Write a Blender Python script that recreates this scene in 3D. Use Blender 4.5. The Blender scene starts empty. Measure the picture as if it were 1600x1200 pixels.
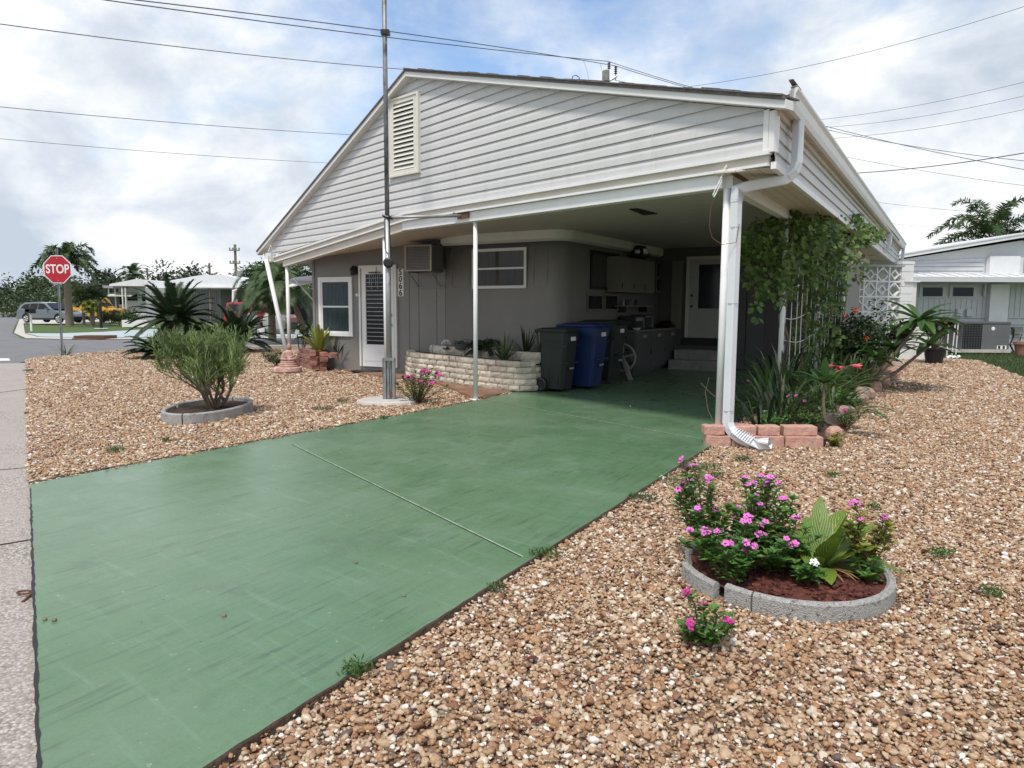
import bpy, math, random
import numpy as np
from mathutils import Vector, Matrix
random.seed(7); rng=np.random.default_rng(7)
S=bpy.context.scene
# ------------------------------------------------------------------ camera
FPX=1110.0; EYE=1.4
PITCH=math.atan(120/1110.0); ROLL=0.005
_f=Vector((0,math.cos(PITCH),-math.sin(PITCH))); _r=Vector((1,0,0)); _u=_r.cross(_f)
CR=_r*math.cos(ROLL)+_u*math.sin(ROLL); CU=_u*math.cos(ROLL)-_r*math.sin(ROLL)
cd=bpy.data.cameras.new('camera'); cam=bpy.data.objects.new('camera',cd); S.collection.objects.link(cam)
cd.sensor_width=36; cd.lens=FPX/1600*36; cd.clip_start=.05; cd.clip_end=3000
M=Matrix((( CR.x,CU.x,-_f.x,0),(CR.y,CU.y,-_f.y,0),(CR.z,CU.z,-_f.z,EYE),(0,0,0,1))); cam.matrix_world=M
S.camera=cam
def _ray(u,v): return CR*((u-800)/FPX)+CU*((600-v)/FPX)+_f
def G(u,v,z=0.):                      # a point of the ground (or of a level z)
    d=_ray(u,v); t=(z-EYE)/d.z; return Vector((d.x*t,d.y*t,z))
def W(u,v,y):                         # a point at distance y in front of the eye
    d=_ray(u,v); t=y/d.y; return Vector((d.x*t,y,EYE+d.z*t))
# ------------------------------------------------------------------ sky, sun, exposure
SUN_EL=math.radians(62); SUN_AZ=math.radians(-158)      # azimuth from +Y, clockwise
wd=bpy.data.worlds.new('World'); S.world=wd; wd.use_nodes=True
nt=wd.node_tree; nt.nodes.clear(); N=nt.nodes.new; L=nt.links.new
out=N('ShaderNodeOutputWorld'); bg=N('ShaderNodeBackground'); L(bg.outputs[0],out.inputs[0]); bg.inputs[1].default_value=.12
sky=N('ShaderNodeTexSky'); sky.sky_type='NISHITA'; sky.sun_disc=False; sky.sun_elevation=SUN_EL; sky.sun_rotation=SUN_AZ
sky.air_density=1.0; sky.dust_density=.6; sky.ozone_density=2.0
tc=N('ShaderNodeTexCoord'); sep=N('ShaderNodeSeparateXYZ'); L(tc.outputs['Generated'],sep.inputs[0])
def math_(op,a,b=None,c=None):
    n=N('ShaderNodeMath'); n.operation=op
    for i,x in enumerate((a,b,c)):
        if x is None: continue
        if isinstance(x,(int,float)): n.inputs[i].default_value=x
        else: L(x,n.inputs[i])
    return n.outputs[0]
zc=math_('MAXIMUM',sep.outputs[2],0.0); zd=math_('ADD',zc,.16)
px=math_('DIVIDE',sep.outputs[0],zd); py=math_('DIVIDE',sep.outputs[1],zd)
cmb=N('ShaderNodeCombineXYZ'); L(px,cmb.inputs[0]); L(py,cmb.inputs[1])
def noise(vec,scale,detail,rough,off=(0,0,0),sc=(1,1,1),dist=0):
    mp=N('ShaderNodeMapping'); mp.inputs['Location'].default_value=off; mp.inputs['Scale'].default_value=sc; L(vec,mp.inputs[0])
    n=N('ShaderNodeTexNoise'); n.inputs['Scale'].default_value=scale; n.inputs['Detail'].default_value=detail; n.inputs['Roughness'].default_value=rough; n.inputs['Distortion'].default_value=dist
    L(mp.outputs[0],n.inputs['Vector']); return n.outputs['Fac']
def ramp(fac,stops,interp='LINEAR'):
    r=N('ShaderNodeValToRGB'); r.color_ramp.interpolation=interp; e=r.color_ramp.elements
    while len(e)<len(stops): e.new(.5)
    for i,(p,c) in enumerate(stops): e[i].position=p; e[i].color=(c,c,c,1) if isinstance(c,(int,float)) else (*c,1)
    L(fac,r.inputs[0]); return r
n1=noise(tc.outputs['Generated'],2.3,10,.56,(3.1,1.7,.3),sc=(1,1,1.9),dist=.25)
n2=noise(tc.outputs['Generated'],7.0,8,.60,(9.1,4.7,.8),sc=(1,1,1.9),dist=.2)
mixn=math_('ADD',math_('MULTIPLY',n1,.70),math_('MULTIPLY',n2,.30))
# more cloud low down, and a clearer patch overhead in front
low=math_('SUBTRACT',1.0,math_('MULTIPLY',sep.outputs[2],1.9))
low=math_('MAXIMUM',low,0.0)
sx=math_('SUBTRACT',sep.outputs[0],.02); sx=math_('MULTIPLY',math_('MULTIPLY',sx,sx),1.3)
bd=_ray(760,20).normalized(); dp=N('ShaderNodeVectorMath'); dp.operation='DOT_PRODUCT'; L(tc.outputs['Generated'],dp.inputs[0]); dp.inputs[1].default_value=tuple(bd)
gap=N('ShaderNodeMapRange'); gap.interpolation_type='SMOOTHSTEP'; gap.inputs[1].default_value=.90; gap.inputs[2].default_value=1.0; gap.inputs[3].default_value=0; gap.inputs[4].default_value=.13; L(dp.outputs['Value'],gap.inputs[0])
cov=math_('SUBTRACT',math_('ADD',mixn,math_('ADD',math_('MULTIPLY',low,.24),math_('MINIMUM',sx,.12))),gap.outputs[0])
mask=ramp(cov,[(.47,0.),(.56,.45),(.66,1.)])
n3=noise(tc.outputs['Generated'],5.5,8,.58,(1.3,.4,.2),sc=(1,1,1.7),dist=.25)
n4=noise(tc.outputs['Generated'],2.0,4,.5,(5.3,2.4,.7),sc=(1,1,1.6))
sh=math_('ADD',math_('MULTIPLY',n3,.6),math_('MULTIPLY',n4,.4))
shade=ramp(sh,[(.39,(4.5,5.1,5.9)),(.47,(5.8,6.3,6.9)),(.53,(7.1,7.4,7.7)),(.57,(8.2,8.3,8.4))])
mx=N('ShaderNodeMixRGB'); L(mask.outputs[0],mx.inputs[0])
skm=N('ShaderNodeMixRGB'); skm.blend_type='MULTIPLY'; skm.inputs[0].default_value=1; L(sky.outputs[0],skm.inputs[1]); skm.inputs[2].default_value=(1.6,1.6,1.6,1)
L(skm.outputs[0],mx.inputs[1]); L(shade.outputs[0],mx.inputs[2]); L(mx.outputs[0],bg.inputs[0])
sl=bpy.data.lights.new('sun','SUN'); sun=bpy.data.objects.new('sun',sl); S.collection.objects.link(sun)
sl.energy=3.0; sl.angle=math.radians(8); sl.color=(1,.94,.85)
sd=Vector((math.sin(SUN_AZ)*math.cos(SUN_EL),math.cos(SUN_AZ)*math.cos(SUN_EL),math.sin(SUN_EL)))
sun.rotation_euler=sd.to_track_quat('Z','Y').to_euler()
S.view_settings.view_transform='Standard'; S.view_settings.look='None'; S.view_settings.exposure=0.12; S.view_settings.gamma=1
# ------------------------------------------------------------------ materials
def new_mat(name):
    m=bpy.data.materials.new(name); m.use_nodes=True; return m
def mat(name,col,rough=.6,metal=0.,var=.12,vscale=3.,bump=0.,bscale=40.,spec=.5,dirt=None,dscale=1.2,dth=(.55,.75),stretch=(1,1,1),coat=0.,island=0.):
    m=new_mat(name); t=m.node_tree; b=t.nodes['Principled BSDF']; n=t.nodes.new; l=t.links.new
    b.inputs['Roughness'].default_value=rough; b.inputs['Metallic'].default_value=metal; b.inputs['Specular IOR Level'].default_value=spec
    if coat: b.inputs['Coat Weight'].default_value=coat
    co=n('ShaderNodeTexCoord'); mp=n('ShaderNodeMapping'); mp.inputs['Scale'].default_value=stretch; l(co.outputs['Object'],mp.inputs[0])
    ns=n('ShaderNodeTexNoise'); ns.inputs['Scale'].default_value=vscale; ns.inputs['Detail'].default_value=6; ns.inputs['Roughness'].default_value=.65; l(mp.outputs[0],ns.inputs['Vector'])
    mr=n('ShaderNodeMapRange'); mr.inputs[1].default_value=.3; mr.inputs[2].default_value=.7; mr.inputs[3].default_value=1-var; mr.inputs[4].default_value=1+var; l(ns.outputs['Fac'],mr.inputs[0])
    mu=n('ShaderNodeMixRGB'); mu.blend_type='MULTIPLY'; mu.inputs[0].default_value=1; mu.inputs[1].default_value=(*col,1); l(mr.outputs[0],mu.inputs[2])
    cur=mu.outputs[0]
    if island:
        g=n('ShaderNodeNewGeometry'); m2=n('ShaderNodeMapRange'); m2.inputs[3].default_value=1-island; m2.inputs[4].default_value=1+island; l(g.outputs['Random Per Island'],m2.inputs[0])
        k=n('ShaderNodeMixRGB'); k.blend_type='MULTIPLY'; k.inputs[0].default_value=1; l(cur,k.inputs[1]); l(m2.outputs[0],k.inputs[2]); cur=k.outputs[0]
    if dirt:
        d=n('ShaderNodeTexNoise'); d.inputs['Scale'].default_value=dscale; d.inputs['Detail'].default_value=9; d.inputs['Roughness'].default_value=.7; l(mp.outputs[0],d.inputs['Vector'])
        r=n('ShaderNodeMapRange'); r.inputs[1].default_value=dth[0]; r.inputs[2].default_value=dth[1]; l(d.outputs['Fac'],r.inputs[0])
        k=n('ShaderNodeMixRGB'); l(r.outputs[0],k.inputs[0]); l(cur,k.inputs[1]); k.inputs[2].default_value=(*dirt,1); cur=k.outputs[0]
    l(cur,b.inputs['Base Color'])
    if bump:
        bn=n('ShaderNodeTexNoise'); bn.inputs['Scale'].default_value=bscale; bn.inputs['Detail'].default_value=5; l(mp.outputs[0],bn.inputs['Vector'])
        bp=n('ShaderNodeBump'); bp.inputs['Strength'].default_value=bump; bp.inputs['Distance'].default_value=.02; l(bn.outputs['Fac'],bp.inputs['Height']); l(bp.outputs[0],b.inputs['Normal'])
    return m
def leafmat(name,c1,c2,rough=.45,trans=.3,stripe=None,dead=None):
    m=new_mat(name); t=m.node_tree; b=t.nodes['Principled BSDF']; n=t.nodes.new; l=t.links.new
    g=n('ShaderNodeNewGeometry'); r=n('ShaderNodeValToRGB'); e=r.color_ramp.elements
    e[0].color=(*c1,1); e[1].color=(*c2,1)
    if dead:
        x=e.new(.95); x.color=(*c2,1); e[2].position=1.; e[2].color=(*dead,1); e[1].position=.93
    l(g.outputs['Random Per Island'],r.inputs[0]); cur=r.outputs[0]
    if stripe:
        uv=n('ShaderNodeUVMap'); sp=n('ShaderNodeSeparateXYZ'); l(uv.outputs[0],sp.inputs[0])
        ad=n('ShaderNodeMath'); ad.operation='MULTIPLY_ADD'; ab=n('ShaderNodeMath'); ab.operation='SUBTRACT'; l(sp.outputs[0],ab.inputs[0]); ab.inputs[1].default_value=.5
        a2=n('ShaderNodeMath'); a2.operation='ABSOLUTE'; l(ab.outputs[0],a2.inputs[0])
        l(a2.outputs[0],ad.inputs[0]); ad.inputs[1].default_value=-1.1; l(sp.outputs[1],ad.inputs[2])
        sn=n('ShaderNodeMath'); sn.operation='MULTIPLY'; l(ad.outputs[0],sn.inputs[0]); sn.inputs[1].default_value=46.
        s2=n('ShaderNodeMath'); s2.operation='SINE'; l(sn.outputs[0],s2.inputs[0])
        mr=n('ShaderNodeMapRange'); mr.inputs[1].default_value=.62; mr.inputs[2].default_value=.92; l(s2.outputs[0],mr.inputs[0])
        k=n('ShaderNodeMixRGB'); l(mr.outputs[0],k.inputs[0]); l(cur,k.inputs[1]); k.inputs[2].default_value=(*stripe,1); cur=k.outputs[0]
    l(cur,b.inputs['Base Color']); b.inputs['Roughness'].default_value=rough
    tr=n('ShaderNodeBsdfTranslucent'); l(cur,tr.inputs[0]); ms=n('ShaderNodeMixShader'); ms.inputs[0].default_value=trans
    o=t.nodes['Material Output']; l(b.outputs[0],ms.inputs[1]); l(tr.outputs[0],ms.inputs[2]); l(ms.outputs[0],o.inputs[0])
    return m
def glassmat(name,tint=(.02,.025,.03),rough=.05):
    m=new_mat(name); b=m.node_tree.nodes['Principled BSDF']; b.inputs['Base Color'].default_value=(*tint,1); b.inputs['Roughness'].default_value=rough; b.inputs['Alpha'].default_value=.30
    return m
MT={}
MT['siding']=mat('vinyl_siding',(.575,.572,.566),.45,var=.05,vscale=1.5,dirt=(.40,.385,.35),dscale=2.2,dth=(.56,.95),island=.03,stretch=(2.2,2.2,.35))
MT['siding_side']=MT['siding']
MT['trim']=mat('white_trim_paint',(.74,.74,.72),.4,var=.05,dirt=(.42,.38,.31),dscale=4,dth=(.66,.86))
MT['white']=mat('white_paint',(.78,.78,.77),.35,var=.05,dirt=(.50,.46,.4),dscale=6,dth=(.66,.84))
MT['postpaint']=mat('chipped_white_paint',(.78,.79,.78),.35,var=.05,dirt=(.25,.17,.11),dscale=22,dth=(.68,.74))
MT['soffit']=mat('cream_soffit',(.60,.55,.48),.55,var=.06,stretch=(1,1,1))
MT['ceiling']=mat('painted_ceiling',(.50,.485,.45),.6,var=.08,vscale=6,bump=.2,bscale=60)
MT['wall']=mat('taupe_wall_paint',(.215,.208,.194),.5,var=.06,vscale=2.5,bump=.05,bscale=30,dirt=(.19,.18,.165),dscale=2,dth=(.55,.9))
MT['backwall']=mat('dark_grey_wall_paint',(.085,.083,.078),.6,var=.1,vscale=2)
MT['seam']=mat('seam_shadow_grey',(.10,.095,.088),.7)
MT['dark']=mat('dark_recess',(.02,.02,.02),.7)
MT['shingle']=mat('grey_shingles',(.13,.12,.115),.9,var=.3,vscale=12,bump=.4,bscale=60)
MT['conc']=mat('grey_concrete',(.34,.335,.32),.85,var=.2,vscale=5,bump=.5,bscale=80,dirt=(.12,.115,.1),dscale=7,dth=(.55,.75))
MT['galv']=mat('galvanised_steel',(.33,.34,.35),.42,.7,var=.3,vscale=14,dirt=(.13,.12,.11),dscale=9,dth=(.52,.66),stretch=(1,1,.35))
MT['galv2']=mat('galvanised_dull',(.40,.41,.42),.5,.55,var=.15,vscale=9)
MT['rust']=mat('rusty_steel',(.13,.06,.03),.85,var=.4,vscale=20)
MT['black']=mat('black_plastic',(.012,.012,.013),.45)
MT['glass']=glassmat('window_glass')
MT['darkglass']=mat('dark_glass',(.010,.012,.015),.12,var=.1,spec=.35)
MT['curtain']=mat('teal_curtain',(.11,.17,.185),.9,var=.35,vscale=6,stretch=(6,6,.3))
MT['curtain2']=mat('grey_curtain',(.24,.225,.20),.9,var=.35,vscale=6,stretch=(6,6,.3))
MT['binblack']=mat('dark_green_bin_plastic',(.012,.018,.016),.6,var=.15,vscale=4)
MT['binblue']=mat('blue_bin_plastic',(.006,.022,.11),.5,var=.1)
MT['pinkbrick']=mat('pink_brick',(.47,.27,.215),.85,var=.22,vscale=14,bump=.5,bscale=90,dirt=(.30,.22,.19),dscale=6,dth=(.55,.75),island=.12)
MT['redbrick']=mat('red_brick',(.30,.145,.11),.9,var=.25,vscale=12,bump=.6,bscale=70,dirt=(.42,.33,.28),dscale=5,dth=(.55,.75),island=.25)
MT['cream']=mat('cream_split_stone',(.62,.56,.46),.9,var=.22,vscale=9,bump=1.,bscale=55,dirt=(.42,.36,.27),dscale=5,dth=(.5,.8),island=.22)
MT['porch']=mat('red_brown_porch_paint',(.24,.125,.08),.55,var=.25,vscale=3,dirt=(.33,.24,.17),dscale=2.5,dth=(.5,.75))
MT['soil']=mat('garden_soil',(.055,.032,.020),.95,var=.5,vscale=25,bump=1,bscale=60)
MT['mulch']=mat('dark_red_mulch',(.11,.030,.020),.95,var=.6,vscale=40,bump=1,bscale=70,island=.5)
MT['bark']=mat('grey_bark',(.20,.16,.12),.9,var=.3,vscale=12,bump=.8,bscale=40)
MT['bark2']=mat('tan_stem',(.16,.125,.09),.85,var=.3,vscale=14,bump=.5,bscale=50)
MT['stem']=mat('green_stem',(.07,.12,.035),.6,var=.2)
MT['redstem']=mat('red_stem',(.13,.05,.035),.6,var=.2)
MT['pinkpot']=mat('pink_cast_stone',(.46,.27,.22),.8,var=.25,vscale=10,bump=.5,bscale=50,dirt=(.68,.55,.48),dscale=6,dth=(.5,.7))
MT['greymetal']=mat('grey_enamel',(.12,.123,.13),.5,var=.1)
MT['cabinet']=mat('grey_painted_wood',(.085,.09,.09),.5,var=.08)
MT['cabdoor']=mat('cream_cabinet',(.17,.155,.125),.5,var=.08)
MT['green']=leafmat('green_leaf',(.035,.09,.020),(.10,.19,.035),dead=(.22,.16,.05))
MT['vinca']=leafmat('periwinkle_leaf',(.055,.15,.030),(.13,.27,.055),dead=(.30,.28,.05))
MT['dgreen']=leafmat('dark_leaf',(.010,.026,.010),(.030,.060,.018))
MT['vine']=leafmat('vine_leaf',(.045,.095,.018),(.16,.25,.045),trans=.35)
MT['sago']=leafmat('sago_leaflet',(.012,.032,.010),(.034,.068,.018),rough=.55,trans=.12)
MT['olive']=leafmat('olive_leaf',(.05,.085,.03),(.11,.15,.055))
MT['dry']=leafmat('dry_leaf',(.22,.12,.045),(.36,.24,.12),trans=.2)
MT['grassy']=leafmat('grey_green_blade',(.055,.095,.038),(.14,.19,.085),trans=.15,dead=(.30,.24,.14))
MT['pencil']=mat('pencil_stem_green',(.14,.205,.065),.6,var=.25,vscale=5,island=.3)
MT['palm']=leafmat('palm_leaf',(.025,.055,.016),(.07,.12,.03),rough=.55,trans=.2)
MT['tree']=leafmat('tree_leaf',(.015,.032,.012),(.042,.072,.022),trans=.2)
MT['treelight']=leafmat('light_tree_leaf',(.035,.06,.02),(.085,.125,.04),trans=.25)
MT['ginger']=leafmat('variegated_leaf',(.055,.14,.018),(.12,.22,.028),stripe=(.40,.42,.07),trans=.25)
MT['croton']=leafmat('red_green_leaf',(.03,.05,.015),(.10,.05,.02))
MT['plumeria']=leafmat('broad_leaf',(.03,.085,.020),(.085,.17,.04),rough=.4)
MT['yellowleaf']=leafmat('yellow_green_leaf',(.12,.17,.03),(.30,.30,.04),trans=.3)
MT['magenta']=mat('magenta_petal',(.62,.13,.47),.6,var=.15,island=.25)
MT['purple']=mat('magenta_pink_petal',(.42,.03,.20),.6,var=.15,island=.25)
MT['whitepetal']=mat('white_petal',(.8,.8,.8),.6)
MT['lily']=mat('pink_lily_petal',(.62,.08,.13),.5,island=.3)
MT['orange']=mat('orange_petal',(.6,.12,.03),.5)
MT['eye']=mat('flower_eye',(.25,.01,.12),.6)
MT['red']=mat('red_sign_face',(.42,.012,.025),.4,var=.04)
MT['lawn']=None
# ------------------------------------------------------------------ mesh building
C=S.collection
WM={}
class MB:
    def __init__(s): s.v=[]; s.f=[]; s.uv=[]; s.T=None
    def add(s,vs,fs,uvs=None):
        o=len(s.v)
        if s.T is not None: vs=[s.T@Vector(p) for p in vs]
        s.v.extend([tuple(p) for p in vs]); s.f.extend([tuple(i+o for i in f) for f in fs])
        s.uv.extend(uvs if uvs is not None else [(0.,0.)]*len(vs)); return s
    def box(s,lo,hi,M=None):
        x0,y0,z0=lo; x1,y1,z1=hi
        vs=[Vector(p) for p in((x0,y0,z0),(x1,y0,z0),(x1,y1,z0),(x0,y1,z0),(x0,y0,z1),(x1,y0,z1),(x1,y1,z1),(x0,y1,z1))]
        if M is not None: vs=[M@p for p in vs]
        return s.add(vs,[(3,2,1,0),(4,5,6,7),(0,1,5,4),(1,2,6,5),(2,3,7,6),(3,0,4,7)])
    def prism(s,poly,vec):            # planar polygon pushed along vec
        n=len(poly); vec=Vector(vec); a=[Vector(p) for p in poly]; b=[p+vec for p in a]
        nr=Vector((0,0,0))
        for i in range(n): nr+=a[i].cross(a[(i+1)%n])
        if nr.dot(vec)>0: a,b=a[::-1],b[::-1]
        fs=[tuple(range(n)),tuple(range(2*n-1,n-1,-1))]+[((i+1)%n,i,n+i,n+(i+1)%n) for i in range(n)]
        return s.add(a+b,fs)
    def poly(s,pts): return s.add([Vector(p) for p in pts],[tuple(range(len(pts)))])
    def tube(s,path,r,n=8,cap=True,rx=None):
        path=[Vector(p) for p in path]; m=len(path)
        rs=[r]*m if isinstance(r,(int,float)) else list(r)
        vs=[];fs=[]; up=None
        for i,p in enumerate(path):
            d=(path[min(i+1,m-1)]-path[max(i-1,0)])
            d=d.normalized() if d.length>1e-9 else Vector((0,0,1))
            if up is None:
                up=Vector((0,0,1)) if abs(d.z)<.9 else Vector((0,1,0))
            x=up.cross(d).normalized(); y=d.cross(x).normalized(); up=y
            for k in range(n):
                a=2*math.pi*k/n+(math.pi/4 if n==4 else 0)
                vs.append(p+x*(math.cos(a)*rs[i]*(rx or 1))+y*(math.sin(a)*rs[i]))
        for i in range(m-1):
            for k in range(n): fs.append((i*n+k,i*n+(k+1)%n,(i+1)*n+(k+1)%n,(i+1)*n+k))
        if cap: fs+=[tuple(range(n-1,-1,-1)),tuple((m-1)*n+k for k in range(n))]
        return s.add(vs,fs)
    def lathe(s,prof,c=(0,0,0),n=24,a0=0,a1=2*math.pi,sx=1,sy=1,M=None):
        full=abs(a1-a0-2*math.pi)<1e-6; cols=n if full else n+1; vs=[];fs=[]
        c=Vector(c)
        for j in range(cols):
            a=a0+(a1-a0)*j/n
            for (r,z) in prof:
                p=Vector((math.cos(a)*r*sx,math.sin(a)*r*sy,z)); p=(M@p if M is not None else p)+c; vs.append(p)
        m=len(prof)
        for j in range(n):
            k=(j+1)%cols
            for i in range(m-1): fs.append((j*m+i,k*m+i,k*m+i+1,j*m+i+1))
        return s.add(vs,fs)
    def blade(s,p,d,L,w,droop=.5,n=4,prof=None,fold=.15,side=None,bow=0.):
        # arching leaf starting at p towards d; droop bends it down
        p=Vector(p); d=Vector(d).normalized(); g=Vector((0,0,-1))
        if side is None:
            side=d.cross(Vector((0,0,1)))
            side=side.normalized() if side.length>1e-3 else Vector((1,0,0))
        vs=[];uv=[];fs=[]; q=p.copy()
        for i in range(n+1):
            t=i/n
            wd_=(prof(t) if prof else math.sin(math.pi*min(1,max(.0,.08+.9*t)))**.7)*w*.5
            dd=(d+g*droop*t*t*1.5).normalized(); nr=side.cross(dd).normalized()
            vs+=[q-side*wd_+nr*(fold*wd_),q,q+side*wd_+nr*(fold*wd_)]; uv+=[(0,t),(.5,t),(1,t)]
            q=q+dd*(L/n)
            if i<n: b=i*3; fs+=[(b,b+1,b+4,b+3),(b+1,b+2,b+5,b+4)]
        return s.add(vs,fs,uv)
    def leaf(s,p,d,L,w,nrm=None,fold=.2):     # small diamond leaf
        p=Vector(p); d=Vector(d).normalized()
        sd=d.cross(nrm if nrm is not None else Vector((random.uniform(-1,1),random.uniform(-1,1),1.2)))
        sd=sd.normalized() if sd.length>1e-3 else Vector((1,0,0)); up=sd.cross(d)
        m=p+d*L*.5
        return s.add([p,m+sd*w*.5+up*fold*w,p+d*L,m-sd*w*.5+up*fold*w],[(0,1,2),(0,2,3)],[(.5,0),(1,.5),(.5,1),(0,.5)])
    def build(s,name,m,parent=None,smooth=False,local=False,bevel=0.):
        me=bpy.data.meshes.new(name)
        vs=s.v
        if parent is not None and not local:
            inv=WM[parent.name].inverted(); vs=[inv@Vector(p) for p in vs]
        me.from_pydata([tuple(p) for p in vs],[],s.f)
        ms=m if isinstance(m,(list,tuple)) else [m]
        for x in ms: me.materials.append(MT[x] if isinstance(x,str) else x)
        if any(u!=(0.,0.) for u in s.uv[:6]):
            ul=me.uv_layers.new(name='UVMap'); idx=np.empty(len(me.loops),dtype=np.int32); me.loops.foreach_get('vertex_index',idx)
            ul.data.foreach_set('uv',np.array(s.uv,dtype=np.float32)[idx].ravel())
        if smooth: me.polygons.foreach_set('use_smooth',[True]*len(me.polygons))
        me.validate(); me.update()
        o=bpy.data.objects.new(name,me); C.objects.link(o)
        if parent is not None: o.parent=parent; WM[o.name]=WM[parent.name]
        else: WM[o.name]=Matrix.Identity(4)
        if bevel:
            bv=o.modifiers.new('bevel','BEVEL'); bv.width=bevel; bv.segments=2; bv.limit_method='ANGLE'
        return o
def rebase(o,loc):                    # put a top-level mesh's origin at its base
    loc=Vector(loc); o.data.transform(Matrix.Translation(-loc)); o.location=loc; WM[o.name]=Matrix.Translation(loc); return o
def tag(o,label,cat,group=None):
    o['label']=label; o['category']=cat
    if group: o['group']=group
    return o
def thing(name,label,cat,loc=(0,0,0),rz=0.,group=None):
    o=bpy.data.objects.new(name,None); C.objects.link(o); o.location=loc; o.rotation_euler=(0,0,rz); o.empty_display_size=.2
    WM[o.name]=Matrix.Translation(Vector(loc))@Matrix.Rotation(rz,4,'Z'); return tag(o,label,cat,group)
def struct(o,kind='structure'): o['kind']=kind; return o
def dup(root,loc,rz,label=None,scale=1.):
    r=root.copy(); C.objects.link(r); r.location=loc; r.rotation_euler=(0,0,rz); r.scale=(scale,)*3
    if label: r['label']=label
    for ch in [o for o in C.objects if o.parent==root]:
        c=ch.copy(); C.objects.link(c); c.parent=r
        for g in [o for o in C.objects if o.parent==ch]:
            d=g.copy(); C.objects.link(d); d.parent=c
    return r
def frame(p,az):                      # local x along azimuth az (deg from +Y clockwise), y to its left, z up
    a=math.radians(az); x=Vector((math.sin(a),math.cos(a),0)); y=Vector((-x.y,x.x,0)); p=Vector(p)
    return Matrix(((x.x,y.x,0,p.x),(x.y,y.y,0,p.y),(0,0,1,p.z),(0,0,0,1)))
def text_mesh(s,txt,size,M,ext=.002,align='CENTER'):
    cu=bpy.data.curves.new('t','FONT'); cu.body=txt; cu.size=size; cu.align_x=align; cu.align_y='CENTER'; cu.extrude=ext; cu.offset=size*.018
    o=bpy.data.objects.new('t',cu); me=bpy.data.meshes.new_from_object(o)
    s.add([M@v.co for v in me.vertices],[tuple(p.vertices) for p in me.polygons])
    bpy.data.objects.remove(o); bpy.data.curves.remove(cu); bpy.data.meshes.remove(me)
def R(d): return math.radians(d)
def U(a,b): return random.uniform(a,b)
# ------------------------------------------------------------------ ground
def sheet(name,pts,m,z=0.,thick=0.):
    b=MB(); P=[Vector((p.x,p.y,z)) for p in pts]
    if thick: b.prism([p-Vector((0,0,thick)) for p in P],(0,0,thick))
    else:
        a=sum(P[i].x*P[(i+1)%len(P)].y-P[(i+1)%len(P)].x*P[i].y for i in range(len(P)))
        b.poly(P if a>0 else P[::-1])
    return b.build(name,m)
def gravel_mat(name,scale=36.):
    m=new_mat(name); t=m.node_tree; b=t.nodes['Principled BSDF']; n=t.nodes.new; l=t.links.new; b.inputs['Roughness'].default_value=.8
    co=n('ShaderNodeTexCoord'); v=n('ShaderNodeTexVoronoi'); v.inputs['Scale'].default_value=scale; l(co.outputs['Object'],v.inputs['Vector'])
    sp=n('ShaderNodeSeparateColor'); l(v.outputs['Color'],sp.inputs[0])
    r=n('ShaderNodeValToRGB'); pebble_ramp(r); l(sp.outputs[0],r.inputs[0])
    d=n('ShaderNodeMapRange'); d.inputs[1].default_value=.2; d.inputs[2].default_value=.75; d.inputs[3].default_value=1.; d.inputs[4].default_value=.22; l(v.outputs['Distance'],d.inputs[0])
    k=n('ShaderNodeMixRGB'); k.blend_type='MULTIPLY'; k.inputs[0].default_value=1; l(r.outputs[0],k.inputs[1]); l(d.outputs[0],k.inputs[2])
    nz=n('ShaderNodeTexNoise'); nz.inputs['Scale'].default_value=.7; nz.inputs['Detail'].default_value=6; l(co.outputs['Object'],nz.inputs['Vector'])
    mr=n('ShaderNodeMapRange'); mr.inputs[1].default_value=.3; mr.inputs[2].default_value=.7; mr.inputs[3].default_value=.85; mr.inputs[4].default_value=1.1; l(nz.outputs[0],mr.inputs[0])
    k2=n('ShaderNodeMixRGB'); k2.blend_type='MULTIPLY'; k2.inputs[0].default_value=1; l(k.outputs[0],k2.inputs[1]); l(mr.outputs[0],k2.inputs[2])
    l(k2.outputs[0],b.inputs['Base Color'])
    bp=n('ShaderNodeBump'); bp.invert=True; bp.inputs['Strength'].default_value=.8; bp.inputs['Distance'].default_value=.015; l(v.outputs['Distance'],bp.inputs['Height']); l(bp.outputs[0],b.inputs['Normal'])
    return m
PEB=[(.0,(0.376,0.213,0.109)),(.10,(0.485,0.354,0.238)),(.19,(0.233,0.118,0.063)),(.27,(0.600,0.499,0.387)),(.34,(0.409,0.263,0.156)),(.44,(0.322,0.180,0.099)),(.53,(0.660,0.586,0.495)),(.60,(0.443,0.309,0.190)),(.68,(0.140,0.072,0.045)),(.73,(0.486,0.347,0.221)),(.81,(0.365,0.221,0.130)),(.88,(0.509,0.396,0.284)),(.94,(0.123,0.090,0.072)),(.96,(0.414,0.204,0.086)),(.975,(0.780,0.730,0.657))]
def pebble_ramp(r):
    r.color_ramp.interpolation='CONSTANT'; e=r.color_ramp.elements
    while len(e)<len(PEB): e.new(.5)
    for i,(p,c) in enumerate(PEB): e[i].position=p; e[i].color=(*c,1)
MT['gravelsheet']=gravel_mat('gravel_ground')
def asphalt_mat(name,c=(.17,.17,.175)):
    return mat(name,c,.9,var=.18,vscale=1.2,bump=.5,bscale=180,dirt=(c[0]*1.3,c[1]*1.3,c[2]*1.3),dscale=60,dth=(.5,.7))
MT['asphalt']=asphalt_mat('asphalt')
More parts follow.
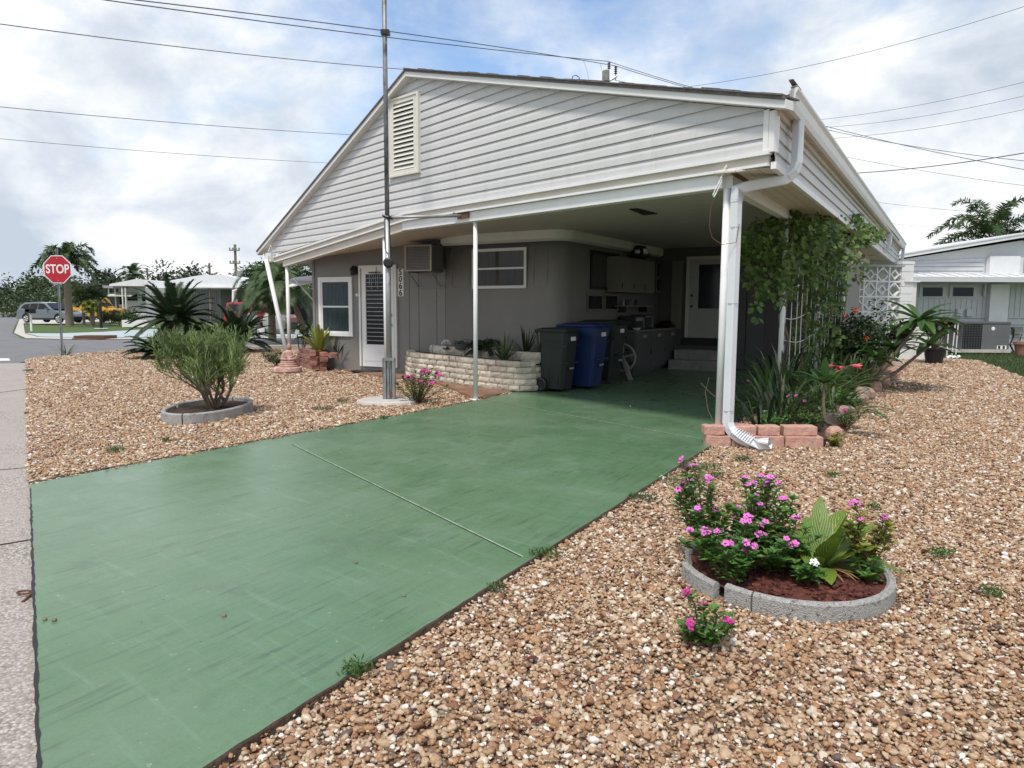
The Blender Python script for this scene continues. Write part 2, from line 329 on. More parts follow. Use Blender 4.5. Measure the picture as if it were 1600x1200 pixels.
def agg_mat():
    m=new_mat('exposed_aggregate'); t=m.node_tree; b=t.nodes['Principled BSDF']; n=t.nodes.new; l=t.links.new; b.inputs['Roughness'].default_value=.8
    co=n('ShaderNodeTexCoord'); v=n('ShaderNodeTexVoronoi'); v.inputs['Scale'].default_value=75; l(co.outputs['Object'],v.inputs['Vector'])
    sp=n('ShaderNodeSeparateColor'); l(v.outputs['Color'],sp.inputs[0]); r=n('ShaderNodeValToRGB'); e=r.color_ramp.elements
    e[0].color=(.26,.21,.17,1); e[1].color=(.62,.58,.54,1); l(sp.outputs[1],r.inputs[0])
    d=n('ShaderNodeMapRange'); d.inputs[1].default_value=.25; d.inputs[2].default_value=.7; d.inputs[3].default_value=1.; d.inputs[4].default_value=.55; l(v.outputs['Distance'],d.inputs[0])
    k=n('ShaderNodeMixRGB'); k.blend_type='MULTIPLY'; k.inputs[0].default_value=1; l(r.outputs[0],k.inputs[1]); l(d.outputs[0],k.inputs[2])
    nz=n('ShaderNodeTexNoise'); nz.inputs['Scale'].default_value=1.4; nz.inputs['Detail'].default_value=8; l(co.outputs['Object'],nz.inputs['Vector'])
    mr=n('ShaderNodeMapRange'); mr.inputs[1].default_value=.35; mr.inputs[2].default_value=.65; l(nz.outputs[0],mr.inputs[0])
    k3=n('ShaderNodeMixRGB'); l(mr.outputs[0],k3.inputs[0]); l(k.outputs[0],k3.inputs[1]); k3.inputs[2].default_value=(.36,.32,.29,1)
    l(k3.outputs[0],b.inputs['Base Color'])
    bp=n('ShaderNodeBump'); bp.invert=True; bp.inputs['Strength'].default_value=.7; bp.inputs['Distance'].default_value=.006; l(v.outputs['Distance'],bp.inputs['Height']); l(bp.outputs[0],b.inputs['Normal'])
    return m
MT['agg']=agg_mat()
def green_mat():
    m=new_mat('green_floor_paint'); t=m.node_tree; b=t.nodes['Principled BSDF']; n=t.nodes.new; l=t.links.new
    co=n('ShaderNodeTexCoord')
    def nz(sc,rot,scale,det=8,rg=.65):
        r0=n('ShaderNodeMapping'); r0.inputs['Rotation'].default_value=(0,0,R(rot)); l(co.outputs['Object'],r0.inputs[0])
        mp=n('ShaderNodeMapping'); mp.inputs['Scale'].default_value=sc; l(r0.outputs[0],mp.inputs[0])
        k=n('ShaderNodeTexNoise'); k.inputs['Scale'].default_value=scale; k.inputs['Detail'].default_value=det; k.inputs['Roughness'].default_value=rg; l(mp.outputs[0],k.inputs['Vector']); return k.outputs['Fac']
    def mr(x,a,b_,c,d):
        k=n('ShaderNodeMapRange'); k.inputs[1].default_value=a; k.inputs[2].default_value=b_; k.inputs[3].default_value=c; k.inputs[4].default_value=d; l(x,k.inputs[0]); return k.outputs[0]
    def mix(f,a,c,bt='MIX'):
        k=n('ShaderNodeMixRGB'); k.blend_type=bt
        for i,x in enumerate((f,a,c)):
            if isinstance(x,tuple): k.inputs[i].default_value=(*x,1)
            elif isinstance(x,float): k.inputs[i].default_value=x
            else: l(x,k.inputs[i])
        return k.outputs[0]
    big=nz((1,1,1),0,.55,6); streak=nz((.35,3.2,1),-58,3.0,9,.72); streak2=nz((.5,7,1),-58,4.,8,.7); cross=nz((5,.35,1),-50,3.5,6,.7); fine=nz((1,1,1),0,70,4)
    c=mix(mr(big,.35,.65,0,1),(.084,.170,.082),(.130,.212,.126))
    pm=mr(nz((1,1,1),70,.8,4,.6),.42,.58,.35,1.)
    def mul(a,b_):
        k=n('ShaderNodeMath'); k.operation='MULTIPLY'; l(a,k.inputs[0]); l(b_,k.inputs[1]); return k.outputs[0]
    c=mix(mul(mr(streak,.52,.76,0,.6),pm),c,(.060,.105,.064))
    med=nz((1,1,1),20,2.2,9,.7); c=mix(mr(med,.5,.72,0,.45),c,(.17,.235,.175)); c=mix(mr(nz((1,1,1),40,1.3,9,.75),.56,.68,0,.5),c,(.07,.10,.07))
    c=mix(mul(mr(streak2,.53,.70,0,.95),pm),c,(.045,.075,.052))
    c=mix(mr(cross,.55,.75,0,.40),c,(.20,.32,.23))
    sp=nz((1,1,1),0,26,3,.6); c=mix(mr(sp,.70,.75,0,.8),c,(.30,.36,.30))
    sp2=nz((1,1,1),9,33,3,.6); c=mix(mr(sp2,.71,.76,0,.8),c,(.03,.04,.03))
    c=mix(1.,c,mr(fine,.3,.7,.93,1.07),'MULTIPLY')
    l(c,b.inputs['Base Color'])
    rr=mr(med,.35,.7,.24,.42); l(rr,b.inputs['Roughness']); b.inputs['Specular IOR Level'].default_value=.45
    bp=n('ShaderNodeBump'); bp.inputs['Strength'].default_value=.15; bp.inputs['Distance'].default_value=.01; l(nz((1,1,1),0,9,6),bp.inputs['Height']); l(bp.outputs[0],b.inputs['Normal'])
    return m
MT['greenpaint']=green_mat()
def lawn_mat():
    return mat('lawn_ground',(.075,.12,.030),.95,var=.35,vscale=9,bump=.8,bscale=200,dirt=(.15,.14,.06),dscale=1.5,dth=(.55,.8))
MT['lawn']=lawn_mat()
MT['pave_blue']=mat('pale_blue_concrete',(.40,.46,.48),.8,var=.1,vscale=2)
MT['walk']=mat('pale_concrete',(.50,.47,.43),.85,var=.12,vscale=2,bump=.3,bscale=60,dirt=(.28,.25,.22),dscale=3,dth=(.55,.8))
# directions
SA=31.6; S_=Vector((math.sin(R(SA)),math.cos(R(SA)),0)); SP=Vector((S_.y,-S_.x,0))      # along the house, and to its right
PC=G(1122,693)
GA=-39.0; e_=Vector((math.sin(R(GA)),math.cos(R(GA)),0)); n_=Vector((-e_.y,e_.x,0)) 
if n_.dot(-PC)<0: n_=-n_
GO=PC+n_*.08
def GP(s,z,o=0.): p=GO+e_*s+n_*o; return Vector((p.x,p.y,z))
struct(sheet('ground',[Vector(p) for p in((-900,-60,0),(900,-60,0),(900,1500,0),(-900,1500,0))],'lawn',-.06))
# roads
rd=[G(-700,482.3),G(31,480.5),G(32,493),G(24,507),G(19,519),G(34,527.5),G(130,529.5),G(300,528),G(520,526),G(620,526),G(640,540),G(440,540),G(225,546.5),G(75,555),G(43,561),G(0,571),G(-60,590),G(-120,640)]
kd=(G(43,755)-G(40,562)).normalized()
kb0=G(46,757); kb1=G(60,1200)+Vector((0,-3,0))
far_l=Vector((-60,2,0))
rd+= [kb0+Vector((-1.25,-.8,0)), kb1+Vector((-1.3,-.9,0)),Vector((-3,-8,0)),Vector((-40,-8,0)),Vector((-200,60,0)),]
struct(sheet('road',rd,'asphalt',-.045))
ke=[G(40,562),G(43,755),G(47,760),kb0+(G(60,1200)-kb0)*1.0]
kout=[G(0,571),G(43,561),G(75,555),G(225,546.5),G(440,540)]
_k=(G(60,1200)-G(47,800)).normalized(); o_=Vector((-_k.y,_k.x,0)); o_=o_ if o_.x<0 else -o_
q1,q0=G(60,1200)+_k*4,G(47,762)
a0=G(41,566)
struct(sheet('kerb_apron',[q1,G(60,1200),q0,G(41,640),a0,a0+o_*.9,G(41,640)+o_*1.1,q0+o_*1.2,G(60,1200)+o_*1.3,q1+o_*1.4],'agg',-.012,.05))
struct(sheet('corner_kerb',[a0,G(52,559.5),G(90,554.5),G(225,544.8),G(440,538.6),G(470,538.0),G(470,540.5),G(225,547.4),G(90,557),G(60,562),G(41,569),a0+o_*.9,G(20,568)],'agg',-.016,.05)) if False else None
nk=[(470,538.0,540.3),(440,538.6,540.6),(225,544.8,547.4),(90,554.5,557.3),(52,560.5,564.),(41,566,571),(0,571,580)]
b=MB(); vs=[]
for u,v0,v1 in nk: vs+=[G(u,v0,-.0125),G(u,v1,-.0135)]
b.add([Vector(v) for v in vs],[(2*i,2*i+1,2*i+3,2*i+2) for i in range(5)]); struct(b.build('corner_kerb','agg'))
# dark joints in the apron
b=MB()
j=lambda a,c,w,z: b.prism([a+(c-a).normalized().cross(Vector((0,0,1)))*w+Vector((0,0,z)),a-(c-a).normalized().cross(Vector((0,0,1)))*w+Vector((0,0,z)),c-(c-a).normalized().cross(Vector((0,0,1)))*w+Vector((0,0,z)),c+(c-a).normalized().cross(Vector((0,0,1)))*w+Vector((0,0,z))],(0,0,.004))
j(G(-80,862),G(46,841),.008,-.012); j(G(-70,738),G(42,729),.005,-.012); 
_A,_B=G(47.5,765),G(60.5,1200)+_k*1.5; _w=Vector((-(_B-_A).normalized().y,(_B-_A).normalized().x,0)); _n=120
_l=[_A.lerp(_B,i/_n)+_w*(.005+U(-.003,.005)) for i in range(_n+1)]; _r=[_A.lerp(_B,i/_n)-_w*(.005+U(-.003,.005)) for i in range(_n+1)]
b.add([Vector((p.x,p.y,.0145)) for p in _l]+[Vector((p.x,p.y,.0145)) for p in _r],[(i,i+_n+1,i+_n+2,i+1) for i in range(_n)])
j(G(-20,615),G(40,607),.006,-.012)
struct(b.build('pavement_joints','dark'))
# stop bar
b=MB(); b.prism([G(-90,560,-.041),G(14,560,-.041),G(16,563.5,-.041),G(-90,564.5,-.041)],(0,0,.003)); struct(b.build('road_marking','white'))
# far corner: kerb, blue walk
struct(sheet('far_kerb',[G(31,497),G(27,507),G(22,519),G(40,527),G(130,529),G(300,527.5),G(560,525.5),G(560,524),G(300,525.6),G(130,526.8),G(60,525),G(39,520),G(37,508),G(37,498)],'walk',-.036))
struct(sheet('far_pavement',[G(39,519.5),G(62,524.8),G(130,526.5),G(300,525.2),G(560,523.7),G(560,521.5),G(330,521),G(240,513),G(160,517.6),G(90,520)],'pave_blue',-.030))
struct(sheet('far_parking_pad',[G(30,497),G(37,503.5),G(60,505.5),G(180,503.5),G(230,495),G(60,490),G(30,490)],'walk',-.034))
# where the right edge of the drive meets the kerb line
_a=G(60,1200); _d=(G(60,1200)-G(47,800)).normalized(); _b=G(330,1198); _s=(G(1110,698)-_b).normalized()
_den=_d.x*(-_s.y)-_d.y*(-_s.x); _w=_b-_a; _t=(_w.x*(-_s.y)-_w.y*(-_s.x))/_den; XK=_a+_d*_t; print('XK',XK,_t)
# gravel yard
gl=[G(40,562),G(43,755),G(47,760),G(742,629),G(760,640),G(900,560),G(700,500),G(480,528),G(470,538),G(440,538.4),G(225,544.5),G(90,554.2),G(52,559)]
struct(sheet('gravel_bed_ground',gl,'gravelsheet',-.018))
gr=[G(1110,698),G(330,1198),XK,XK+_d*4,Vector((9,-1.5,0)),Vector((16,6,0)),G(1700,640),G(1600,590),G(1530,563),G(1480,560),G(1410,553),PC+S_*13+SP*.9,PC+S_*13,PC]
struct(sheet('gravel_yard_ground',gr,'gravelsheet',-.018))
# drive slab
dr=[G(47,758),G(60,1200),XK,G(330,1198),G(1110,698),PC+S_*.3-SP*.05,PC+S_*14-SP*.05,PC+S_*14-SP*6,G(835,606)+S_*3,G(835,606),G(744,627)]
drive=sheet('driveway',dr,'greenpaint',.012,.06); struct(drive)
# expansion joints: raised pale filler with a dark side
b=MB(); b2=MB()
for a,c in((G(458,696),G(818,873)),(G(758,626),G(1112,691))):
    w=(c-a).normalized().cross(Vector((0,0,1)))
    for k in range(24):
        p=a+(c-a)*(k/24); q=a+(c-a)*((k+1)/24); h=.0025
        o1=U(.0,.003); b.prism([p+w*(.008+o1)+Vector((0,0,.0125)),p-w*.001+Vector((0,0,.0125)),q-w*.001+Vector((0,0,.0125)),q+w*(.008+o1)+Vector((0,0,.0125))],(0,0,h))
    b2.prism([a+w*.019+Vector((0,0,.0125)),a+w*.0112+Vector((0,0,.0125)),c+w*.0112+Vector((0,0,.0125)),c+w*.019+Vector((0,0,.0125))],(0,0,.0012))
MT['filler']=mat('pale_green_filler',(.24,.34,.22),.7,var=.35,vscale=12)
struct(b.build('driveway_joint','filler')); struct(b2.build('driveway_joint_shadow_gap','dark'))
# dark soil and fines along the right edge of the drive
b=MB(); A_=G(330,1198); B_=G(1110,698); dd_=(B_-A_).normalized(); ww=Vector((dd_.y,-dd_.x,0)); LL=(B_-A_).length; n=90
ep=[]; ip=[]
for i in range(n+1):
    q=XK.lerp(A_,1)*0+A_+dd_*(-.6+(LL+.5)*i/n); ip.append(q-ww*(U(0,.008))+Vector((0,0,.0135))); ep.append(q+ww*(.012+.012*random.random())+Vector((0,0,-.012)))
mid=[(a+c)*.5 for a,c in zip(ip,ep)]
b.add([Vector((p.x,p.y,.0135)) for p in ip]+[Vector((*(p+ww*.0).xy,.011)) for p in mid]+ep,[(i,i+n+1,i+n+2,i+1) for i in range(n)]+[(i+n+1,i+2*n+2,i+2*n+3,i+n+2) for i in range(n)])
struct(b.build('edge_soil','soil'))
b=MB(); A2=G(744,627); B2=G(47,757); d2_=(B2-A2).normalized(); w2_=Vector((-d2_.y,d2_.x,0)); w2_=w2_ if w2_.y<0 else -w2_; L2=(B2-A2).length; n=110
ip=[A2+d2_*(L2*i/n)+w2_*U(.0,.008) for i in range(n+1)]; ep=[A2+d2_*(L2*i/n)-w2_*U(.03,.07) for i in range(n+1)]
b.add([Vector((p.x,p.y,.0135)) for p in ip]+[Vector((p.x,p.y,.0125)) for p in ep],[(i,i+1,i+n+2,i+n+1) for i in range(n)]); struct(b.build('edge_soil','soil'))
# porch slab
pp=[G(345+190,579),G(600,590),G(690,602),G(744,626),G(835,606),G(835,606)+S_*3.5,G(490,570)+S_*3,G(500,571)]
struct(sheet('porch_floor',pp,'porch',.03,.09))
# ---------------- pebbles (stuff)
def inpoly(x,y,P):
    ins=np.zeros(len(x),bool); n=len(P); j=n-1
    for i in range(n):
        xi,yi=P[i][0],P[i][1]; xj,yj=P[j][0],P[j][1]
        c=((yi>y)!=(yj>y))&(x<(xj-xi)*(y-yi)/(yj-yi+1e-12)+xi); ins^=c; j=i
    return ins
def proj(x,y,z=0.):
    dx=x; dy=y; dz=z-EYE
    f=dy*_f.y+dz*_f.z+dx*_f.x
    return 800+FPX*(dx*CR.x+dy*CR.y+dz*CR.z)/f, 600-FPX*(dx*CU.x+dy*CU.y+dz*CU.z)/f, f
RINGR=(G(1243,905),); RINGL=G(327,645)
rc=Vector(((G(1070,890).x+G(1415,940).x)/2,0,0))
PEBPTS=[]
def scatter(poly,dens,dmin,dmax,size):
    xs=[p[0] for p in poly]; ys=[p[1] for p in poly]; x0,x1,y0,y1=min(xs),max(xs),max(min(ys),dmin),min(max(ys),dmax)
    if y1<=y0: return
    n=int((x1-x0)*(y1-y0)*dens); x=rng.uniform(x0,x1,n); y=rng.uniform(y0,y1,n)
    k=inpoly(x,y,poly); x=x[k]; y=y[k]
    u,v,f=proj(x,y); k=(f>.3)&(u>-350)&(u<2250)&(v<1400); x=x[k]; y=y[k]
    sz=size*np.exp(rng.normal(0,.36,len(x))); PEBPTS.append(np.stack([x,y,sz],1))
GLP=[tuple(p) for p in gl]; GRP=[tuple(p) for p in gr]
GLP2=GLP
for P_ in (GLP2,GRP):
    scatter(P_,6600,0,4.6,.0086); scatter(P_,4400,4.6,8.0,.0098); scatter(P_,2500,8.0,12.5,.0122); scatter(P_,1100,12.5,23,.0155)
pts=np.concatenate(PEBPTS)
BEDS=[]        # filled below with polygons the pebbles stay out of
# ------------------------------------------------------------------ house
HO=GP(3,0); house=thing('house','grey sided single storey house with an open carport, cut at an angle to the drive','house',(HO.x,HO.y,0))
def onwall(org,d,u):                  # distance along a wall at which picture column u crosses it
    best=0
    for i in range(1700):
        q=org+d*(i*.01-1); uu,vv,ff=proj(q.x,q.y,1.4)
        if abs(uu-u)<abs(best[0]) if best else True: best=(uu-u,i*.01-1)
    return best[1]
def zc(u,v,q): # height at which picture point (u,v) meets vertical through q
    d=_ray(u,v); t=q.y/d.y; return EYE+d.z*t
def solve(P,u,v,o):                   # coordinates (s,z) on a wall offset by o from picture point
    s=onwall(P(0,0,o),(P(1,0,0)-P(0,0,0)),u); q=P(s,0,o); return s,zc(u,v,q)
apS=solve(GP,641,120.5,0); erS=solve(GP,1203,166,0); elS=solve(GP,415,396,0); print('apS',apS,erS,elS)
def clip(poly,lo,hi):
    def half(P,sgn,c):
        o=[]
        for i in range(len(P)):
            a,b=P[i],P[(i+1)%len(P)]; fa=sgn*(a[1]-c); fb=sgn*(b[1]-c)
            if fa>=0: o.append(a)
            if (fa>0 and fb<0) or (fa<0 and fb>0):
                t=fa/(fa-fb); o.append((a[0]+(b[0]-a[0])*t,a[1]+(b[1]-a[1])*t))
        return o
    P=half(poly,1,lo)
    return half(P,-1,hi) if P else P
def siding(b,poly,fn,h=.127,lip=.021,z0=None,slope=0.):
    # polygon in (s, z); fn(s,z,out) -> world
    P=[(s,z-slope*s) for s,z in poly]; zs=[p[1] for p in P]; z=min(zs) if z0 is None else z0
    while z<max(zs):
        q=clip(P,z,z+h)
        if len(q)>=3:
            # front of the course: a flat lower face and a sloped upper shoulder
            for lo_,hi_,oa,ob in((z,z+h*.55,lip,lip*.75),(z+h*.55,z+h,lip*.75,0.)):
                c=clip(q,lo_,hi_)
                if len(c)<3: continue
                pts=[fn(s,zz+slope*s,oa+(ob-oa)*(zz-lo_)/(hi_-lo_)) for s,zz in c]
                b.add(pts,[tuple(range(len(pts)))])
            lo=[s for s,zz in q if abs(zz-z)<1e-4]
            if len(lo)>=2:
                a,c=min(lo),max(lo); b.add([fn(a,z+slope*a,lip),fn(c,z+slope*c,lip),fn(c,z+slope*c,-.004),fn(a,z+slope*a,-.004)],[(0,1,2,3)])
        z+=h
SL=.012
RE=-.50          # right end
gpoly=[(RE,2.86),(6.15,2.945),(12.0,2.53),(12.25,2.66),(5.82,5.05),(RE,3.30)]
gp2=[(RE+.06,2.87),(6.15,2.95),(elS[0]-.15,2.53),elS,apS,(RE+.06,erS[1])]
b=MB(); siding(b,gp2,GP,slope=SL,z0=2.745-.127*5); b.build('gable_siding','siding',house)
b=MB()
for s,za,zb in((3.35,3.33,3.46),(2.35,4.13-.4,4.26-.4),(.9,3.22,3.35),(5.0,3.08,3.21),(3.9,4.25,4.38),(8.6,3.3,3.43),(1.9,3.52,3.65),(5.9,3.45,3.58)):
    b=MB(); b.prism([GP(s,za,.0185),GP(s+.004,za,.0185),GP(s+.004,zb,.016),GP(s,zb,.016)],n_*.0015); b.build('siding_lap_seam','trim',house)
# rake boards following the roof edges
def bar(b,a,c,o0,o1,za,zb):           # bar along a->c in gable plane coords with outward extent and vertical extent
    (s0,z0),(s1,z1)=a,c
    b.prism([GP(s0,z0+za,o0),GP(s1,z1+za,o0),GP(s1,z1+zb,o0),GP(s0,z0+zb,o0)],n_*(o1-o0))
b=MB()
ap=solve(GP,637,110,.13); er=solve(GP,1213,153.5,.13); el=solve(GP,404,393,.13); print(ap,er,el)
bar(b,ap,er,.0,.13,-.085,-.005); bar(b,el,ap,.0,.13,-.085,-.005)
b.build('rake_board','trim',house)
b=MB(); bar(b,(apS[0],apS[1]+.045),(RE-.02,erS[1]+.045),.015,.035,-.055,.0); bar(b,(elS[0],elS[1]+.045),(apS[0],apS[1]+.045),.015,.035,-.055,.0)
b.build('siding_edge_trim','white',house)
# corner post trim and bottom trims
b=MB(); b.prism([GP(RE,2.85,.02),GP(RE+.055,2.85,.02),GP(RE+.055,3.24,.02),GP(RE,3.24,.02)],n_*.014)
b.prism([GP(RE-.004,2.85,.034),GP(RE-.06,2.85,.034),GP(RE-.06,3.22,.034),GP(RE-.004,3.22,.034)],-n_*.09)
b.build('corner_trim','white',house)
b=MB()
def strip(b,s0,s1,zf,z0,z1,o0,o1,m=8):
    b.prism([GP(s0,zf(s0)+z0,o0),GP(s1,zf(s1)+z0,o0),GP(s1,zf(s1)+z1,o0),GP(s0,zf(s0)+z1,o0)],n_*(o1-o0))
fz=lambda s:2.866+SL*1.05*s
fl=lambda s:2.94-(s-6.15)*.0705
strip(b,RE-.02,6.15,fz,-.03,.006,-.01,.05); strip(b,RE,6.15,fz,-.13,-.105,-.02,.032)
strip(b,6.15,12.1,fl,-.03,.006,-.01,.05); strip(b,6.15,12.0,fl,-.13,-.105,-.02,.032)
b.build('bottom_trim','white',house)
b=MB(); strip(b,RE,6.15,fz,-.105,-.03,-.02,.014); strip(b,6.15,12.0,fl,-.105,-.03,-.02,.014); b.build('lower_fascia','soffit',house)
# header beam
b=MB(); strip(b,.02,6.3,fz,-.275,-.132,-.15,-.02); b.build('header_beam','white',house,bevel=.006)
b=MB(); strip(b,6.3,11.6,fl,-.27,-.132,-.15,-.02); b.build('porch_beam','soffit',house)
# right side fascia of siding
FO=GP(RE,0,0); 
def FP(t,z,o=0.): p=FO+S_*t+SP*(.035+o); return Vector((p.x,p.y,z))
RLEN=18.2
b=MB(); siding(b,[(0,2.76),(RLEN,2.76),(RLEN,3.30),(0,3.30)],FP,z0=2.745+.12-.127); b.build('side_siding','siding',house)
b=MB(); b.prism([FP(-.0,2.70,-.02),FP(RLEN,2.70,-.02),FP(RLEN,2.765,-.02),FP(0,2.765,-.02)],SP*.05)
b.build('side_bottom_trim','white',house)
b=MB(); b.prism([FP(.0,3.18,.02),FP(RLEN,3.18,.02),FP(RLEN,3.25,.02),FP(0,3.25,.02)],SP*.03); b.build('side_upper_trim','soffit',house)
# eave soffit, gutter
EW=.145
b=MB(); b.prism([FP(.02,3.24,0),FP(RLEN,3.24,0),FP(RLEN,3.24,EW),FP(.02,3.24,EW)],(0,0,.02)); b.build('eave_soffit','soffit',house)
gz0,gz1=3.225,3.40
def rect_prof(b,t0,t1,pr):            # profile (o,z) swept along the house
    n=len(pr); vs=[FP(t0,z,o) for o,z in pr]+[FP(t1,z,o) for o,z in pr]
    b.add(vs,[(i,(i+1)%n,n+(i+1)%n,n+i) for i in range(n)]+[tuple(range(n-1,-1,-1)),tuple(range(n,2*n))])
b=MB()
rect_prof(b,.0,RLEN+.1,[(EW-.04,gz0),(EW+.0,gz0),(EW+.018,gz0+.05),(EW+.028,gz0+.13),(EW+.05,gz0+.165),(EW+.05,gz0+.185),(EW+.03,gz0+.185),(EW-.04,gz0+.165)])
b.build('gutter','trim',house)
b=MB()
for k in range(4): b.box((0,0,0),(1,1,1),Matrix(((SP.x*(EW-.01),S_.x*-.02,0,FP(0,0,.0).x),(SP.y*(EW-.01),S_.y*-.02,0,FP(0,0,.0).y),(0,0,.036,3.225+k*.041),(0,0,0,1))))
b.build('eave_end_cap','white',house)
b=MB()
for z in(3.25,3.30,3.34):
    b=MB(); p=FP(-.021,z,EW-.03); b.tube([p,p-S_*.006],.008,8); b.build('rivet','dark',house)
for o in(.02,.06,.10): b=MB(); p=FP(-.021,3.24,o); b.tube([p,p-S_*.006],.007,8); b.build('rivet','dark',house)
b=MB(); b.prism([FP(-.0,3.413,EW-.02),FP(RLEN+.1,3.413,EW-.02),FP(RLEN+.1,3.418,EW+.04),FP(-.0,3.418,EW+.04)],(0,0,.008)); b.build('drip_edge','galv2',house)
b=MB(); b.prism([FP(.0,3.428,EW-.01),FP(.2,3.428,EW-.01),FP(.2,3.428,EW+.04),FP(-.09,3.452,EW+.02),FP(-.09,3.452,EW-.02)],(0,0,.008)); b.build('bent_shingle','shingle',house)
# roof
b=MB()
Z=Vector((0,0,1))
def roofp(s,z,t,o=.0): p=GP(s,z,o)+S_*t; return Vector((p.x,p.y,z))
def slab(b,A,B_,t1,o): b.prism([roofp(A[0],A[1],0,o),roofp(B_[0],B_[1],0,o),roofp(B_[0],B_[1],t1),roofp(A[0],A[1],t1)],(0,0,.03))
slab(b,(ap[0],ap[1]-.012),(er[0],er[1]-.012),15.3,.15); slab(b,(el[0],el[1]-.012),(ap[0],ap[1]-.012),13.5,.15)
b.build('roof','shingle',house)
b=MB()
kk=(ap[1]-er[1])/(ap[0]-er[0])
for k in range(30):
    s=er[0]+.02+k*(ap[0]-er[0])/30; w_=(ap[0]-er[0])/30-.006; zz=er[1]+(s-er[0])*kk+.019; h_=U(.003,.02)
    b.prism([GP(s,zz,.165),GP(s+w_,zz+w_*kk,.165),GP(s+w_,zz+w_*kk+.006+h_,.165),GP(s,zz+.006+h_,.165)],-n_*.3)
b.build('shingle_edge','shingle',house)
# soffits and ceiling
def ceilz(p):                         # p: distance to the left of the post line
    return 2.80 if p<6.0 else 2.80-.083*(p-6.0)
def pdist(q): return -(q-GO).dot(SP)
b=MB()
A0=GP(RE,0,-.02); A1=GP(6.15,0,-.03)
cz=2.80
b.prism([Vector((A0.x,A0.y,cz)),Vector((A1.x,A1.y,cz)),Vector((*(A1+S_*14).xy,cz)),Vector((*(A0+S_*15.2).xy,cz))],(0,0,.02))
b.build('carport_ceiling','ceiling',house)
# right overhang soffit boards (ribbed) lower than the ceiling
b=MB()
for k in range(5):
    o0=-.02-.108*k; 
    b.prism([FP(.06,2.715,o0-.02),FP(RLEN,2.715,o0-.02),FP(RLEN,2.715,o0-.122),FP(.06,2.715,o0-.122)],(0,0,.015))
b.build('overhang_soffit','soffit',house)
# porch ceiling (sloping to the left), ribbed
b=MB(); L0=GP(11.9,0,-.02); 
w0=ceilz(6.0); w1=ceilz(pdist(L0))
b.prism([Vector((A1.x,A1.y,2.80)),Vector((L0.x,L0.y,w1+.02)),Vector((*(L0+S_*6).xy,w1+.02)),Vector((*(A1+S_*6).xy,2.80))],(0,0,.02)); b.build('porch_ceiling','soffit',house)
# trailer walls
K=Vector((.90,12.95,0)); TP=Vector((-SP.x,-SP.y,0))                                        # TP: to the left along the trailer front
T1=K+TP*2.62
CR_=.28                               # rounded corner
def wall(b,a,c,z0,z1,th=.08,side=1):
    d=(c-a).normalized(); w=Vector((-d.y,d.x,0))*side
    b.prism([Vector((*a.xy,z0)),Vector((*c.xy,z0)),Vector((*(c+w*th).xy,z0)),Vector((*(a+w*th).xy,z0))],(0,0,z1-z0))
b=MB()
# plan outline of the trailer nose with rounded right corner, swept up
pl=[T1]+[K+TP*CR_+TP*0]
cen=K+TP*CR_+S_*CR_
arc=[cen-S_*CR_*math.cos(a)+SP*CR_*math.sin(a) for a in [i*math.pi/2/10 for i in range(11)]]
BK=K+S_*4.95
pl=[T1]+arc+[BK]
zs=(-.05,1.05,1.9,2.70)
vs=[];fs=[]
zz=[-.05,.9,1.8,2.79]; bow=[0,.0,.0,.05]
for i,z in enumerate(zz):
    for p in pl: q=p+ S_*bow[i]*(1 if p!=BK else 0); vs.append(Vector((q.x,q.y,z)))
n=len(pl)
for i in range(len(zz)-1):
    for k in range(n-1): fs.append((i*n+k,i*n+k+1,(i+1)*n+k+1,(i+1)*n+k))
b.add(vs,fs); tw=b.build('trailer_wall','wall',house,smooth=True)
md=tw.modifiers.new('s','SOLIDIFY'); md.thickness=.05; md.offset=-1
# white drip moulding round the top of the trailer
b=MB()
mp=[T1+TP*.05]+[p+(p-cen).normalized()*.09 if p in arc else p for p in arc]+[BK]
mo=[T1+TP*.05-S_*.10]+[cen+(p-cen).normalized()*(CR_+.10) for p in arc]+[BK+SP*.10]
mi=[T1+TP*.05-S_*.01]+[cen+(p-cen).normalized()*(CR_+.01) for p in arc]+[BK+SP*.01]
n=len(mo); vs=[];
for P_,z in((mi,2.795),(mo,2.795),(mo,2.68),(mo,2.64),(mi,2.60)):
    for p in P_:
        q=p+(0 if z!=2.64 else 0)*p; vs.append(Vector((q.x,q.y,z)))
fs=[]
for r_ in range(4):
    for k in range(n-1): fs.append((r_*n+k,r_*n+k+1,(r_+1)*n+k+1,(r_+1)*n+k))
b.add(vs,fs); b.build('eave_moulding','trim',house)
# back wall of the carport
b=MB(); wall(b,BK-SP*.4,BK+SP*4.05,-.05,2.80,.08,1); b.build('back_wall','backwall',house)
# door wall of the cabana, az -62
DA=-62.; dw=Vector((math.sin(R(DA)),math.cos(R(DA)),0)); dn=Vector((-dw.y,dw.x,0)); 
if dn.dot(Vector((0,-1,0)))<0: dn=-dn
D0=T1+dn*(-.02)
def DW(s,z,o=0.): p=D0+dw*s+dn*o; return Vector((p.x,p.y,z))
DL=onwall(D0,dw,491)
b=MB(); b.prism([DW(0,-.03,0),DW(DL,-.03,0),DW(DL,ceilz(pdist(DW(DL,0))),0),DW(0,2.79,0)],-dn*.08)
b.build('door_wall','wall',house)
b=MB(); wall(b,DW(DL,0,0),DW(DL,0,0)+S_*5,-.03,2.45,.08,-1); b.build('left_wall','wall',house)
b=MB(); b.prism([DW(DL-.04,-.03,.002),DW(DL+.02,-.03,.002),DW(DL+.02,2.38,.002),DW(DL-.04,2.38,.002)],dn*.02)
b.build('corner_board','wall',house)
b=MB(); 
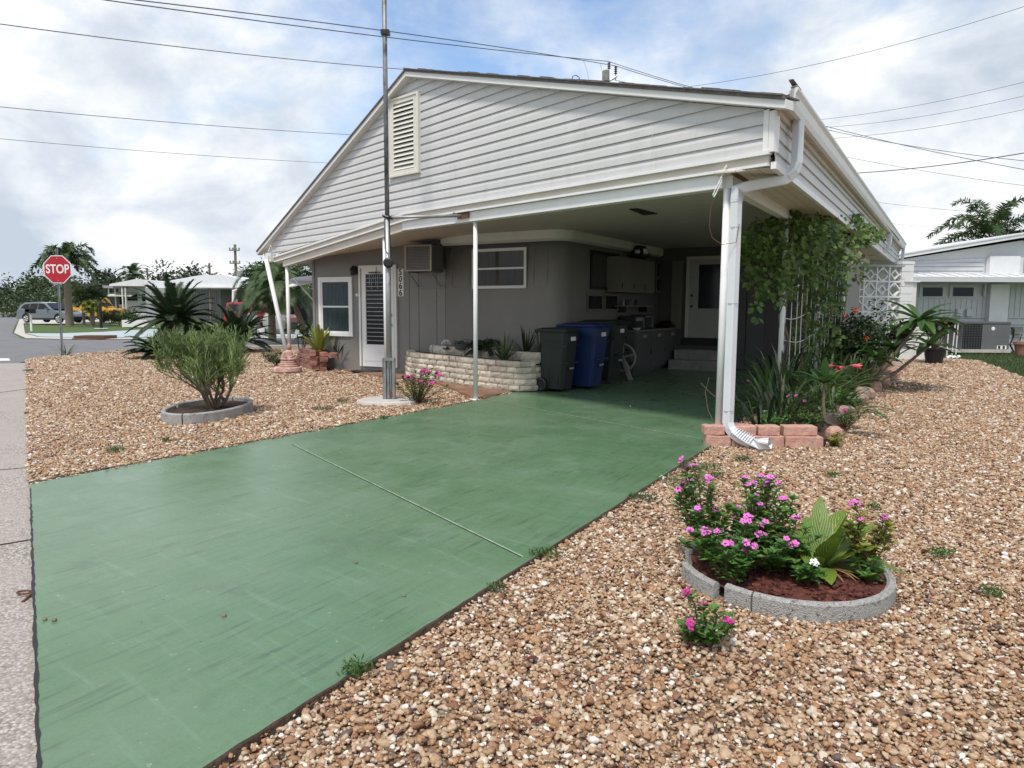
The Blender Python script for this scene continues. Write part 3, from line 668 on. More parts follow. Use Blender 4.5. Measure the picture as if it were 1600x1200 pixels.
for u in(655,683,640): 
    s=onwall(D0,dw,u); b.prism([DW(s,.1,.001),DW(s+.008,.1,.001),DW(s+.008,2.5,.001),DW(s,2.5,.001)],dn*.004)
b.build('panel_seam','seam',house)
b=MB(); b.prism([DW(.0,2.15,.001),DW(.03,2.15,.001),DW(.16,2.79,.001),DW(.0,2.79,.001)],dn*.02); b.build('wall_gap','dark',house)
b=MB(); b.prism([DW(.0,-.03,.001),DW(.02,-.03,.001),DW(.02,2.14,.001),DW(.0,2.14,.001)],dn*.012); b.build('wall_joint','seam',house)
# generic window: parts frame, pane, curtain
def window(P,s0,s1,z0,z1,mid=True,cur='curtain2',fw=.05,fm='white',nm='window',outer=True):
    b=MB()
    def fr(a,c,d,e,o0,o1): b.prism([P(a,d,o0),P(c,d,o0),P(c,e,o0),P(a,e,o0)],P(0,0,o1)-P(0,0,o0))
    fr(s0-fw,s0,z0-fw,z1+fw,.002,.035); fr(s1,s1+fw,z0-fw,z1+fw,.002,.035); fr(s0,s1,z1,z1+fw,.002,.035); fr(s0,s1,z0-fw,z0,.002,.045)
    f2=fw*.55
    fr(s0,s0+f2,z0,z1,.002,.022); fr(s1-f2,s1,z0,z1,.002,.022); fr(s0+f2,s1-f2,z1-f2,z1,.002,.022); fr(s0+f2,s1-f2,z0,z0+f2,.002,.022)
    zm=(z0+z1)/2
    if mid: fr(s0+f2,s1-f2,zm-.018,zm+.018,.002,.030)
    w=b.build(nm,fm,house)
    g=MB(); g.prism([P(s0,z0,.010),P(s1,z0,.010),P(s1,z1,.010),P(s0,z1,.010)],P(0,0,.003)-P(0,0,0)); g.build('pane','glass',w)
    c=MB(); n=28; a=[];
    for i in range(n+1):
        s=s0+(s1-s0)*i/n; o=.0045+.0038*math.sin(i*2.1)
        a+=[P(s,z0,o),P(s,z1,o)]
    c.add(a,[(2*i,2*i+2,2*i+3,2*i+1) for i in range(n)]); c.build('curtain',cur,w)
    return w
# left window
s0,s1=onwall(D0,dw,548.),onwall(D0,dw,503.); q=DW(s0,0)
q=DW((s0+s1)/2,0); window(DW,s0,s1,zc(525,520,q),zc(525,438,q),cur='curtain',fw=.07)
# front door
s0,s1=onwall(D0,dw,618),onwall(D0,dw,566); q=DW((s0+s1)/2,0); z0,z1=.12,zc(590,419,q)
b=MB()
for a,c,d,e in((s0-.06,s0,z0,z1+.06),(s1,s1+.05,z0,z1+.06),(s0,s1,z1,z1+.06)): b.prism([DW(a,d,.002),DW(c,d,.002),DW(c,e,.002),DW(a,e,.002)],dn*.05)
door=b.build('door_frame','trim',house)
b=MB(); W0=s0+.02; W1=s1-.02
gl0,gl1=s0+.16,s1-.13; gz0_,gz1_=z0+.47,z1-.12
for a,c,d,e in((W0,gl0,z0,z1),(gl1,W1,z0,z1),(gl0,gl1,z0,gz0_),(gl0,gl1,gz1_,z1)): b.prism([DW(a,d,.005),DW(c,d,.005),DW(c,e,.005),DW(a,e,.005)],dn*.03)
dl=b.build('door','white',house)
b=MB(); b.prism([DW(gl0,gz0_,.008),DW(gl1,gz0_,.008),DW(gl1,gz1_,.008),DW(gl0,gz1_,.008)],dn*.004); b.build('pane','darkglass',dl)
b=MB()
nl=17
for i in range(nl+1):
    z=gz0_+(gz1_-gz0_)*i/nl; b.prism([DW(gl0,z-.006,.013),DW(gl1,z-.006,.013),DW(gl1,z+.006,.013),DW(gl0,z+.006,.013)],dn*.012)
b.build('louvre','galv2',dl)
b=MB(); 
for z in(1.02,1.22):
    b=MB(); p=DW(W0+.065,z,.035); b.lathe([(.0,.05),(.022,.045),(.026,.02),(.012,.0)],p,12,M=dn.to_track_quat('Z','Y').to_matrix().to_4x4()); b.build('handle','rust',dl)
b=MB(); b.prism([DW(W0+.05,z0+.12,.036),DW(W1-.05,z0+.12,.036),DW(W1-.05,z0+.38,.036),DW(W0+.05,z0+.38,.036)],dn*.006); b.build('kick_panel','white',dl)
# trailer front window
def TW(s,z,o=0.): p=T1+SP*s-S_*o; return Vector((p.x,p.y,z))
s0,s1=onwall(T1,SP,741),onwall(T1,SP,820); q=TW((s0+s1)/2,0)
window(TW,s0,s1,zc(780,448,q),zc(780,391,q),fw=.035,fm='trim')
# pressed panel outlines on the trailer
def ring(P,s0,s1,z0,z1,r=.08,w=.006,o=.002):
    pts=[]
    for cx,cz_,a0 in((s1-r,z1-r,0),(s0+r,z1-r,90),(s0+r,z0+r,180),(s1-r,z0+r,270)):
        for k in range(5): a=R(a0+k*22.5); pts.append((cx+r*math.cos(a),cz_+r*math.sin(a)))
    return [P(s,z,o) for s,z in pts]+[P(pts[0][0],pts[0][1],o)]
b=MB()
sA,sB=onwall(T1,SP,706),onwall(T1,SP,735); q=TW(sA,0); b.tube(ring(TW,sA,sB-.02,zc(720,450,q),zc(720,388,q)),.0055,4); b.build('pressed_panel_outline','wall',house); b=MB()
sA,sB=onwall(T1,SP,833),onwall(T1,SP,872); q=TW(sA,0); b.tube(ring(TW,sA,min(sB,2.30),zc(850,450,q),zc(850,385,q)),.0055,4)
b.build('pressed_panel_outline','wall',house)
# side wall (trailer): window, small jalousies, narrow glazed strips
def SW(s,z,o=0.): p=K+S_*s+SP*o; return Vector((p.x,p.y,z))
s0,s1=onwall(K,S_,922),onwall(K,S_,964); q=SW((s0+s1)/2,0)
window(SW,s0,s1,zc(943,450,q),zc(943,397,q),mid=False,fm='black',fw=.04,cur='curtain2')
for a,c in((917,940),(944,964)):
    s0,s1=onwall(K,S_,a),onwall(K,S_,c); q=SW((s0+s1)/2,0); window(SW,s0,s1,zc(940,484,q),zc(940,461,q),mid=False,fm='cabdoor',fw=.03,cur='dark',nm='louvre_window')
for va,vb in((432,411),(455,436)):
    s0,s1=onwall(K,S_,1023.5),onwall(K,S_,1030); q=SW((s0+s1)/2,0); window(SW,s0,s1,zc(1026,va+0,q),zc(1026,vb,q),mid=False,fm='cabdoor',fw=.025,cur='dark',nm='slot_window')
# back wall: door, steps, utility room doors
def BW(s,z,o=0.): p=BK+SP*s-S_*o; return Vector((p.x,p.y,z))
s0,s1=onwall(BK,SP,1076),onwall(BK,SP,1136); q=BW(s0,0); z0,z1=zc(1090,527,q),zc(1090,406,q)
b=MB()
for a,c,d,e in((s0-.07,s0,z0,z1+.07),(s1,s1+.07,z0,z1+.07),(s0,s1,z1,z1+.07)): b.prism([BW(a,d,.002),BW(c,d,.002),BW(c,e,.002),BW(a,e,.002)],-S_*.05)
b.build('back_door_frame','soffit',house)
b=MB(); ga,gc=s0+.22,s1-.17; gb=z1-.12; gd=zc(1090,482,q)
for a,c,d,e in((s0,ga,z0,z1),(gc,s1,z0,z1),(ga,gc,z0,gd),(ga,gc,gb,z1)): b.prism([BW(a,d,.005),BW(c,d,.005),BW(c,e,.005),BW(a,e,.005)],-S_*.03)
MT['doorshade']=mat('shade_darkened_door_paint',(.40,.39,.36),.5,var=.1)  # whitish door, its colour darkened to carry the deep carport shade
bd=b.build('back_door','doorshade',house)
b=MB(); b.prism([BW(ga,gd,.008),BW(gc,gd,.008),BW(gc,gb,.008),BW(ga,gb,.008)],-S_*.004); b.build('pane','darkglass',bd)
b=MB()
for z in(gd+.05,gd+.3): b=MB(); b.lathe([(.0,.05),(.026,.045),(.03,.02),(.012,.0)],BW(s0+.08,z,.035),12,M=(-S_).to_track_quat('Z','Y').to_matrix().to_4x4()); b.build('handle','black',bd)
b=MB(); b.prism([BW(s0-.2,-.02,.0),BW(s1+.2,-.02,.0),BW(s1+.2,.22,.0),BW(s0-.2,.22,.0)],-S_*.75); b.prism([BW(s0-.2,.22,.0),BW(s1+.2,.22,.0),BW(s1+.2,.44,.0),BW(s0-.2,.44,.0)],-S_*.38)
b.build('step','conc',house,bevel=.01)
b=MB(); b.prism([BW(s0-.15,z0-.18,.01),BW(s1+.15,z0-.18,.01),BW(s1+.15,z0-.02,.01),BW(s0-.15,z0-.02,.01)],-S_*.04); b.build('door_threshold','dark',house)
b=MB()
for a,c in((1142,1166),(1168,1196)):
    s0,s1=onwall(BK,SP,a),onwall(BK,SP,c); b.prism([BW(s0,.03,.01),BW(s1,.03,.01),BW(s1,2.3,.01),BW(s0,2.3,.01)],-S_*.03)
b.build('utility_door','cabinet',house)
b=MB(); s0,s1=onwall(BK,SP,1049),onwall(BK,SP,1066); b.prism([BW(s0,.9,.01),BW(s1,.9,.01),BW(s1,2.5,.01),BW(s0,2.5,.01)],-S_*.03); b.build('shutter','cabdoor',house)
# posts
def post(p,z1,r=.033,m='postpaint',nm='post',z0=.0,base=True):
    b=MB(); b.tube([Vector((p.x,p.y,z0)),Vector((p.x,p.y,z1))],r,18)
    if base: b.lathe([(.0,.012),(r*1.9,.012),(r*2.0,.0)],(p.x,p.y,z0),18)
    o=b.build(nm,m,house,smooth=False); o.data.polygons.foreach_set('use_smooth',[len(f.vertices)==4 for f in o.data.polygons]); return o
pcz=fz(0)-.275
post(PC,pcz,.038)
PB=GP(onwall(GP(0,0,-.085),e_,743),0,-.085); post(PB,fz(4.2)-.275,z0=.01)
PA=GP(onwall(GP(0,0,-.085),e_,603),0,-.085); post(PA,fz(6.2)-.275,.042)
PD=PC+S_*3.0; PE=PC+S_*6.1; PF=PC+S_*9.4
for p in(PD,PE,PF): post(p,2.60,.034,base=False)
# side beam over the posts
b=MB(); a=PC+SP*.05; c=PC-SP*.05
b.prism([Vector((*(a-S_*.0).xy,2.59)),Vector((*(a+S_*14).xy,2.59)),Vector((*(c+S_*14).xy,2.59)),Vector((*(c).xy,2.59))],(0,0,.13)); b.build('side_beam','trim',house)
b=MB(); a=PC+SP*.055; b.prism([Vector((*(a-S_*.12).xy,2.724)),Vector((*(a+S_*.55).xy,2.724)),Vector((*(a+S_*.55+SP*.07).xy,2.724)),Vector((*(a-S_*.12+SP*.07).xy,2.724))],(0,0,-.012)); b.build('rusty_bracket','rust',house)
# left posts: one plumb and one raked
lp=GP(onwall(GP(0,0,-.085),e_,450.5),0,-.085); post(lp,fl(10.9)-.27,.042)
b=MB(); b.tube([W(449,556,lp.y-.35),W(416,406,lp.y+.25)],.048,16); b.build('raked_post','postpaint',house,smooth=True)
# a rafter tail end box at the low left corner
b=MB(); b.prism([GP(12.0,2.42,-.02),GP(12.35,2.42,-.02),GP(12.35,2.62,-.02),GP(12.0,2.62,-.02)],n_*.12); b.build('eave_corner_box','trim',house)
b=MB()
for k in range(4):
    p=GP(12.0+U(-.25,.3),2.42+U(-.1,.3),.14); b.tube([p+Vector((U(-.06,.06),U(-.06,.06),U(-.09,.09))) for _ in range(5)],.005,5); b.build('loose_wire','galv2',house); b=MB()
# gable vent
va=onwall(GP(0,0),e_,614.5); vc=onwall(GP(0,0),e_,661)
qa=GP(va,0); qc=GP(vc,0)
vz0a,vz1a=zc(616,279,qa),zc(612,158,qa); vz0c,vz1c=zc(663,270,qc),zc(660,143,qc)
def VP(a,h,o): # a 0..1 left->right, h 0..1 up
    s=va+(vc-va)*a; z=(vz0a+(vz1a-vz0a)*h)*(1-a)+(vz0c+(vz1c-vz0c)*h)*a; return GP(s,z,o)
b=MB()
def vb(a0,a1,h0,h1,o0,o1): b.prism([VP(a0,h0,o0),VP(a1,h0,o0),VP(a1,h1,o0),VP(a0,h1,o0)],n_*(o1-o0))
fa,fh=.17,.075
vb(0,fa,0,1,.0,.05); vb(1-fa,1,0,1,.0,.05); vb(fa,1-fa,0,fh,.0,.05); vb(fa,1-fa,1-fh,1,.0,.05)
vb(0,.05,0,1,.05,.065); vb(.95,1,0,1,.05,.065); vb(.05,.95,0,.025,.05,.065); vb(.05,.95,.975,1,.05,.065)
MT['ventcream']=mat('cream_vent_plastic',(.70,.68,.61),.5,var=.06,dirt=(.5,.47,.40),dscale=5,dth=(.55,.8))
vent=b.build('gable_vent','ventcream',house)
b=MB(); nsl=15
for i in range(nsl):
    h=fh+(1-2*fh)*(i+.12)/nsl; h2=h+(1-2*fh)/nsl*.80
    A=[VP(fa,h,.045),VP(1-fa,h,.045),VP(1-fa,h2,.012),VP(fa,h2,.012)]; b.prism(A,n_*.008)
b.build('slat','ventcream',vent)
b=MB(); vb(fa,1-fa,fh,1-fh,.0205,.0215) if False else b.prism([VP(fa,fh,.0195),VP(1-fa,fh,.0195),VP(1-fa,1-fh,.0195),VP(fa,1-fh,.0195)],n_*.001); b.build('vent_backing','dark',vent)
# ceiling hatch, ceiling lamp
b=MB(); q=[W(983,326,0.1)]
def CE(u,v,z=2.797): return G(u,v,z)
b.prism([CE(983,326),CE(997,325.5),CE(1027,333.5),CE(1006,335.5)],(0,0,-.012)); b.build('ceiling_hatch','dark',house)
# downspout near: from the gutter outlet back to the corner post and down
MT['spout']=mat('white_aluminium_spout',(.68,.70,.73),.35,var=.05,dirt=(.45,.43,.4),dscale=7,dth=(.64,.84))
PY=PC.y
d1=FP(.52,3.25,EW-.03)
pth=[d1,d1-Z*.25,d1-Z*.42]
e1=PC+SP*.105-S_*.045
bend=[]
t0=d1-Z*.42; tgt=Vector((e1.x,e1.y,2.56))
# outlet drop, elbow, sloping run, ribbed elbow, vertical, foot elbow
pth+=[d1-Z*.50-SP*.02-S_*.02,d1-Z*.56-SP*.07-S_*.05]
dr_=(tgt-(d1-Z*.56)); 
hor=Vector((dr_.x,dr_.y,0))
a=d1-Z*.56-SP*.07-S_*.05; h0=Vector((tgt.x,tgt.y,2.575))
pth+=[a*.93+h0*.07-Z*.012,a*.3+h0*.7-Z*.0,a*.12+h0*.88-Z*.0]
pth+=[h0-Z*.01,Vector((tgt.x,tgt.y,2.50)),Vector((tgt.x,tgt.y,2.40)),Vector((tgt.x,tgt.y,.42)),Vector((tgt.x,tgt.y,.24))]
ft=SP*1.0-S_*.15; ft.normalize()
p=Vector((tgt.x,tgt.y,.24)); pth+=[p+ft*.02-Z*.06,p+ft*.07-Z*.11,p+ft*.14-Z*.145,p+ft*.24-Z*.175,p+ft*.34-Z*.185,p+ft*.44-Z*.165]
def rtube(b,path,hw,hd,ref,cap=True):
    ch=[(-1,-.75),(-.8,-1),(.8,-1),(1,-.75),(1,-.3),(.88,-.15),(.88,.15),(1,.3),(1,.75),(.8,1),(.3,1),(.2,.86),(-.2,.86),(-.3,1),(-.8,1),(-1,.75)]
    m=len(path);n=len(ch);vs=[];fs=[]
    for i,p in enumerate(path):
        d=(path[min(i+1,m-1)]-path[max(i-1,0)]).normalized(); x=ref-d*ref.dot(d); x.normalize(); y=d.cross(x)
        for cx,cy in ch: vs.append(p+x*(cx*hw)+y*(cy*hd))
    for i in range(m-1):
        for k in range(n): fs.append((i*n+k,i*n+(k+1)%n,(i+1)*n+(k+1)%n,(i+1)*n+k))
    if cap: fs+=[tuple(range(n-1,-1,-1))]
    b.add(vs,fs)
b=MB(); rtube(b,pth,.042,.05,n_.cross(Z).normalized(),True); sp_=b.build('downspout','spout',house)
b=MB()
for i in range(9):                     # ribs of the elbows
    t=i/8; q=p+ft*(.06+.20*t)-Z*(.10+.065*t)
    rtube(b,[q,q+ft*.006-Z*.002],.046,.054,n_.cross(Z).normalized())
b.build('elbow_rib','spout',sp_); b=MB()
for i in range(8):
    t=i/7; q=(a*.05+h0*.95)*(1-t)+Vector((tgt.x,tgt.y,2.45))*t+ (SP*.0+Z*.0)
    rtube(b,[q,q-Z*.005+SP*-.003*(1-t)],.046,.054,n_.cross(Z).normalized())
b.build('elbow_rib','spout',sp_)
for z in(.36,1.45,2.2):
    b=MB(); b.tube([Vector((tgt.x,tgt.y,z))+SP*.05*math.cos(k)-S_*.06*math.sin(k) for k in [i*math.pi/6 for i in range(13)]],.003,4); b.build('strap','galv2',sp_)
# far downspouts
for t in(12.6,18.0):
    b=MB(); q=FP(t,3.25,EW-.02); w=[q,q-Z*.25,q-Z*.42-SP*.05,q-Z*.5-SP*.2,q-Z*.52-SP*.45]
    rtube(b,w,.045,.045,S_); b.build('far_downspout','spout',house)
# neighbour-side white awning on the left flank
lw=DW(DL,0)
b=MB(); aw0=W(492,430,lw.y+.5); aw1=W(492,449,lw.y+.5)
b.prism([W(452,437,lw.y+.6),W(459,433.5,lw.y+1.6),W(494,430,lw.y+2.2),W(494,440,lw.y+.4),W(452,447.5,lw.y+.1)],(0,0,-.02))
aw=b.build('window_awning','white',house)
b=MB(); b.tube([W(459,434.5,lw.y+.3),W(492,472,lw.y+.5)],.018,8); b.build('awning_strut','white',aw)
# ------------------------------------------------------------------ breeze block screen and its pillar
BKE=PC+S_*13.3
scL=W(1306,560,19.2); scR=W(1400,560,19.9)
def hz(v,y,u=1350): return EYE+_ray(u,v).z/_ray(u,v).y*y
scr=thing('screen_wall','white pierced breeze block screen wall behind the flowering shrub','wall',(scL.x,scL.y,0))
sdv=(Vector((scR.x,scR.y,0))-Vector((scL.x-1.6,scL.y-.35,0))); O_=Vector((scL.x-1.6,scL.y-.35,0)); sdv.normalize(); sn=Vector((-sdv.y,sdv.x,0)); 
if sn.y>0: sn=-sn
b=MB(); q=.40; ncol=9; nrow=7; zt=hz(416,19.5)
zb=zt-nrow*q+.0
def SB(x,z,o): p=O_+sdv*x+sn*o; return Vector((p.x,p.y,z))
def rib(b,x0,z0_,x1,z1_,w=.045,d=.09):
    dx,dz=x1-x0,z1_-z0_; Ln=math.hypot(dx,dz); px_,pz_=-dz/Ln*w/2,dx/Ln*w/2; j_=U(0,.006)
    b.prism([SB(x0+px_,z0_+pz_,j_),SB(x0-px_,z0_-pz_,j_),SB(x1-px_,z1_-pz_,j_),SB(x1+px_,z1_+pz_,j_)],-sn*(d+j_))
TOT=(Vector((scR.x,scR.y,0))-O_).length; q=TOT/9; zb=zt-q*7
for i in range(9):
    for j_i in range(7):
        x=i*q; z=zb+j_i*q; c=q/2
        rib(b,x,z+.02,x+q,z+.02); rib(b,x+.02,z,x+.02,z+q)
        if (i+j_i)%2==0:
            r_=.30*q; pts_=[(c+r_,c),(c,c+r_),(c-r_,c),(c,c-r_)]
            for k in range(4): a,c2=pts_[k],pts_[(k+1)%4]; rib(b,x+a[0],z+a[1],x+c2[0],z+c2[1],.035)
            rib(b,x+.02,z+c,x+c-r_,z+c,.03); rib(b,x+c+r_,z+c,x+q,z+c,.03)
        else:
            for (ax,az_) in((0,0),(1,0),(0,1),(1,1)):
                sx_=1 if ax==0 else -1; sz_=1 if az_==0 else -1; X=x+ax*q; Z_=z+az_*q
                rib(b,X+sx_*.44*q,Z_+sz_*.06*q,X+sx_*.06*q,Z_+sz_*.44*q,.035)
            rib(b,x+c,z+.02,x+c,z+q*.25,.03); rib(b,x+c,z+q*.75,x+c,z+q,.03)
b.build('pierced_block','white',scr)
b=MB(); b.prism([SB(-.05,zt,.02),SB(TOT+.1,zt,.02),SB(TOT+.1,zt+.06,.02),SB(-.05,zt+.06,.02)],-sn*.16); b.build('top_rail','galv2',scr)
b=MB(); b.prism([SB(0,-.05,.0),SB(TOT,-.05,.0),SB(TOT,zb,.0),SB(0,zb,.0)],-sn*.12); b.build('base_wall','white',scr)
b=MB()
for k in range(13): b.prism([SB(TOT,-.02+k*.205,.02),SB(TOT+.40,-.02+k*.205,.02),SB(TOT+.40,.176+k*.205,.02),SB(TOT,.176+k*.205,.02)],-sn*.35)
b.prism([SB(TOT-.02,2.64,.03),SB(TOT+.42,2.64,.03),SB(TOT+.42,2.72,.03),SB(TOT-.02,2.72,.03)],-sn*.40)
b.build('pillar','white',scr)
b=MB(); b.prism([SB(TOT+.40,-.02,.0),SB(TOT+.56,-.02,.0),SB(TOT+.56,2.15,.0),SB(TOT+.40,2.15,.0)],-sn*.18); b.prism([SB(TOT+.1,2.15,.06),SB(TOT+.62,2.15,.06),SB(TOT+.62,2.20,.06),SB(TOT+.1,2.20,.06)],-sn*.4); b.build('ledge','trim',scr)
b=MB(); b.prism([SB(TOT+.56,-.02,.1),SB(TOT+1.1,-.02,.1),SB(TOT+1.1,.98,.1),SB(TOT+.56,.98,.1)],-sn*.2); b.build('low_wall','white',scr)
# flank wall of the store room behind the carport
b=MB(); wall(b,BK+SP*4.0,BK+SP*4.0+S_*3.6,-.05,2.72,.08,1); b.build('store_wall','wall',house)
# ------------------------------------------------------------------ mast
mb0=G(609,628); mast=thing('antenna_mast','tall galvanised mast in a steel base standing before the gable','mast',mb0)
b=MB(); zt_=hz(-120,mb0.y,600)
pj=zc(607,340,mb0)
b.tube([mb0+Z*.5,mb0+Z*pj],.040,16); b.build('lower_pole','galv2',mast,smooth=True)
MT['mastgalv']=mat('weathered_galvanised_pipe',(.27,.28,.29),.5,.5,var=.3,vscale=10,dirt=(.07,.07,.075),dscale=6,dth=(.46,.6),stretch=(1,1,.4))
b=MB(); b.tube([mb0+Z*(pj-.02),mb0+Z*zt_],.033,16); b.build('upper_pole','mastgalv',mast,smooth=True)
b=MB(); 
b.box((-.095,-.04,.0),(-.045,.05,.64),frame(mb0,90)); b.box((.045,-.04,.0),(.085,.05,.64),frame(mb0,90)); b.box((-.045,-.002,.0),(.045,.05,.60),frame(mb0,90)); b.box((-.095,-.045,.61),(.085,.05,.65),frame(mb0,90)); b.box((-.025,-.035,.06),(.0,-.003,.6),frame(mb0,90)); b.box((.02,-.03,.05),(.03,-.003,.58),frame(mb0,90))
b.build('steel_base','galv',mast)
b=MB(); b.box((-.10,-.05,.42),(-.094,-.03,.5),frame(mb0,90)); b.build('bolt_plate','rust',mast); b=MB(); b.box((.0,-.042,.08),(.045,-.035,.16),frame(mb0,90)); b.build('bolt_plate','rust',mast)
mz=pj; 
br1=GP(onwall(GP(0,0,0),e_,722),0,0); brz=zc(722,337,br1)
b=MB(); b.tube([mb0+Z*mz,Vector((br1.x,br1.y,brz))],.022,10); b.build('brace','galv2',mast,smooth=True)
b=MB(); b.prism([GP(0,0,0)*0+Vector((br1.x,br1.y,brz-.045))+e_*.10,Vector((br1.x,br1.y,brz-.045))-e_*.18,Vector((br1.x,br1.y,brz+.04))-e_*.18,Vector((br1.x,br1.y,brz+.04))+e_*.10],n_*.012)
b.tube([Vector((br1.x,br1.y,brz))+e_*.1+n_*.03,Vector((br1.x,br1.y,brz+.05))+e_*.16+n_*.03],.02,6); b.build('brace_bracket','rust',mast)
b=MB(); b.tube([mb0+Vector((-.06,-.03,mz+.03)),mb0+Vector((.02,-.05,mz)),mb0+Vector((.08,-.02,mz-.02))],.018,6); b.tube([mb0+Vector((.05*math.cos(a),.05*math.sin(a),mz+.01)) for a in [i*.524 for i in range(13)]],.012,6); b.build('clamp','black',mast)
b=MB(); zz_=zc(608,411,mb0); pt=[mb0+Vector((.035,-.045,mz)),mb0+Vector((.045,-.045,mz-.5)),mb0+Vector((.05,-.05,zz_+.1)),mb0+Vector((.03,-.06,zz_))]; b.tube(pt,.009,6); b.tube([mb0+Vector((-.035,-.045,mz-.02)),mb0+Vector((-.03,-.05,mz-.45)),mb0+Vector((.02,-.055,zz_+.12))],.005,5); b.tube([mb0+Vector((.04,-.06,zz_)),mb0+Vector((.045,-.05,zz_-.2)),mb0+Vector((.025,-.05,zz_-.32))],.004,5)
b.build('cable','black',mast)
b=MB(); b.lathe([(0,.02),(.05,.02),(.075,.008),(.075,-.008),(.05,-.02),(0,-.02)],mb0+Vector((.02,-.07,zz_)),20,M=Matrix.Rotation(R(90),4,'X')); b.build('pulley','black',mast)
b=MB(); zz2=zc(602,50,mb0); b.box((-.05,-.05,zz2-.04),(.07,.05,zz2+.02),frame((mb0.x,mb0.y,0),90)); b.build('pipe_joint','black',mast)
b=MB(); prof=[(0,.045),(.40,.045),(.45,.03),(.47,-.02)]
b.lathe(prof,(mb0.x-.03,mb0.y+.0,0),30,sx=1,sy=.85); tag(rebase(b.build('concrete_pad','walk'),(mb0.x,mb0.y,0)),'round sandy concrete pad under the steel base of the mast','pad')
BEDS.append([(mb0.x-.03+.44*math.cos(a),mb0.y+.38*math.sin(a)) for a in [i*.4 for i in range(16)]])
# ------------------------------------------------------------------ wheeled bins
def wheelie(name,label,o,h,dp,wd,m,az=121.5):
    t=thing(name,label,'bin',o,0.,'wheeled bins by the trailer wall'); F=frame(o,az)
    b=MB(); n=0
    secs=[(.05,.64,.80),(.45,.80,.90),(.80,.92,.97),(.80,.98,1.03),(.93,1.,1.05)]
    vs=[];fs=[]
    for zf,a,w in secs:
        hx=dp*.42*a; hy=wd*.42*w; z=zf*h; x0=-hx+.00; r=.05
        x1=dp*.42*a
        x0=-dp*.42*(.9+.1*a)
        for cx,cy in((x1-r,hy),(x1,hy-r),(x1,-hy+r),(x1-r,-hy),(x0+r,-hy),(x0,-hy+r),(x0,hy-r),(x0+r,hy)): vs.append(F@Vector((cx,cy,z)))
    for i in range(len(secs)-1):
        for k in range(8): fs.append((i*8+k,(i+1)*8+k,(i+1)*8+(k+1)%8,i*8+(k+1)%8))
    fs.append(tuple(range(8)))
    b.add(vs,fs)
    for s in(-1,1):                      # pressed ribs on the side faces
        for xx in(-.16,.10): b.box((xx*dp,s*wd*.33-(.0 if s>0 else .0),.10*h),(xx*dp+.025,s*wd*.372,.74*h),F)
        b.box((-.20*dp,s*wd*.38,.70*h),(.40*dp,s*wd*.415,.735*h),F)
    b.build('body',m,t)
    b=MB(); lo=.93*h
    vs=[];fs=[]
    for z,e in((lo,1.04),(lo+.03,1.08),(lo+.045,1.06),(h-.005,.75),(h,.4)):
        hx=dp*.47*e; hy=wd*.46*e
        for cx,cy in((hx,hy*.7),(hx,-hy*.7),(hx*.85,-hy),(-hx*1.02,-hy),(-hx*1.10,-hy*.7),(-hx*1.10,hy*.7),(-hx*1.02,hy),(hx*.85,hy)): vs.append(F@Vector((cx,cy,z)))
    for i in range(4):
        for k in range(8): fs.append((i*8+k,i*8+(k+1)%8,(i+1)*8+(k+1)%8,(i+1)*8+k)[::-1])
    fs.append(tuple(range(32,40))[::-1]); fs.append(tuple(range(8))); b.add(vs,fs); b.build('lid',m,t)
    b=MB(); b.tube([F@Vector((-.50*dp,-.36*wd,.91*h)),F@Vector((-.57*dp,-.34*wd,.93*h)),F@Vector((-.57*dp,.34*wd,.93*h)),F@Vector((-.50*dp,.36*wd,.91*h))],.016,8); b.build('handle',m,t)
    for s in(-1,1):
        b=MB(); b.lathe([(0,-.03),(.09,-.03),(.115,-.022),(.12,0),(.115,.022),(.09,.03),(.05,.02),(0,.02)],F@Vector((-.36*dp,s*.40*wd,.12)),22,M=frame((0,0,0),az)@Matrix.Rotation(R(90),4,'X')); w=b.build('wheel','black',t,smooth=False)
        b=MB(); b.lathe([(0,.045*1),(.02,.04),(.022,.0)],F@Vector((-.36*dp,s*(.40*wd),.12)),12,M=frame((0,0,0),az)@Matrix.Rotation(R(90*-s)*-1,4,'X')); b.build('hub_cap','galv2',w)
    b=MB(); b.box((dp*.425,-.10,.80*h),(dp*.442,.06,.86*h),F); b.build('sticker','white',t)
    b=MB(); b.box((dp*.385,-.08,.36*h),(dp*.40,.06,.385*h),F); b.build('bar_code_plate','galv2',t)
    b=MB(); b.box((dp*.36,-.2,.45*h),(dp*.43,.2,.47*h),F); b.build('catch_bar',m,t)
    return t
g1=G(873,611,.012); wheelie('wheeled_bin','smaller dark green bin with black lid and wheel beside the stone planter',g1,1.06,.62,.56,'binblack')
g2=G(914,606,.012); wheelie('wheeled_bin','royal blue recycling bin between the two dark bins',g2,1.13,.80,.66,'binblue')
g3=G(944,598,.012); wheelie('wheeled_bin','taller black bin between the blue bin and the hose reel',g3,1.17,.80,.66,'binblack')
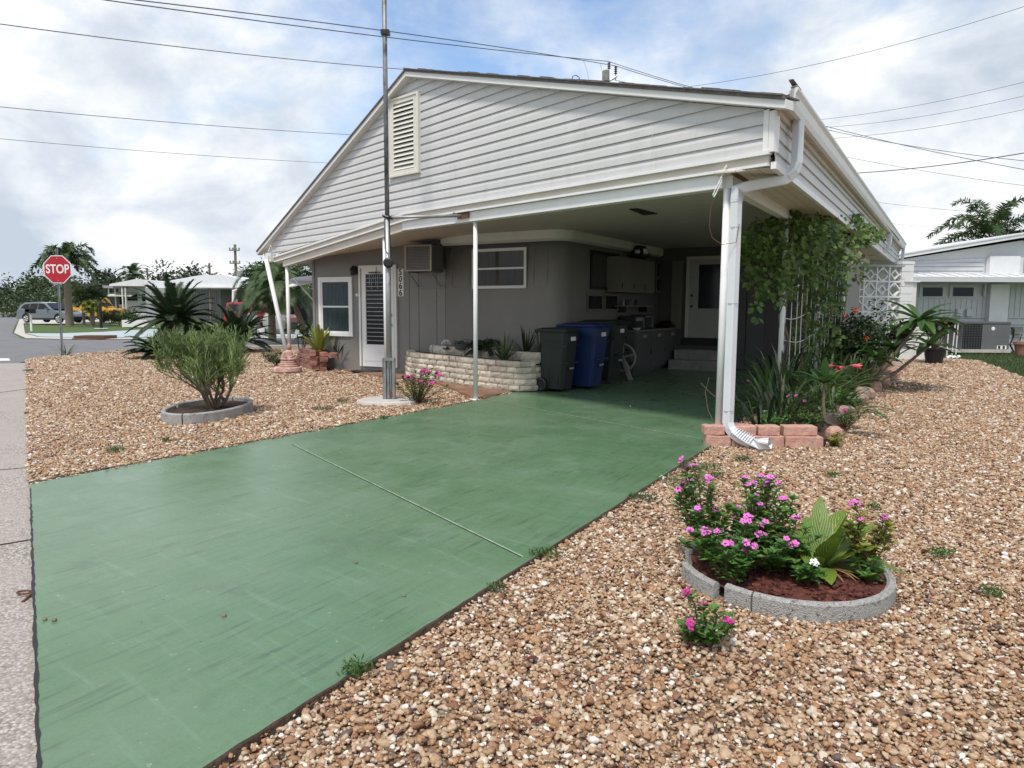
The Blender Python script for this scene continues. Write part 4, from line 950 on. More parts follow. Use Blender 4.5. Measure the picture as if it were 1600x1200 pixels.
# ------------------------------------------------------------------ hose reel, cabinets and what stands on them
MT['reel']=mat('grey_plastic',(.30,.30,.28),.5,var=.1)
hp=G(972,592,.012); t=thing('hose_reel','grey hose reel with a spoked wheel between black bin and grey cabinet','hose reel',hp); F=frame(hp,121.5)
b=MB(); rr_=.26
for k in range(40):
    a=2*math.pi*k/40; a2=2*math.pi*(k+1)/40
b.tube([F@Vector((rr_*math.cos(a),-.0,.42+rr_*math.sin(a))) for a in [i*2*math.pi/32 for i in range(33)]],.022,8)
for k in range(5): a=k*1.2566+.3; b.tube([F@Vector((.03*math.cos(a),0,.42+.03*math.sin(a))),F@Vector((rr_*math.cos(a),0,.42+rr_*math.sin(a)))],.026,6)
b.build('wheel','reel',t)
for s in(-1,1):
    b=MB(); b.prism([F@Vector((-.03+s*.0,-.05,.46)),F@Vector((.05,-.05,.46)),F@Vector((s*.20+.05,-.05,0)),F@Vector((s*.20-.04,-.05,0))],(F@Vector((0,-.08,0))-F@Vector((0,-.05,0)))); b.build('leg','reel',t)
b=MB(); b.tube([F@Vector(((.13+.008*(i%7))*math.cos(i*.45),.04+.14*i/160,.42+(.13+.008*(i%7))*math.sin(i*.45))) for i in range(160)],.013,6); b.build('hose','black',t)
c0=onwall(K+SP*.48,S_,995); c1=onwall(K+SP*.48,S_,1063)
t=thing('base_cabinet','long grey painted base cabinet against the dark carport wall','cabinet',SW(c0,0,.25)); F=frame(SW(c0,.0,.0),SA)   # local x along S, y left
def cabbox(b,x0,x1,o0,o1,z0,z1): b.prism([SW(x0,z0,o0),SW(x1,z0,o0),SW(x1,z0,o1),SW(x0,z0,o1)],(0,0,z1-z0))
b=MB(); cabbox(b,c0,c1,.02,.46,.09,.90); cabbox(b,c0+.05,c1-.05,.02,.40,.012,.09); b.build('carcass','cabinet',t)
b=MB(); cabbox(b,c0-.02,c1+.02,.01,.50,.903,.94); b.build('worktop','cabdoor',t,bevel=.006)
cl=c1-c0
for k in range(3):
    x0=c0+.05+k*(cl-.1)/3; x1=x0+(cl-.1)/3-.02
    b=MB(); cabbox(b,x0,x1,.462,.478,.12,.68); d_=b.build('cabinet_door','cabinet',t,bevel=.004)
    b=MB(); xh=x1-.06; cabbox(b,xh,xh+.012,.48,.495,.40,.50); b.build('handle','black',d_)
    b=MB(); cabbox(b,x0,x1,.462,.478,.70,.88); d_=b.build('drawer','cabinet',t,bevel=.004)
    b=MB(); xm=(x0+x1)/2; cabbox(b,xm-.10,xm+.10,.48,.488,.76,.83); cabbox(b,xm-.08,xm+.08,.489,.50,.77,.785); b.build('handle','reel',d_)
def onshelf(name,label,cat,x0,x1,o0,o1,z0,z1,m,front=None,fm='darkglass'):
    t=thing(name,label,cat,SW((x0+x1)/2,z0,(o0+o1)/2)); b=MB(); cabbox(b,x0,x1,o0,o1,z0+.012,z1)
    for a in(x0+.03,x1-.05):
        for o in(o0+.03,o1-.05): cabbox(b,a,a+.02,o,o+.02,z0,z0+.012)
    b.build('housing',m,t,bevel=.008)
    if front:
        for i,(nm,a,c,d,e,mm) in enumerate(front):
            b=MB(); X=x1-x0; ZZ=z1-z0; cabbox(b,x0+a*X,x0+c*X,o1+.001,o1+.012,z0+d*ZZ,z0+e*ZZ); b.build(nm,mm,t)
    return t
x=c0+.10
onshelf('microwave_oven','black microwave with a pale label strip on the grey cabinet','microwave',x,x+.52,.08,.42,.941,1.23,'black',[('oven_door',.03,.72,.1,.62,'darkglass'),('control_panel',.76,.97,.1,.9,'greymetal'),('label_strip',.05,.70,.66,.88,'reel')])
onshelf('toaster_oven','black toaster oven right of the microwave on the grey cabinet','toaster oven',x+.58,x+1.08,.08,.40,.941,1.25,'black',[('oven_door',.05,.72,.12,.8,'darkglass'),('control_panel',.76,.97,.1,.9,'greymetal'),('handle',.1,.68,.84,.9,'galv2')])
b=MB()
cpt=SW(c1-.32,1.0,.25)
for k in range(420):
    a=U(0,6.28); r=abs(random.gauss(0,.10)); p=cpt+Vector((r*math.cos(a),r*math.sin(a),U(-.055,.09-.4*r))); b.leaf(p,(U(-1,1),U(-1,1),U(-.3,.6)),.07,.05)
b.lathe([(0,.0),(.11,.0),(.14,.05),(.10,.10),(0,.12)],cpt-Z*.058,14)
tag(rebase(b.build('cloth_heap','black'),cpt-Z*.058),'small dark crumpled heap at the far end of the grey cabinet','heap')
b=MB(); cpt=SW(c0+.12,.941,.44); b.lathe([(0,.0),(.05,.0),(.10,.045),(.095,.045),(.04,.01),(0,.01)],cpt,18); tag(rebase(b.build('bowl','white'),cpt),'small pale bowl on the near corner of the grey cabinet','bowl')
# shelf and wall cupboard
q_=SW(c0+.2,0,.2); t=thing('wall_shelf','long dark shelf above the microwave with small bottles on it','shelf',SW(c0+.1,1.38,.1))
b=MB(); cabbox(b,c0-.05,c0+1.55,.01,.26,1.42,1.45); b.build('board','cabdoor',t)
b=MB(); 
for a in(c0+.1,c0+1.3): b=MB(); cabbox(b,a,a+.02,.01,.2,1.30,1.42); b.build('bracket','black',t)
for k in range(5):
    p=SW(c0+.15+k*.17,1.451,.12); b=MB(); r=.03+.008*(k%3); b.lathe([(0,0),(r,0),(r,.08+.02*(k%2)),(r*.5,.11),(r*.5,.13),(0,.13)],p,12)
    tag(rebase(b.build('bottle',['reel','black','greymetal','cabdoor','black'][k]),p),['grey','black','slate','cream','second black'][k]+' small bottle on the shelf above the microwave','bottle','bottles on the shelf')
u0=onwall(K+SP*.33,S_,969.5); u1=onwall(K+SP*.33,S_,1022)
qz=SW(u0,0,.33); z0=zc(968,456,qz); z1=zc(968,400,qz)
t=thing('wall_cupboard','cream double door cupboard mounted high on the dark wall','cupboard',SW(u0,z0,.15))
b=MB(); cabbox(b,u0,u1,.01,.31,z0,z1); b.build('carcass','cabdoor',t)
for k in range(3):
    X0=u0+.02+k*(u1-u0-.02)/3; b=MB(); cabbox(b,X0,X0+(u1-u0-.02)/3-.02,.312,.33,z0+.03,z1-.02); d_=b.build('cupboard_door','cabdoor',t,bevel=.004)
    b=MB(); cabbox(b,X0+.03,X0+.045,.331,.345,z0+.08,z0+.18); b.build('handle','black',d_)
hp=SW((u0+u1)/2+.35,z1+.002,.2); t=thing('helmet','black helmet with white patches on top of the cream wall cupboard','helmet',hp)
b=MB(); b.lathe([(.11,.0),(.155,.06),(.165,.15),(.15,.23),(.10,.29),(0,.315)],hp,20,sx=1.15); b.build('shell','black',t,smooth=True)
b=MB(); 
for z in(.05,.11): b.tube([hp+Vector((.22*math.cos(a),.22*math.sin(a),z)) for a in [R(200+i*14) for i in range(12)]],.012,6)
b.build('face_guard','black',t)
b=MB(); b.lathe([(.1675,.13),(.169,.17),(.160,.205)],hp,8,a0=R(230),a1=R(262),sx=1.16,sy=1.01); b.lathe([(.1675,.10),(.169,.17),(.152,.23)],hp,8,a0=R(285),a1=R(325),sx=1.16,sy=1.01); b.build('white_patch','white',t)
# ------------------------------------------------------------------ fittings on the door wall
def box3(b,P,s0,s1,z0,z1,o0,o1): b.prism([P(s0,z0,o0),P(s1,z0,o0),P(s1,z1,o0),P(s0,z1,o0)],P(0,0,o1)-P(0,0,o0))
OA=.42
MT['accream']=mat('aged_cream_plastic',(.42,.39,.32),.5); MT['accream2']=mat('aged_grille_plastic',(.27,.25,.215),.6)
s0,z0=solve(DW,675,423,OA); s1,z1=solve(DW,634,384,OA)
t=thing('window_air_conditioner','old cream framed air conditioner jutting from the wall by the front door','air conditioner',DW((s0+s1)/2,z0,.2))
b=MB(); box3(b,DW,s0,s1,z0,z1+.0,.01,OA); b.build('casing','greymetal',t)
b=MB(); f=.035
box3(b,DW,s0,s0+f,z0,z1,OA,OA+.02); box3(b,DW,s1-f,s1,z0,z1,OA,OA+.02); box3(b,DW,s0+f,s1-f,z0,z0+f*.6,OA,OA+.02); box3(b,DW,s0+f,s1-f,z1-f*.6,z1,OA,OA+.02); b.build('front_frame','accream',t)
b=MB(); 
for i in range(16): zz_=z0+.03+(z1-z0-.06)*i/15; box3(b,DW,s0+f,s1-f,zz_-.004,zz_+.004,OA+.002,OA+.012)
for i in range(12): ss=s0+f+(s1-s0-2*f)*(i+.5)/12; box3(b,DW,ss-.003,ss+.003,z0+.02,z1-.02,OA+.0125,OA+.016)
b.build('grille','accream2',t)
for ss in(s0+.05,s1-.05):
    b=MB(); b.tube([DW(ss,z0-.01,OA-.04),DW(ss,z0-.30,.03)],.012,6); b.tube([DW(ss,z0-.012,.02),DW(ss,z0-.012,OA)],.012,6); b.build('support_bracket','wall',t)
b=MB(); box3(b,DW,s0-.05,s1+.05,z0-.32,z0-.29,.002,.03); b.build('wall_rail','wall',t)
s0,z0=solve(DW,631,463,.01); s1,z1=solve(DW,622,420,.01)
t=thing('house_number_sign','white upright plate reading 5066 in black beside the front door','number sign',DW((s0+s1)/2,z0,.01))
b=MB(); box3(b,DW,s0,s1,z0,z1,.003,.012); b.build('plate','trim',t)
Mx=Matrix((( -dw.x,0,dn.x,0),(-dw.y,0,dn.y,0),(0,1,0,0),(0,0,0,1)))
hh=(z1-z0)/4
for i,ch in enumerate('5066'):
    b=MB(); Mt=Matrix.Translation(DW((s0+s1)/2,z1-hh*(i+.52),.014))@Mx; text_mesh(b,ch,hh*1.22,Mt,.003); b.build('digit','black',t)
s0,z0=solve(DW,553,424,.1); t=thing('porch_lantern','black wall lantern left of the front door','lantern',DW(s0,z0,.05))
b=MB(); p=DW(s0,z0,.11); b.lathe([(0,-.09),(.05,-.08),(.065,.02),(.085,.03),(.03,.10),(0,.12)],p,8); b.build('lantern_body','black',t)
b=MB(); b.tube([DW(s0,z0+.03,.002),DW(s0,z0+.12,.04),p+Z*.11],.012,6); box3(b,DW,s0-.04,s0+.04,z0-.06,z0+.1,.002,.02); b.build('wall_arm','black',t)
s0,z0=solve(DW,558,461,.02); t=thing('door_bell','small round pale door bell on the wall beside the door','door bell',DW(s0,z0,0))
b=MB(); b.lathe([(0,.03),(.03,.028),(.04,.0)],DW(s0,z0,.003),16,M=dn.to_track_quat('Z','Y').to_matrix().to_4x4()); b.build('cover','trim',t)
b=MB(); b.lathe([(0,.02),(.016,.018),(.02,.0)],DW(s0,z0-.09,.003),12,M=dn.to_track_quat('Z','Y').to_matrix().to_4x4()); b.build('push_button','galv2',t)
s0,z0=solve(DW,590,424,.05); t=thing('wind_chime','dark metal hanger with thin chimes on the front door','wind chime',DW(s0,z0,.05))
b=MB(); b.tube([DW(s0+.22,z0-.02,.06),DW(s0-.1,z0-.02,.06)],.012,6); b.tube([DW(s0+.02,z0+.1,.05),DW(s0+.02,z0-.06,.06)],.006,5); b.build('hanger','black',t)
for k in range(6):
    b=MB(); x=s0+.20-.055*k; b.tube([DW(x,z0-.03,.06),DW(x,z0-.28-.10*math.sin(k*2.1),.06)],.005,5); b.build('chime_tube','galv2',t)
p=G(575,580,.032); b=MB(); b.lathe([(0,.0),(.36,.0),(.37,.012),(.36,.018),(0,.018)],p,30,sx=1.,sy=.62); tag(rebase(b.build('door_mat','black'),p),'dark oval mat on the porch in front of the door','door mat')
# turnbuckle and wire hanging from the beam by the corner post
p0=GP(onwall(GP(0,0,.05),e_,1124),0,.06); z0=zc(1124,265,p0); z1=zc(1117,310,p0)
t=thing('turnbuckle','white turnbuckle and loose wire hanging from the beam by the corner post','turnbuckle',Vector((p0.x,p0.y,z0)))
a=Vector((p0.x,p0.y,z0)); c=W(1114,312,p0.y)
b=MB(); b.tube([a+Vector((.03,.04,.01)),a+Vector((.02,-.01,.04)),a,a*.7+c*.3],.007,6); b.build('hook','trim',t)
b=MB(); m1=a*.68+c*.32; m2=a*.08+c*.92; sdx=Vector((.012,0,0))
b.tube([m1,m1+sdx-Z*.02,m2+sdx+Z*.02,m2,m2-sdx+Z*.02,m1-sdx-Z*.02,m1],.005,6); b.tube([m1,m1*.75+m2*.25],.004,6); b.tube([m2,m1*.25+m2*.75],.004,6); b.build('body','white',t)
b=MB(); b.tube([c,W(1110,330,p0.y),W(1108.5,355,p0.y),W(1113,372,p0.y),W(1128,382,p0.y-.04),W(1150,379,p0.y-.04),W(1155,350,p0.y)],.0032,5); b.build('wire','rust',t)
# ------------------------------------------------------------------ stone planter by the porch
def blocks(b,path,z0,rows,bh,bl,depth,setback=.012,jit=.012,gap=.004,skip=0.,lvar=.25):
    seg=[0]
    for i in range(1,len(path)): seg.append(seg[-1]+(path[i]-path[i-1]).length)
    def at(s):
        s=max(0,min(seg[-1],s))
        for i in range(1,len(path)):
            if s<=seg[i]: t=(s-seg[i-1])/(seg[i]-seg[i-1]); d=(path[i]-path[i-1]).normalized(); return path[i-1]+(path[i]-path[i-1])*t,d
    for r in range(rows):
        s=-U(0,bl) if r%2 else -bl*.3
        while s<seg[-1]:
            l_=bl*U(1-lvar,1+lvar); a=max(0,s); c=min(seg[-1],s+l_)
            if c-a>.03 and not (r==rows-1 and random.random()<skip):
                p,_=at(a+gap); q,_=at(c-gap); d=(q-p).normalized(); w=Vector((d.y,-d.x,0))   # outward = right of travel
                o=U(-jit,jit)-setback*r; z=z0+r*bh+gap; zt=z+bh-gap
                k=.018
                F0=[p+w*o,q+w*o]; 
                # rough split face: 3x3 grid pushed out
                nx,nz_=4,3; vs=[]
                for iz in range(nz_+1):
                    for ix in range(nx+1):
                        e=0 if (ix in(0,nx) or iz in(0,nz_)) else k*U(.4,1.2)
                        if ix in(0,nx) and iz in(0,nz_): e=-.008
                        x_=p+(q-p)*(ix/nx)+w*(o+e); vs.append(Vector((x_.x,x_.y,z+(zt-z)*iz/nz_)))
                fs=[(iz*(nx+1)+ix,iz*(nx+1)+ix+1,(iz+1)*(nx+1)+ix+1,(iz+1)*(nx+1)+ix) for iz in range(nz_) for ix in range(nx)]
                n0=len(vs); bk=[p+w*(o-depth),q+w*(o-depth)]
                vs+=[Vector((bk[0].x,bk[0].y,z)),Vector((bk[1].x,bk[1].y,z)),Vector((bk[1].x,bk[1].y,zt)),Vector((bk[0].x,bk[0].y,zt))]
                top=[nz_*(nx+1)+i for i in range(nx+1)]; bot=list(range(nx+1))
                fs.append(tuple(top+[n0+2,n0+3])); fs.append(tuple(bot[::-1]+[n0,n0+1]))
                fs.append(tuple([iz*(nx+1) for iz in range(nz_,-1,-1)]+[n0,n0+3])); fs.append(tuple([iz*(nx+1)+nx for iz in range(nz_+1)]+[n0+2,n0+1])); fs.append((n0+1,n0,n0+3,n0+2))
                b.add(vs,fs)
            s+=l_
pl_px=[(640,574,.03),(630,588,.03),(655,592,.03),(695,597,.03),(730,603,.03),(765,607,.03),(800,611,.03),(828,612,.02),(847,610,.02)]
pb_=[G(*p) for p in pl_px]; pb_=[Vector((p.x,p.y,0)) for p in pb_]
# smooth
def chaik(P,n=2):
    for _ in range(n):
        Q=[P[0]]
        for i in range(len(P)-1): Q+=[P[i]*.75+P[i+1]*.25,P[i]*.25+P[i+1]*.75]
        P=Q+[P[-1]]
    return P
pbs=chaik(pb_); 
pth_=pbs+[pbs[-1]+S_*.75]
t=thing('stone_planter','raised two tier planter of cream split stone blocks beside the porch','planter',pb_[4])
b=MB(); blocks(b,pth_,.02,5,.098,.21,.16,setback=.010,gap=.007,jit=.016,lvar=.35); pw=b.build('lower_wall','cream',t)
up=[p+S_*.62+SP*(.1 if i<3 else 0) for i,p in enumerate(pbs[6:])]+[]
up=[p for p in up]
b=MB(); blocks(b,up,.47,1,.16,.26,.15,skip=0,gap=.008,jit=.02); b.build('upper_wall','cream',t)
b=MB(); inner=[p+S_*.12 for p in pbs]; back=[p+S_*2.0 for p in (pbs[0],pbs[-1])]
ins=[Vector((p.x,p.y,.44)) for p in inner]; b.prism(ins+[Vector((*(K-S_*.03+TP*.1+SP*.1).xy,.44)),Vector((*(T1-S_*.03).xy,.44))],(0,0,.03)); b.build('soil','soil',t)
b=MB(); us=[Vector((p.x,p.y,.49)) for p in [q+S_*.1 for q in up]]; b.prism(us+[Vector((*(K-S_*.04+TP*.2).xy,.49)),Vector((*(T1-S_*.04).xy,.49))],(0,0,.10)); b.build('upper_soil','soil',t)
# ------------------------------------------------------------------ plants: builders
def spiky(name,label,p,n,L,w,m='grassy',droop=.7,up=(.25,1.1),cat='plant',group=None,base_r=.05,prof=None,dead=0,mdead='dry'):
    t=thing(name,label,cat,p,0.,group); b=MB()
    for k in range(n):
        a=U(0,6.283); el=U(*up); d=Vector((math.cos(a)*math.cos(el),math.sin(a)*math.cos(el),math.sin(el)))
        b.blade(Vector(p)+Vector((math.cos(a),math.sin(a),0))*U(0,base_r),d,L*U(.6,1.1),w*U(.7,1.2),droop*U(.5,1.3),5,prof or (lambda t_:(1-t_)**.6*(.5+.9*min(1,t_*3))))
    b.build('leaves',m,t)
    if dead:
        b=MB()
        for k in range(dead):
            a=U(0,6.283); d=Vector((math.cos(a),math.sin(a),U(-.1,.5))); b.blade(Vector(p)+Vector((math.cos(a),math.sin(a),0))*U(0,base_r*1.5),d,L*U(.4,.8),w*.6,1.6,5)
        b.build('dead_leaves',mdead,t)
    return t
def flower5(b,be,p,d,r):              # five flat petals and an eye
    d=Vector(d).normalized(); x=d.orthogonal().normalized(); y=d.cross(x); a0=U(0,6.28)
    for k in range(5):
        a=a0+k*1.2566; u_=x*math.cos(a)+y*math.sin(a); v_=d.cross(u_)
        b.add([p,p+u_*r*.55+v_*r*.42,p+u_*r+v_*r*.26+d*r*.05,p+u_*r-v_*r*.26+d*r*.05,p+u_*r*.55-v_*r*.42],[(0,1,2,3,4)])
    if be is not None: be.lathe([(0,.0025),(r*.14,.002),(r*.16,0)],p+d*.002,6,M=d.to_track_quat('Z','Y').to_matrix().to_4x4())
def vinca(name,label,p,stems,hts,spread,nl,fm,fr,lean=(0,0),group=None,leafm='vinca',ls=(.045,.019),whites=0,cat='flowers',fl=1.,extra=0.):
    t=thing(name,label,cat,p,0.,group); p=Vector(p); b=MB(); bl=MB(); tips=[]
    for k in range(stems):
        a=U(0,6.283); h=U(*hts); r=spread*math.sqrt(U(0.02,1)); e=Vector((r*math.cos(a)+lean[0]*h,r*math.sin(a)+lean[1]*h,h*(1-.35*(r/spread)**2)))
        q0=p+Vector((e.x*.15,e.y*.15,0)); pts_=[q0+(e)*f*.85+Vector((0,0,e.z*.15*f))+Vector((U(-.01,.01),U(-.01,.01),0)) for f in(0,.3,.6,.85,1)]
        b.tube(pts_,[.0045,.004,.0035,.003,.002],5); tips.append((pts_[-1],(pts_[-1]-pts_[-2]).normalized()))
        for j in range(nl):
            f=(.15+.85*(j/nl)); i=min(3,int(f*4)); q=pts_[i].lerp(pts_[i+1],f*4-i if f<1 else 1)
            aa=j*2.4+U(-.4,.4)
            for s in(0,3.14):
                d=Vector((math.cos(aa+s),math.sin(aa+s),U(-.15,.75))); L_=ls[0]*U(.7,1.3); bl.leaf(q,d,L_,ls[1]*U(.8,1.2),Vector((0,0,1))+Vector((U(-.4,.4),U(-.4,.4),0)))
        for j in range(6): a2=j*1.05; bl.leaf(pts_[-1],Vector((math.cos(a2),math.sin(a2),U(.1,.8))),ls[0]*.8,ls[1],Vector((0,0,1)))
    b.build('stems','redstem',t); bl.build('leaves',leafm,t)
    tips.sort(key=lambda x:-x[0].z+U(0,.12)); nf=int(len(tips)*fl); vis=tips[:nf]
    for i,(q,d) in enumerate(vis):
        bf=MB(); be=MB(); w_=i>=nf-whites
        for c in range(random.choice([1,2,2,3])):
            dd=(d*.6+Vector((U(-.9,.9),-U(0,.9),U(.1,.8)))).normalized(); flower5(bf,be,q+dd*.015+Vector((U(-1,1),U(-1,1),U(-.2,1)))*fr*.7,dd,fr*U(.8,1.1))
        fo=bf.build('flower','whitepetal' if w_ else fm,t); be.build('flower_eye','eye',fo)
    return t
def frond(b,p,d,L,nl,ll,w,droop=.6,vee=.5,tip=.35,stem=None,sr=.012,bushy=0):
    d=Vector(d).normalized(); q=Vector(p); pts_=[q.copy()]; g=Vector((0,0,-1)); dirs=[]
    n=10
    for i in range(n):
        t_=(i+1)/n; dd=(d+g*droop*t_*t_*1.6).normalized(); dirs.append(dd); q=q+dd*(L/n); pts_.append(q.copy())
    (stem or b).tube(pts_,[sr*(1-.8*i/n) for i in range(n+1)],4,cap=False)
    for i in range(nl):
        f=.12+.88*(i/(nl-1)); x=f*n; k=min(n-1,int(x)); q=pts_[k].lerp(pts_[k+1],x-k); dd=dirs[k]
        side=dd.cross(Vector((0,0,1)))
        side=side.normalized() if side.length>1e-3 else Vector((1,0,0)); upv=side.cross(dd)
        l_=ll*(math.sin(math.pi*(.12+.80*f))**.6)*U(.88,1.1)
        for s in(-1,1):
            dl_=(side*s+dd*(.45+tip*f)+upv*(U(-bushy,bushy) if bushy else vee*U(.7,1.2))+g*U(0,.12)).normalized()
            sd_=dd-dl_*dd.dot(dl_); sd_.normalize()
            m_=q+dl_*l_*.5; e=q+dl_*l_+g*l_*.10
            b.add([q-sd_*w*.4,q+sd_*w*.4,m_+sd_*w*.5,e,m_-sd_*w*.5],[(0,1,2,3,4)])
def sago(name,label,p,trunk,nf,L,nl=34,ll=.17,els=(-.35,1.2),skirt=10,group=None,az=None):
    t=thing(name,label,'sago palm',p,0.,group); p=Vector(p); b=MB(); n=10
    b.tube([p+Z*(trunk*i/n) for i in range(n+1)],[.20+.015*(i%2) for i in range(n+1)],14); 
    b.build('trunk','bark',t)
    b=MB(); st=MB(); top=p+Z*trunk
    for k in range(nf):
        a=k*2.399+U(-.2,.2); el=els[0]+(els[1]-els[0])*((k+.5)/nf)**.8+U(-.08,.08)
        d=Vector((math.cos(a)*math.cos(el),math.sin(a)*math.cos(el),math.sin(el)))
        frond(b,top+Vector((math.cos(a),math.sin(a),0))*.1,d,L*U(.85,1.1),nl,ll,.020,droop=.42,vee=.45,stem=st,sr=.012)
    b.build('fronds','sago',t); st.build('frond_stalks','olive',t)
    b=MB()
    for k in range(skirt):
        a=U(0,6.28); d=Vector((math.cos(a)*.7,math.sin(a)*.7,-.55)); frond(b,top-Z*.1+Vector((math.cos(a),math.sin(a),0))*.12,d,L*.8,26,ll*.8,.020,droop=.7,vee=.3,sr=.01)
    if skirt: b.build('dead_fronds','dry',t)
    return t
def palm(name,label,p,h,nf,L,cat='palm tree',m='palm',nl=30,ll=.5,lw=.03,droop=1.0,r=.14,els=(-.3,1.25),lean=(0,0),group=None,tm='bark',vee=.25,bushy=0):
    t=thing(name,label,cat,p,0.,group); p=Vector(p); b=MB(); n=12
    top=p+Vector((lean[0],lean[1],h)); b.tube([p.lerp(top,i/n)+Vector((0,0,0)) for i in range(n+1)],[r*(1.25-.35*i/n)+.006*(i%2) for i in range(n+1)],12); b.build('trunk',tm,t)
    b=MB(); st=MB()
    for k in range(nf):
        a=k*2.399+U(-.2,.2); el=els[0]+(els[1]-els[0])*((k+.5)/nf)
        d=Vector((math.cos(a)*math.cos(el),math.sin(a)*math.cos(el),math.sin(el)))
        frond(b,top,d,L*U(.85,1.1),nl,ll,lw,droop=droop*U(.8,1.2),vee=vee,stem=st,sr=.02,bushy=bushy)
    b.build('fronds',m,t); st.build('frond_stalks','olive',t); return t
def tree(name,label,p,h,cr,m='tree',n=2600,ls=.25,cat='tree',trunk=.25,clumps=14,flat=.8,group=None,low=.25):
    t=thing(name,label,cat,p,0.,group); p=Vector(p); b=MB(); cz=h-cr*flat
    b.tube([p,p+Z*h*.3,p+Z*h*.62],[trunk,trunk*.75,trunk*.4],8)
    cs=[]
    for k in range(clumps):
        a=U(0,6.28); rr=cr*math.sqrt(U(0,1))*.78; zz=U(-1,1); c=p+Vector((rr*math.cos(a),rr*math.sin(a),max(h*low,cz+zz*cr*flat*.72*(1-.5*(rr/cr)**2)))); cs.append((c,cr*U(.28,.5)))
    for c,r_ in cs: s=p+Z*h*U(.25,.5); b.tube([s,(s+c)*.5+Vector((0,0,-.05*h)),c],[trunk*.35,trunk*.2,trunk*.08],5)
    b.build('trunk','bark',t); b=MB()
    for k in range(n):
        c,r_=random.choice(cs); d=Vector((random.gauss(0,1),random.gauss(0,1),random.gauss(0,1))).normalized(); rad=r_*(U(0,1)**.4)*U(.85,1.15)
        q=c+Vector((d.x*rad,d.y*rad,d.z*rad*.75)); b.leaf(q,d+Vector((U(-.8,.8),U(-.8,.8),U(-.9,.4))),ls*U(.6,1.3),ls*.62,None)
    b.build('crown',m,t); return t
def shrub(name,label,p,h,r,m,n,ls,lw,cat='shrub',stems=7,sm='bark2',group=None,ell=.8):
    t=thing(name,label,cat,p,0.,group); p=Vector(p); b=MB(); bl=MB(); ends=[]
    for k in range(stems):
        a=k*6.283/stems+U(-.3,.3); e=p+Vector((math.cos(a)*r*U(.2,.75),math.sin(a)*r*U(.2,.75),h*U(.55,.9)))
        m_=p.lerp(e,.5)+Vector((U(-.05,.05),U(-.05,.05),0)); b.tube([p,m_,e],[.012,.009,.004],5)
        for j in range(7):
            f=U(.35,1.); q=p.lerp(e,f); w=q+Vector((U(-1,1),U(-1,1),U(-.2,.9)))*r*.38; b.tube([q,w],[.005,.002],4); ends.append((q,w))
    for k in range(n):
        q,w=random.choice(ends); x=q.lerp(w,U(.1,1.15))+Vector((U(-1,1),U(-1,1),U(-1,1)))*r*.09; bl.leaf(x,Vector((U(-1,1),U(-1,1),U(-.4,.8))),ls*U(.6,1.2),lw,None)
    b.build('stems',sm,t); bl.build('leaves',m,t); return t
MT['litter']=leafmat('leaf_litter_brown',(.10,.05,.025),(.30,.20,.11),trans=.05)
# ------------------------------------------------------------------ right hand flower bed with its edging
def brickbox(b,a,c,z0,z1,depth,w,rough=.004):
    # brick from a to c (front edge), going back along w
    d=(c-a).normalized(); P8=[]
    nx,nz_=5,2
    g=lambda:U(-rough,rough)
    vs=[];fs=[]
    for layer,(off) in enumerate((0,depth)):
        for iz in range(nz_+1):
            for ix in range(nx+1):
                q=a+(c-a)*(ix/nx)+w*off+Vector((g(),g(),0)); vs.append(Vector((q.x,q.y,z0+(z1-z0)*iz/nz_+g())))
    m=(nx+1)*(nz_+1)
    for iz in range(nz_):
        for ix in range(nx):
            i=iz*(nx+1)+ix; fs.append((i,i+1,i+nx+2,i+nx+1)); j_=i+m; fs.append((j_,j_+nx+1,j_+nx+2,j_+1))
    for ix in range(nx):
        fs.append((ix+nz_*(nx+1),ix+1+nz_*(nx+1),ix+1+nz_*(nx+1)+m,ix+nz_*(nx+1)+m)); fs.append((ix+1,ix,ix+m,ix+1+m))
    for iz in range(nz_):
        i=iz*(nx+1); fs.append((i,i+nx+1,i+nx+1+m,i+m)); i=iz*(nx+1)+nx; fs.append((i+nx+1,i,i+m,i+nx+1+m))
    b.add(vs,fs)
FB=G(1111,697); FE=G(1297,699)
fd=(FE-FB).normalized(); fw_=Vector((-fd.y,fd.x,0)); 
if fw_.y<0: fw_=-fw_
def fx(u): # param along the front line for a picture column
    return onwall(FB,fd,u)
ordn=['leftmost','second','third','rightmost']
low=[(1110.5,1150),(1151,1236),(1237.5,1297)]
for i,(ua,ub) in enumerate(low):
    a=FB+fd*fx(ua); c=FB+fd*fx(ub); b=MB(); brickbox(b,a,c,-.02,.105,.14,fw_)
    tag(rebase(b.build('edging_brick','pinkbrick',bevel=.008),a),['half hidden pink brick in the lower course behind the corner post','long pink brick in the lower course behind the downspout mouth','pink brick at the right end of the lower course of the bed edge'][i],'brick','pink bricks edging the flower bed')
upb=[(1108,1140),(1146,1192),(1194,1230),(1236,1289)]
for i,(ua,ub) in enumerate(upb):
    o=fw_*(.015+.006*i); a=FB+fd*fx(ua)+o; c=FB+fd*fx(ub)+o; b=MB(); brickbox(b,a,c,.107,.205,.14,fw_)
    tag(rebase(b.build('edging_brick','pinkbrick',bevel=.010),a),['short pink brick left of the corner post in the upper course','pink brick in the upper course just right of the downspout','shorter middle pink brick in the upper course of the bed edge','pink brick at the right end of the upper course, set apart by a gap'][i],'brick','pink bricks edging the flower bed')
for k in range(8):                      # row beside the carport floor
    a=FB+S_*(.18+k*.33)+SP*.02; c=a+S_*.30; b=MB(); brickbox(b,a,c,-.01,.11+.03*(k%2),.12,SP)
    tag(rebase(b.build('edging_brick','pinkbrick',bevel=.01),a),'weathered pink brick in the row between the flower bed and the carport floor','brick','pink bricks along the carport floor')
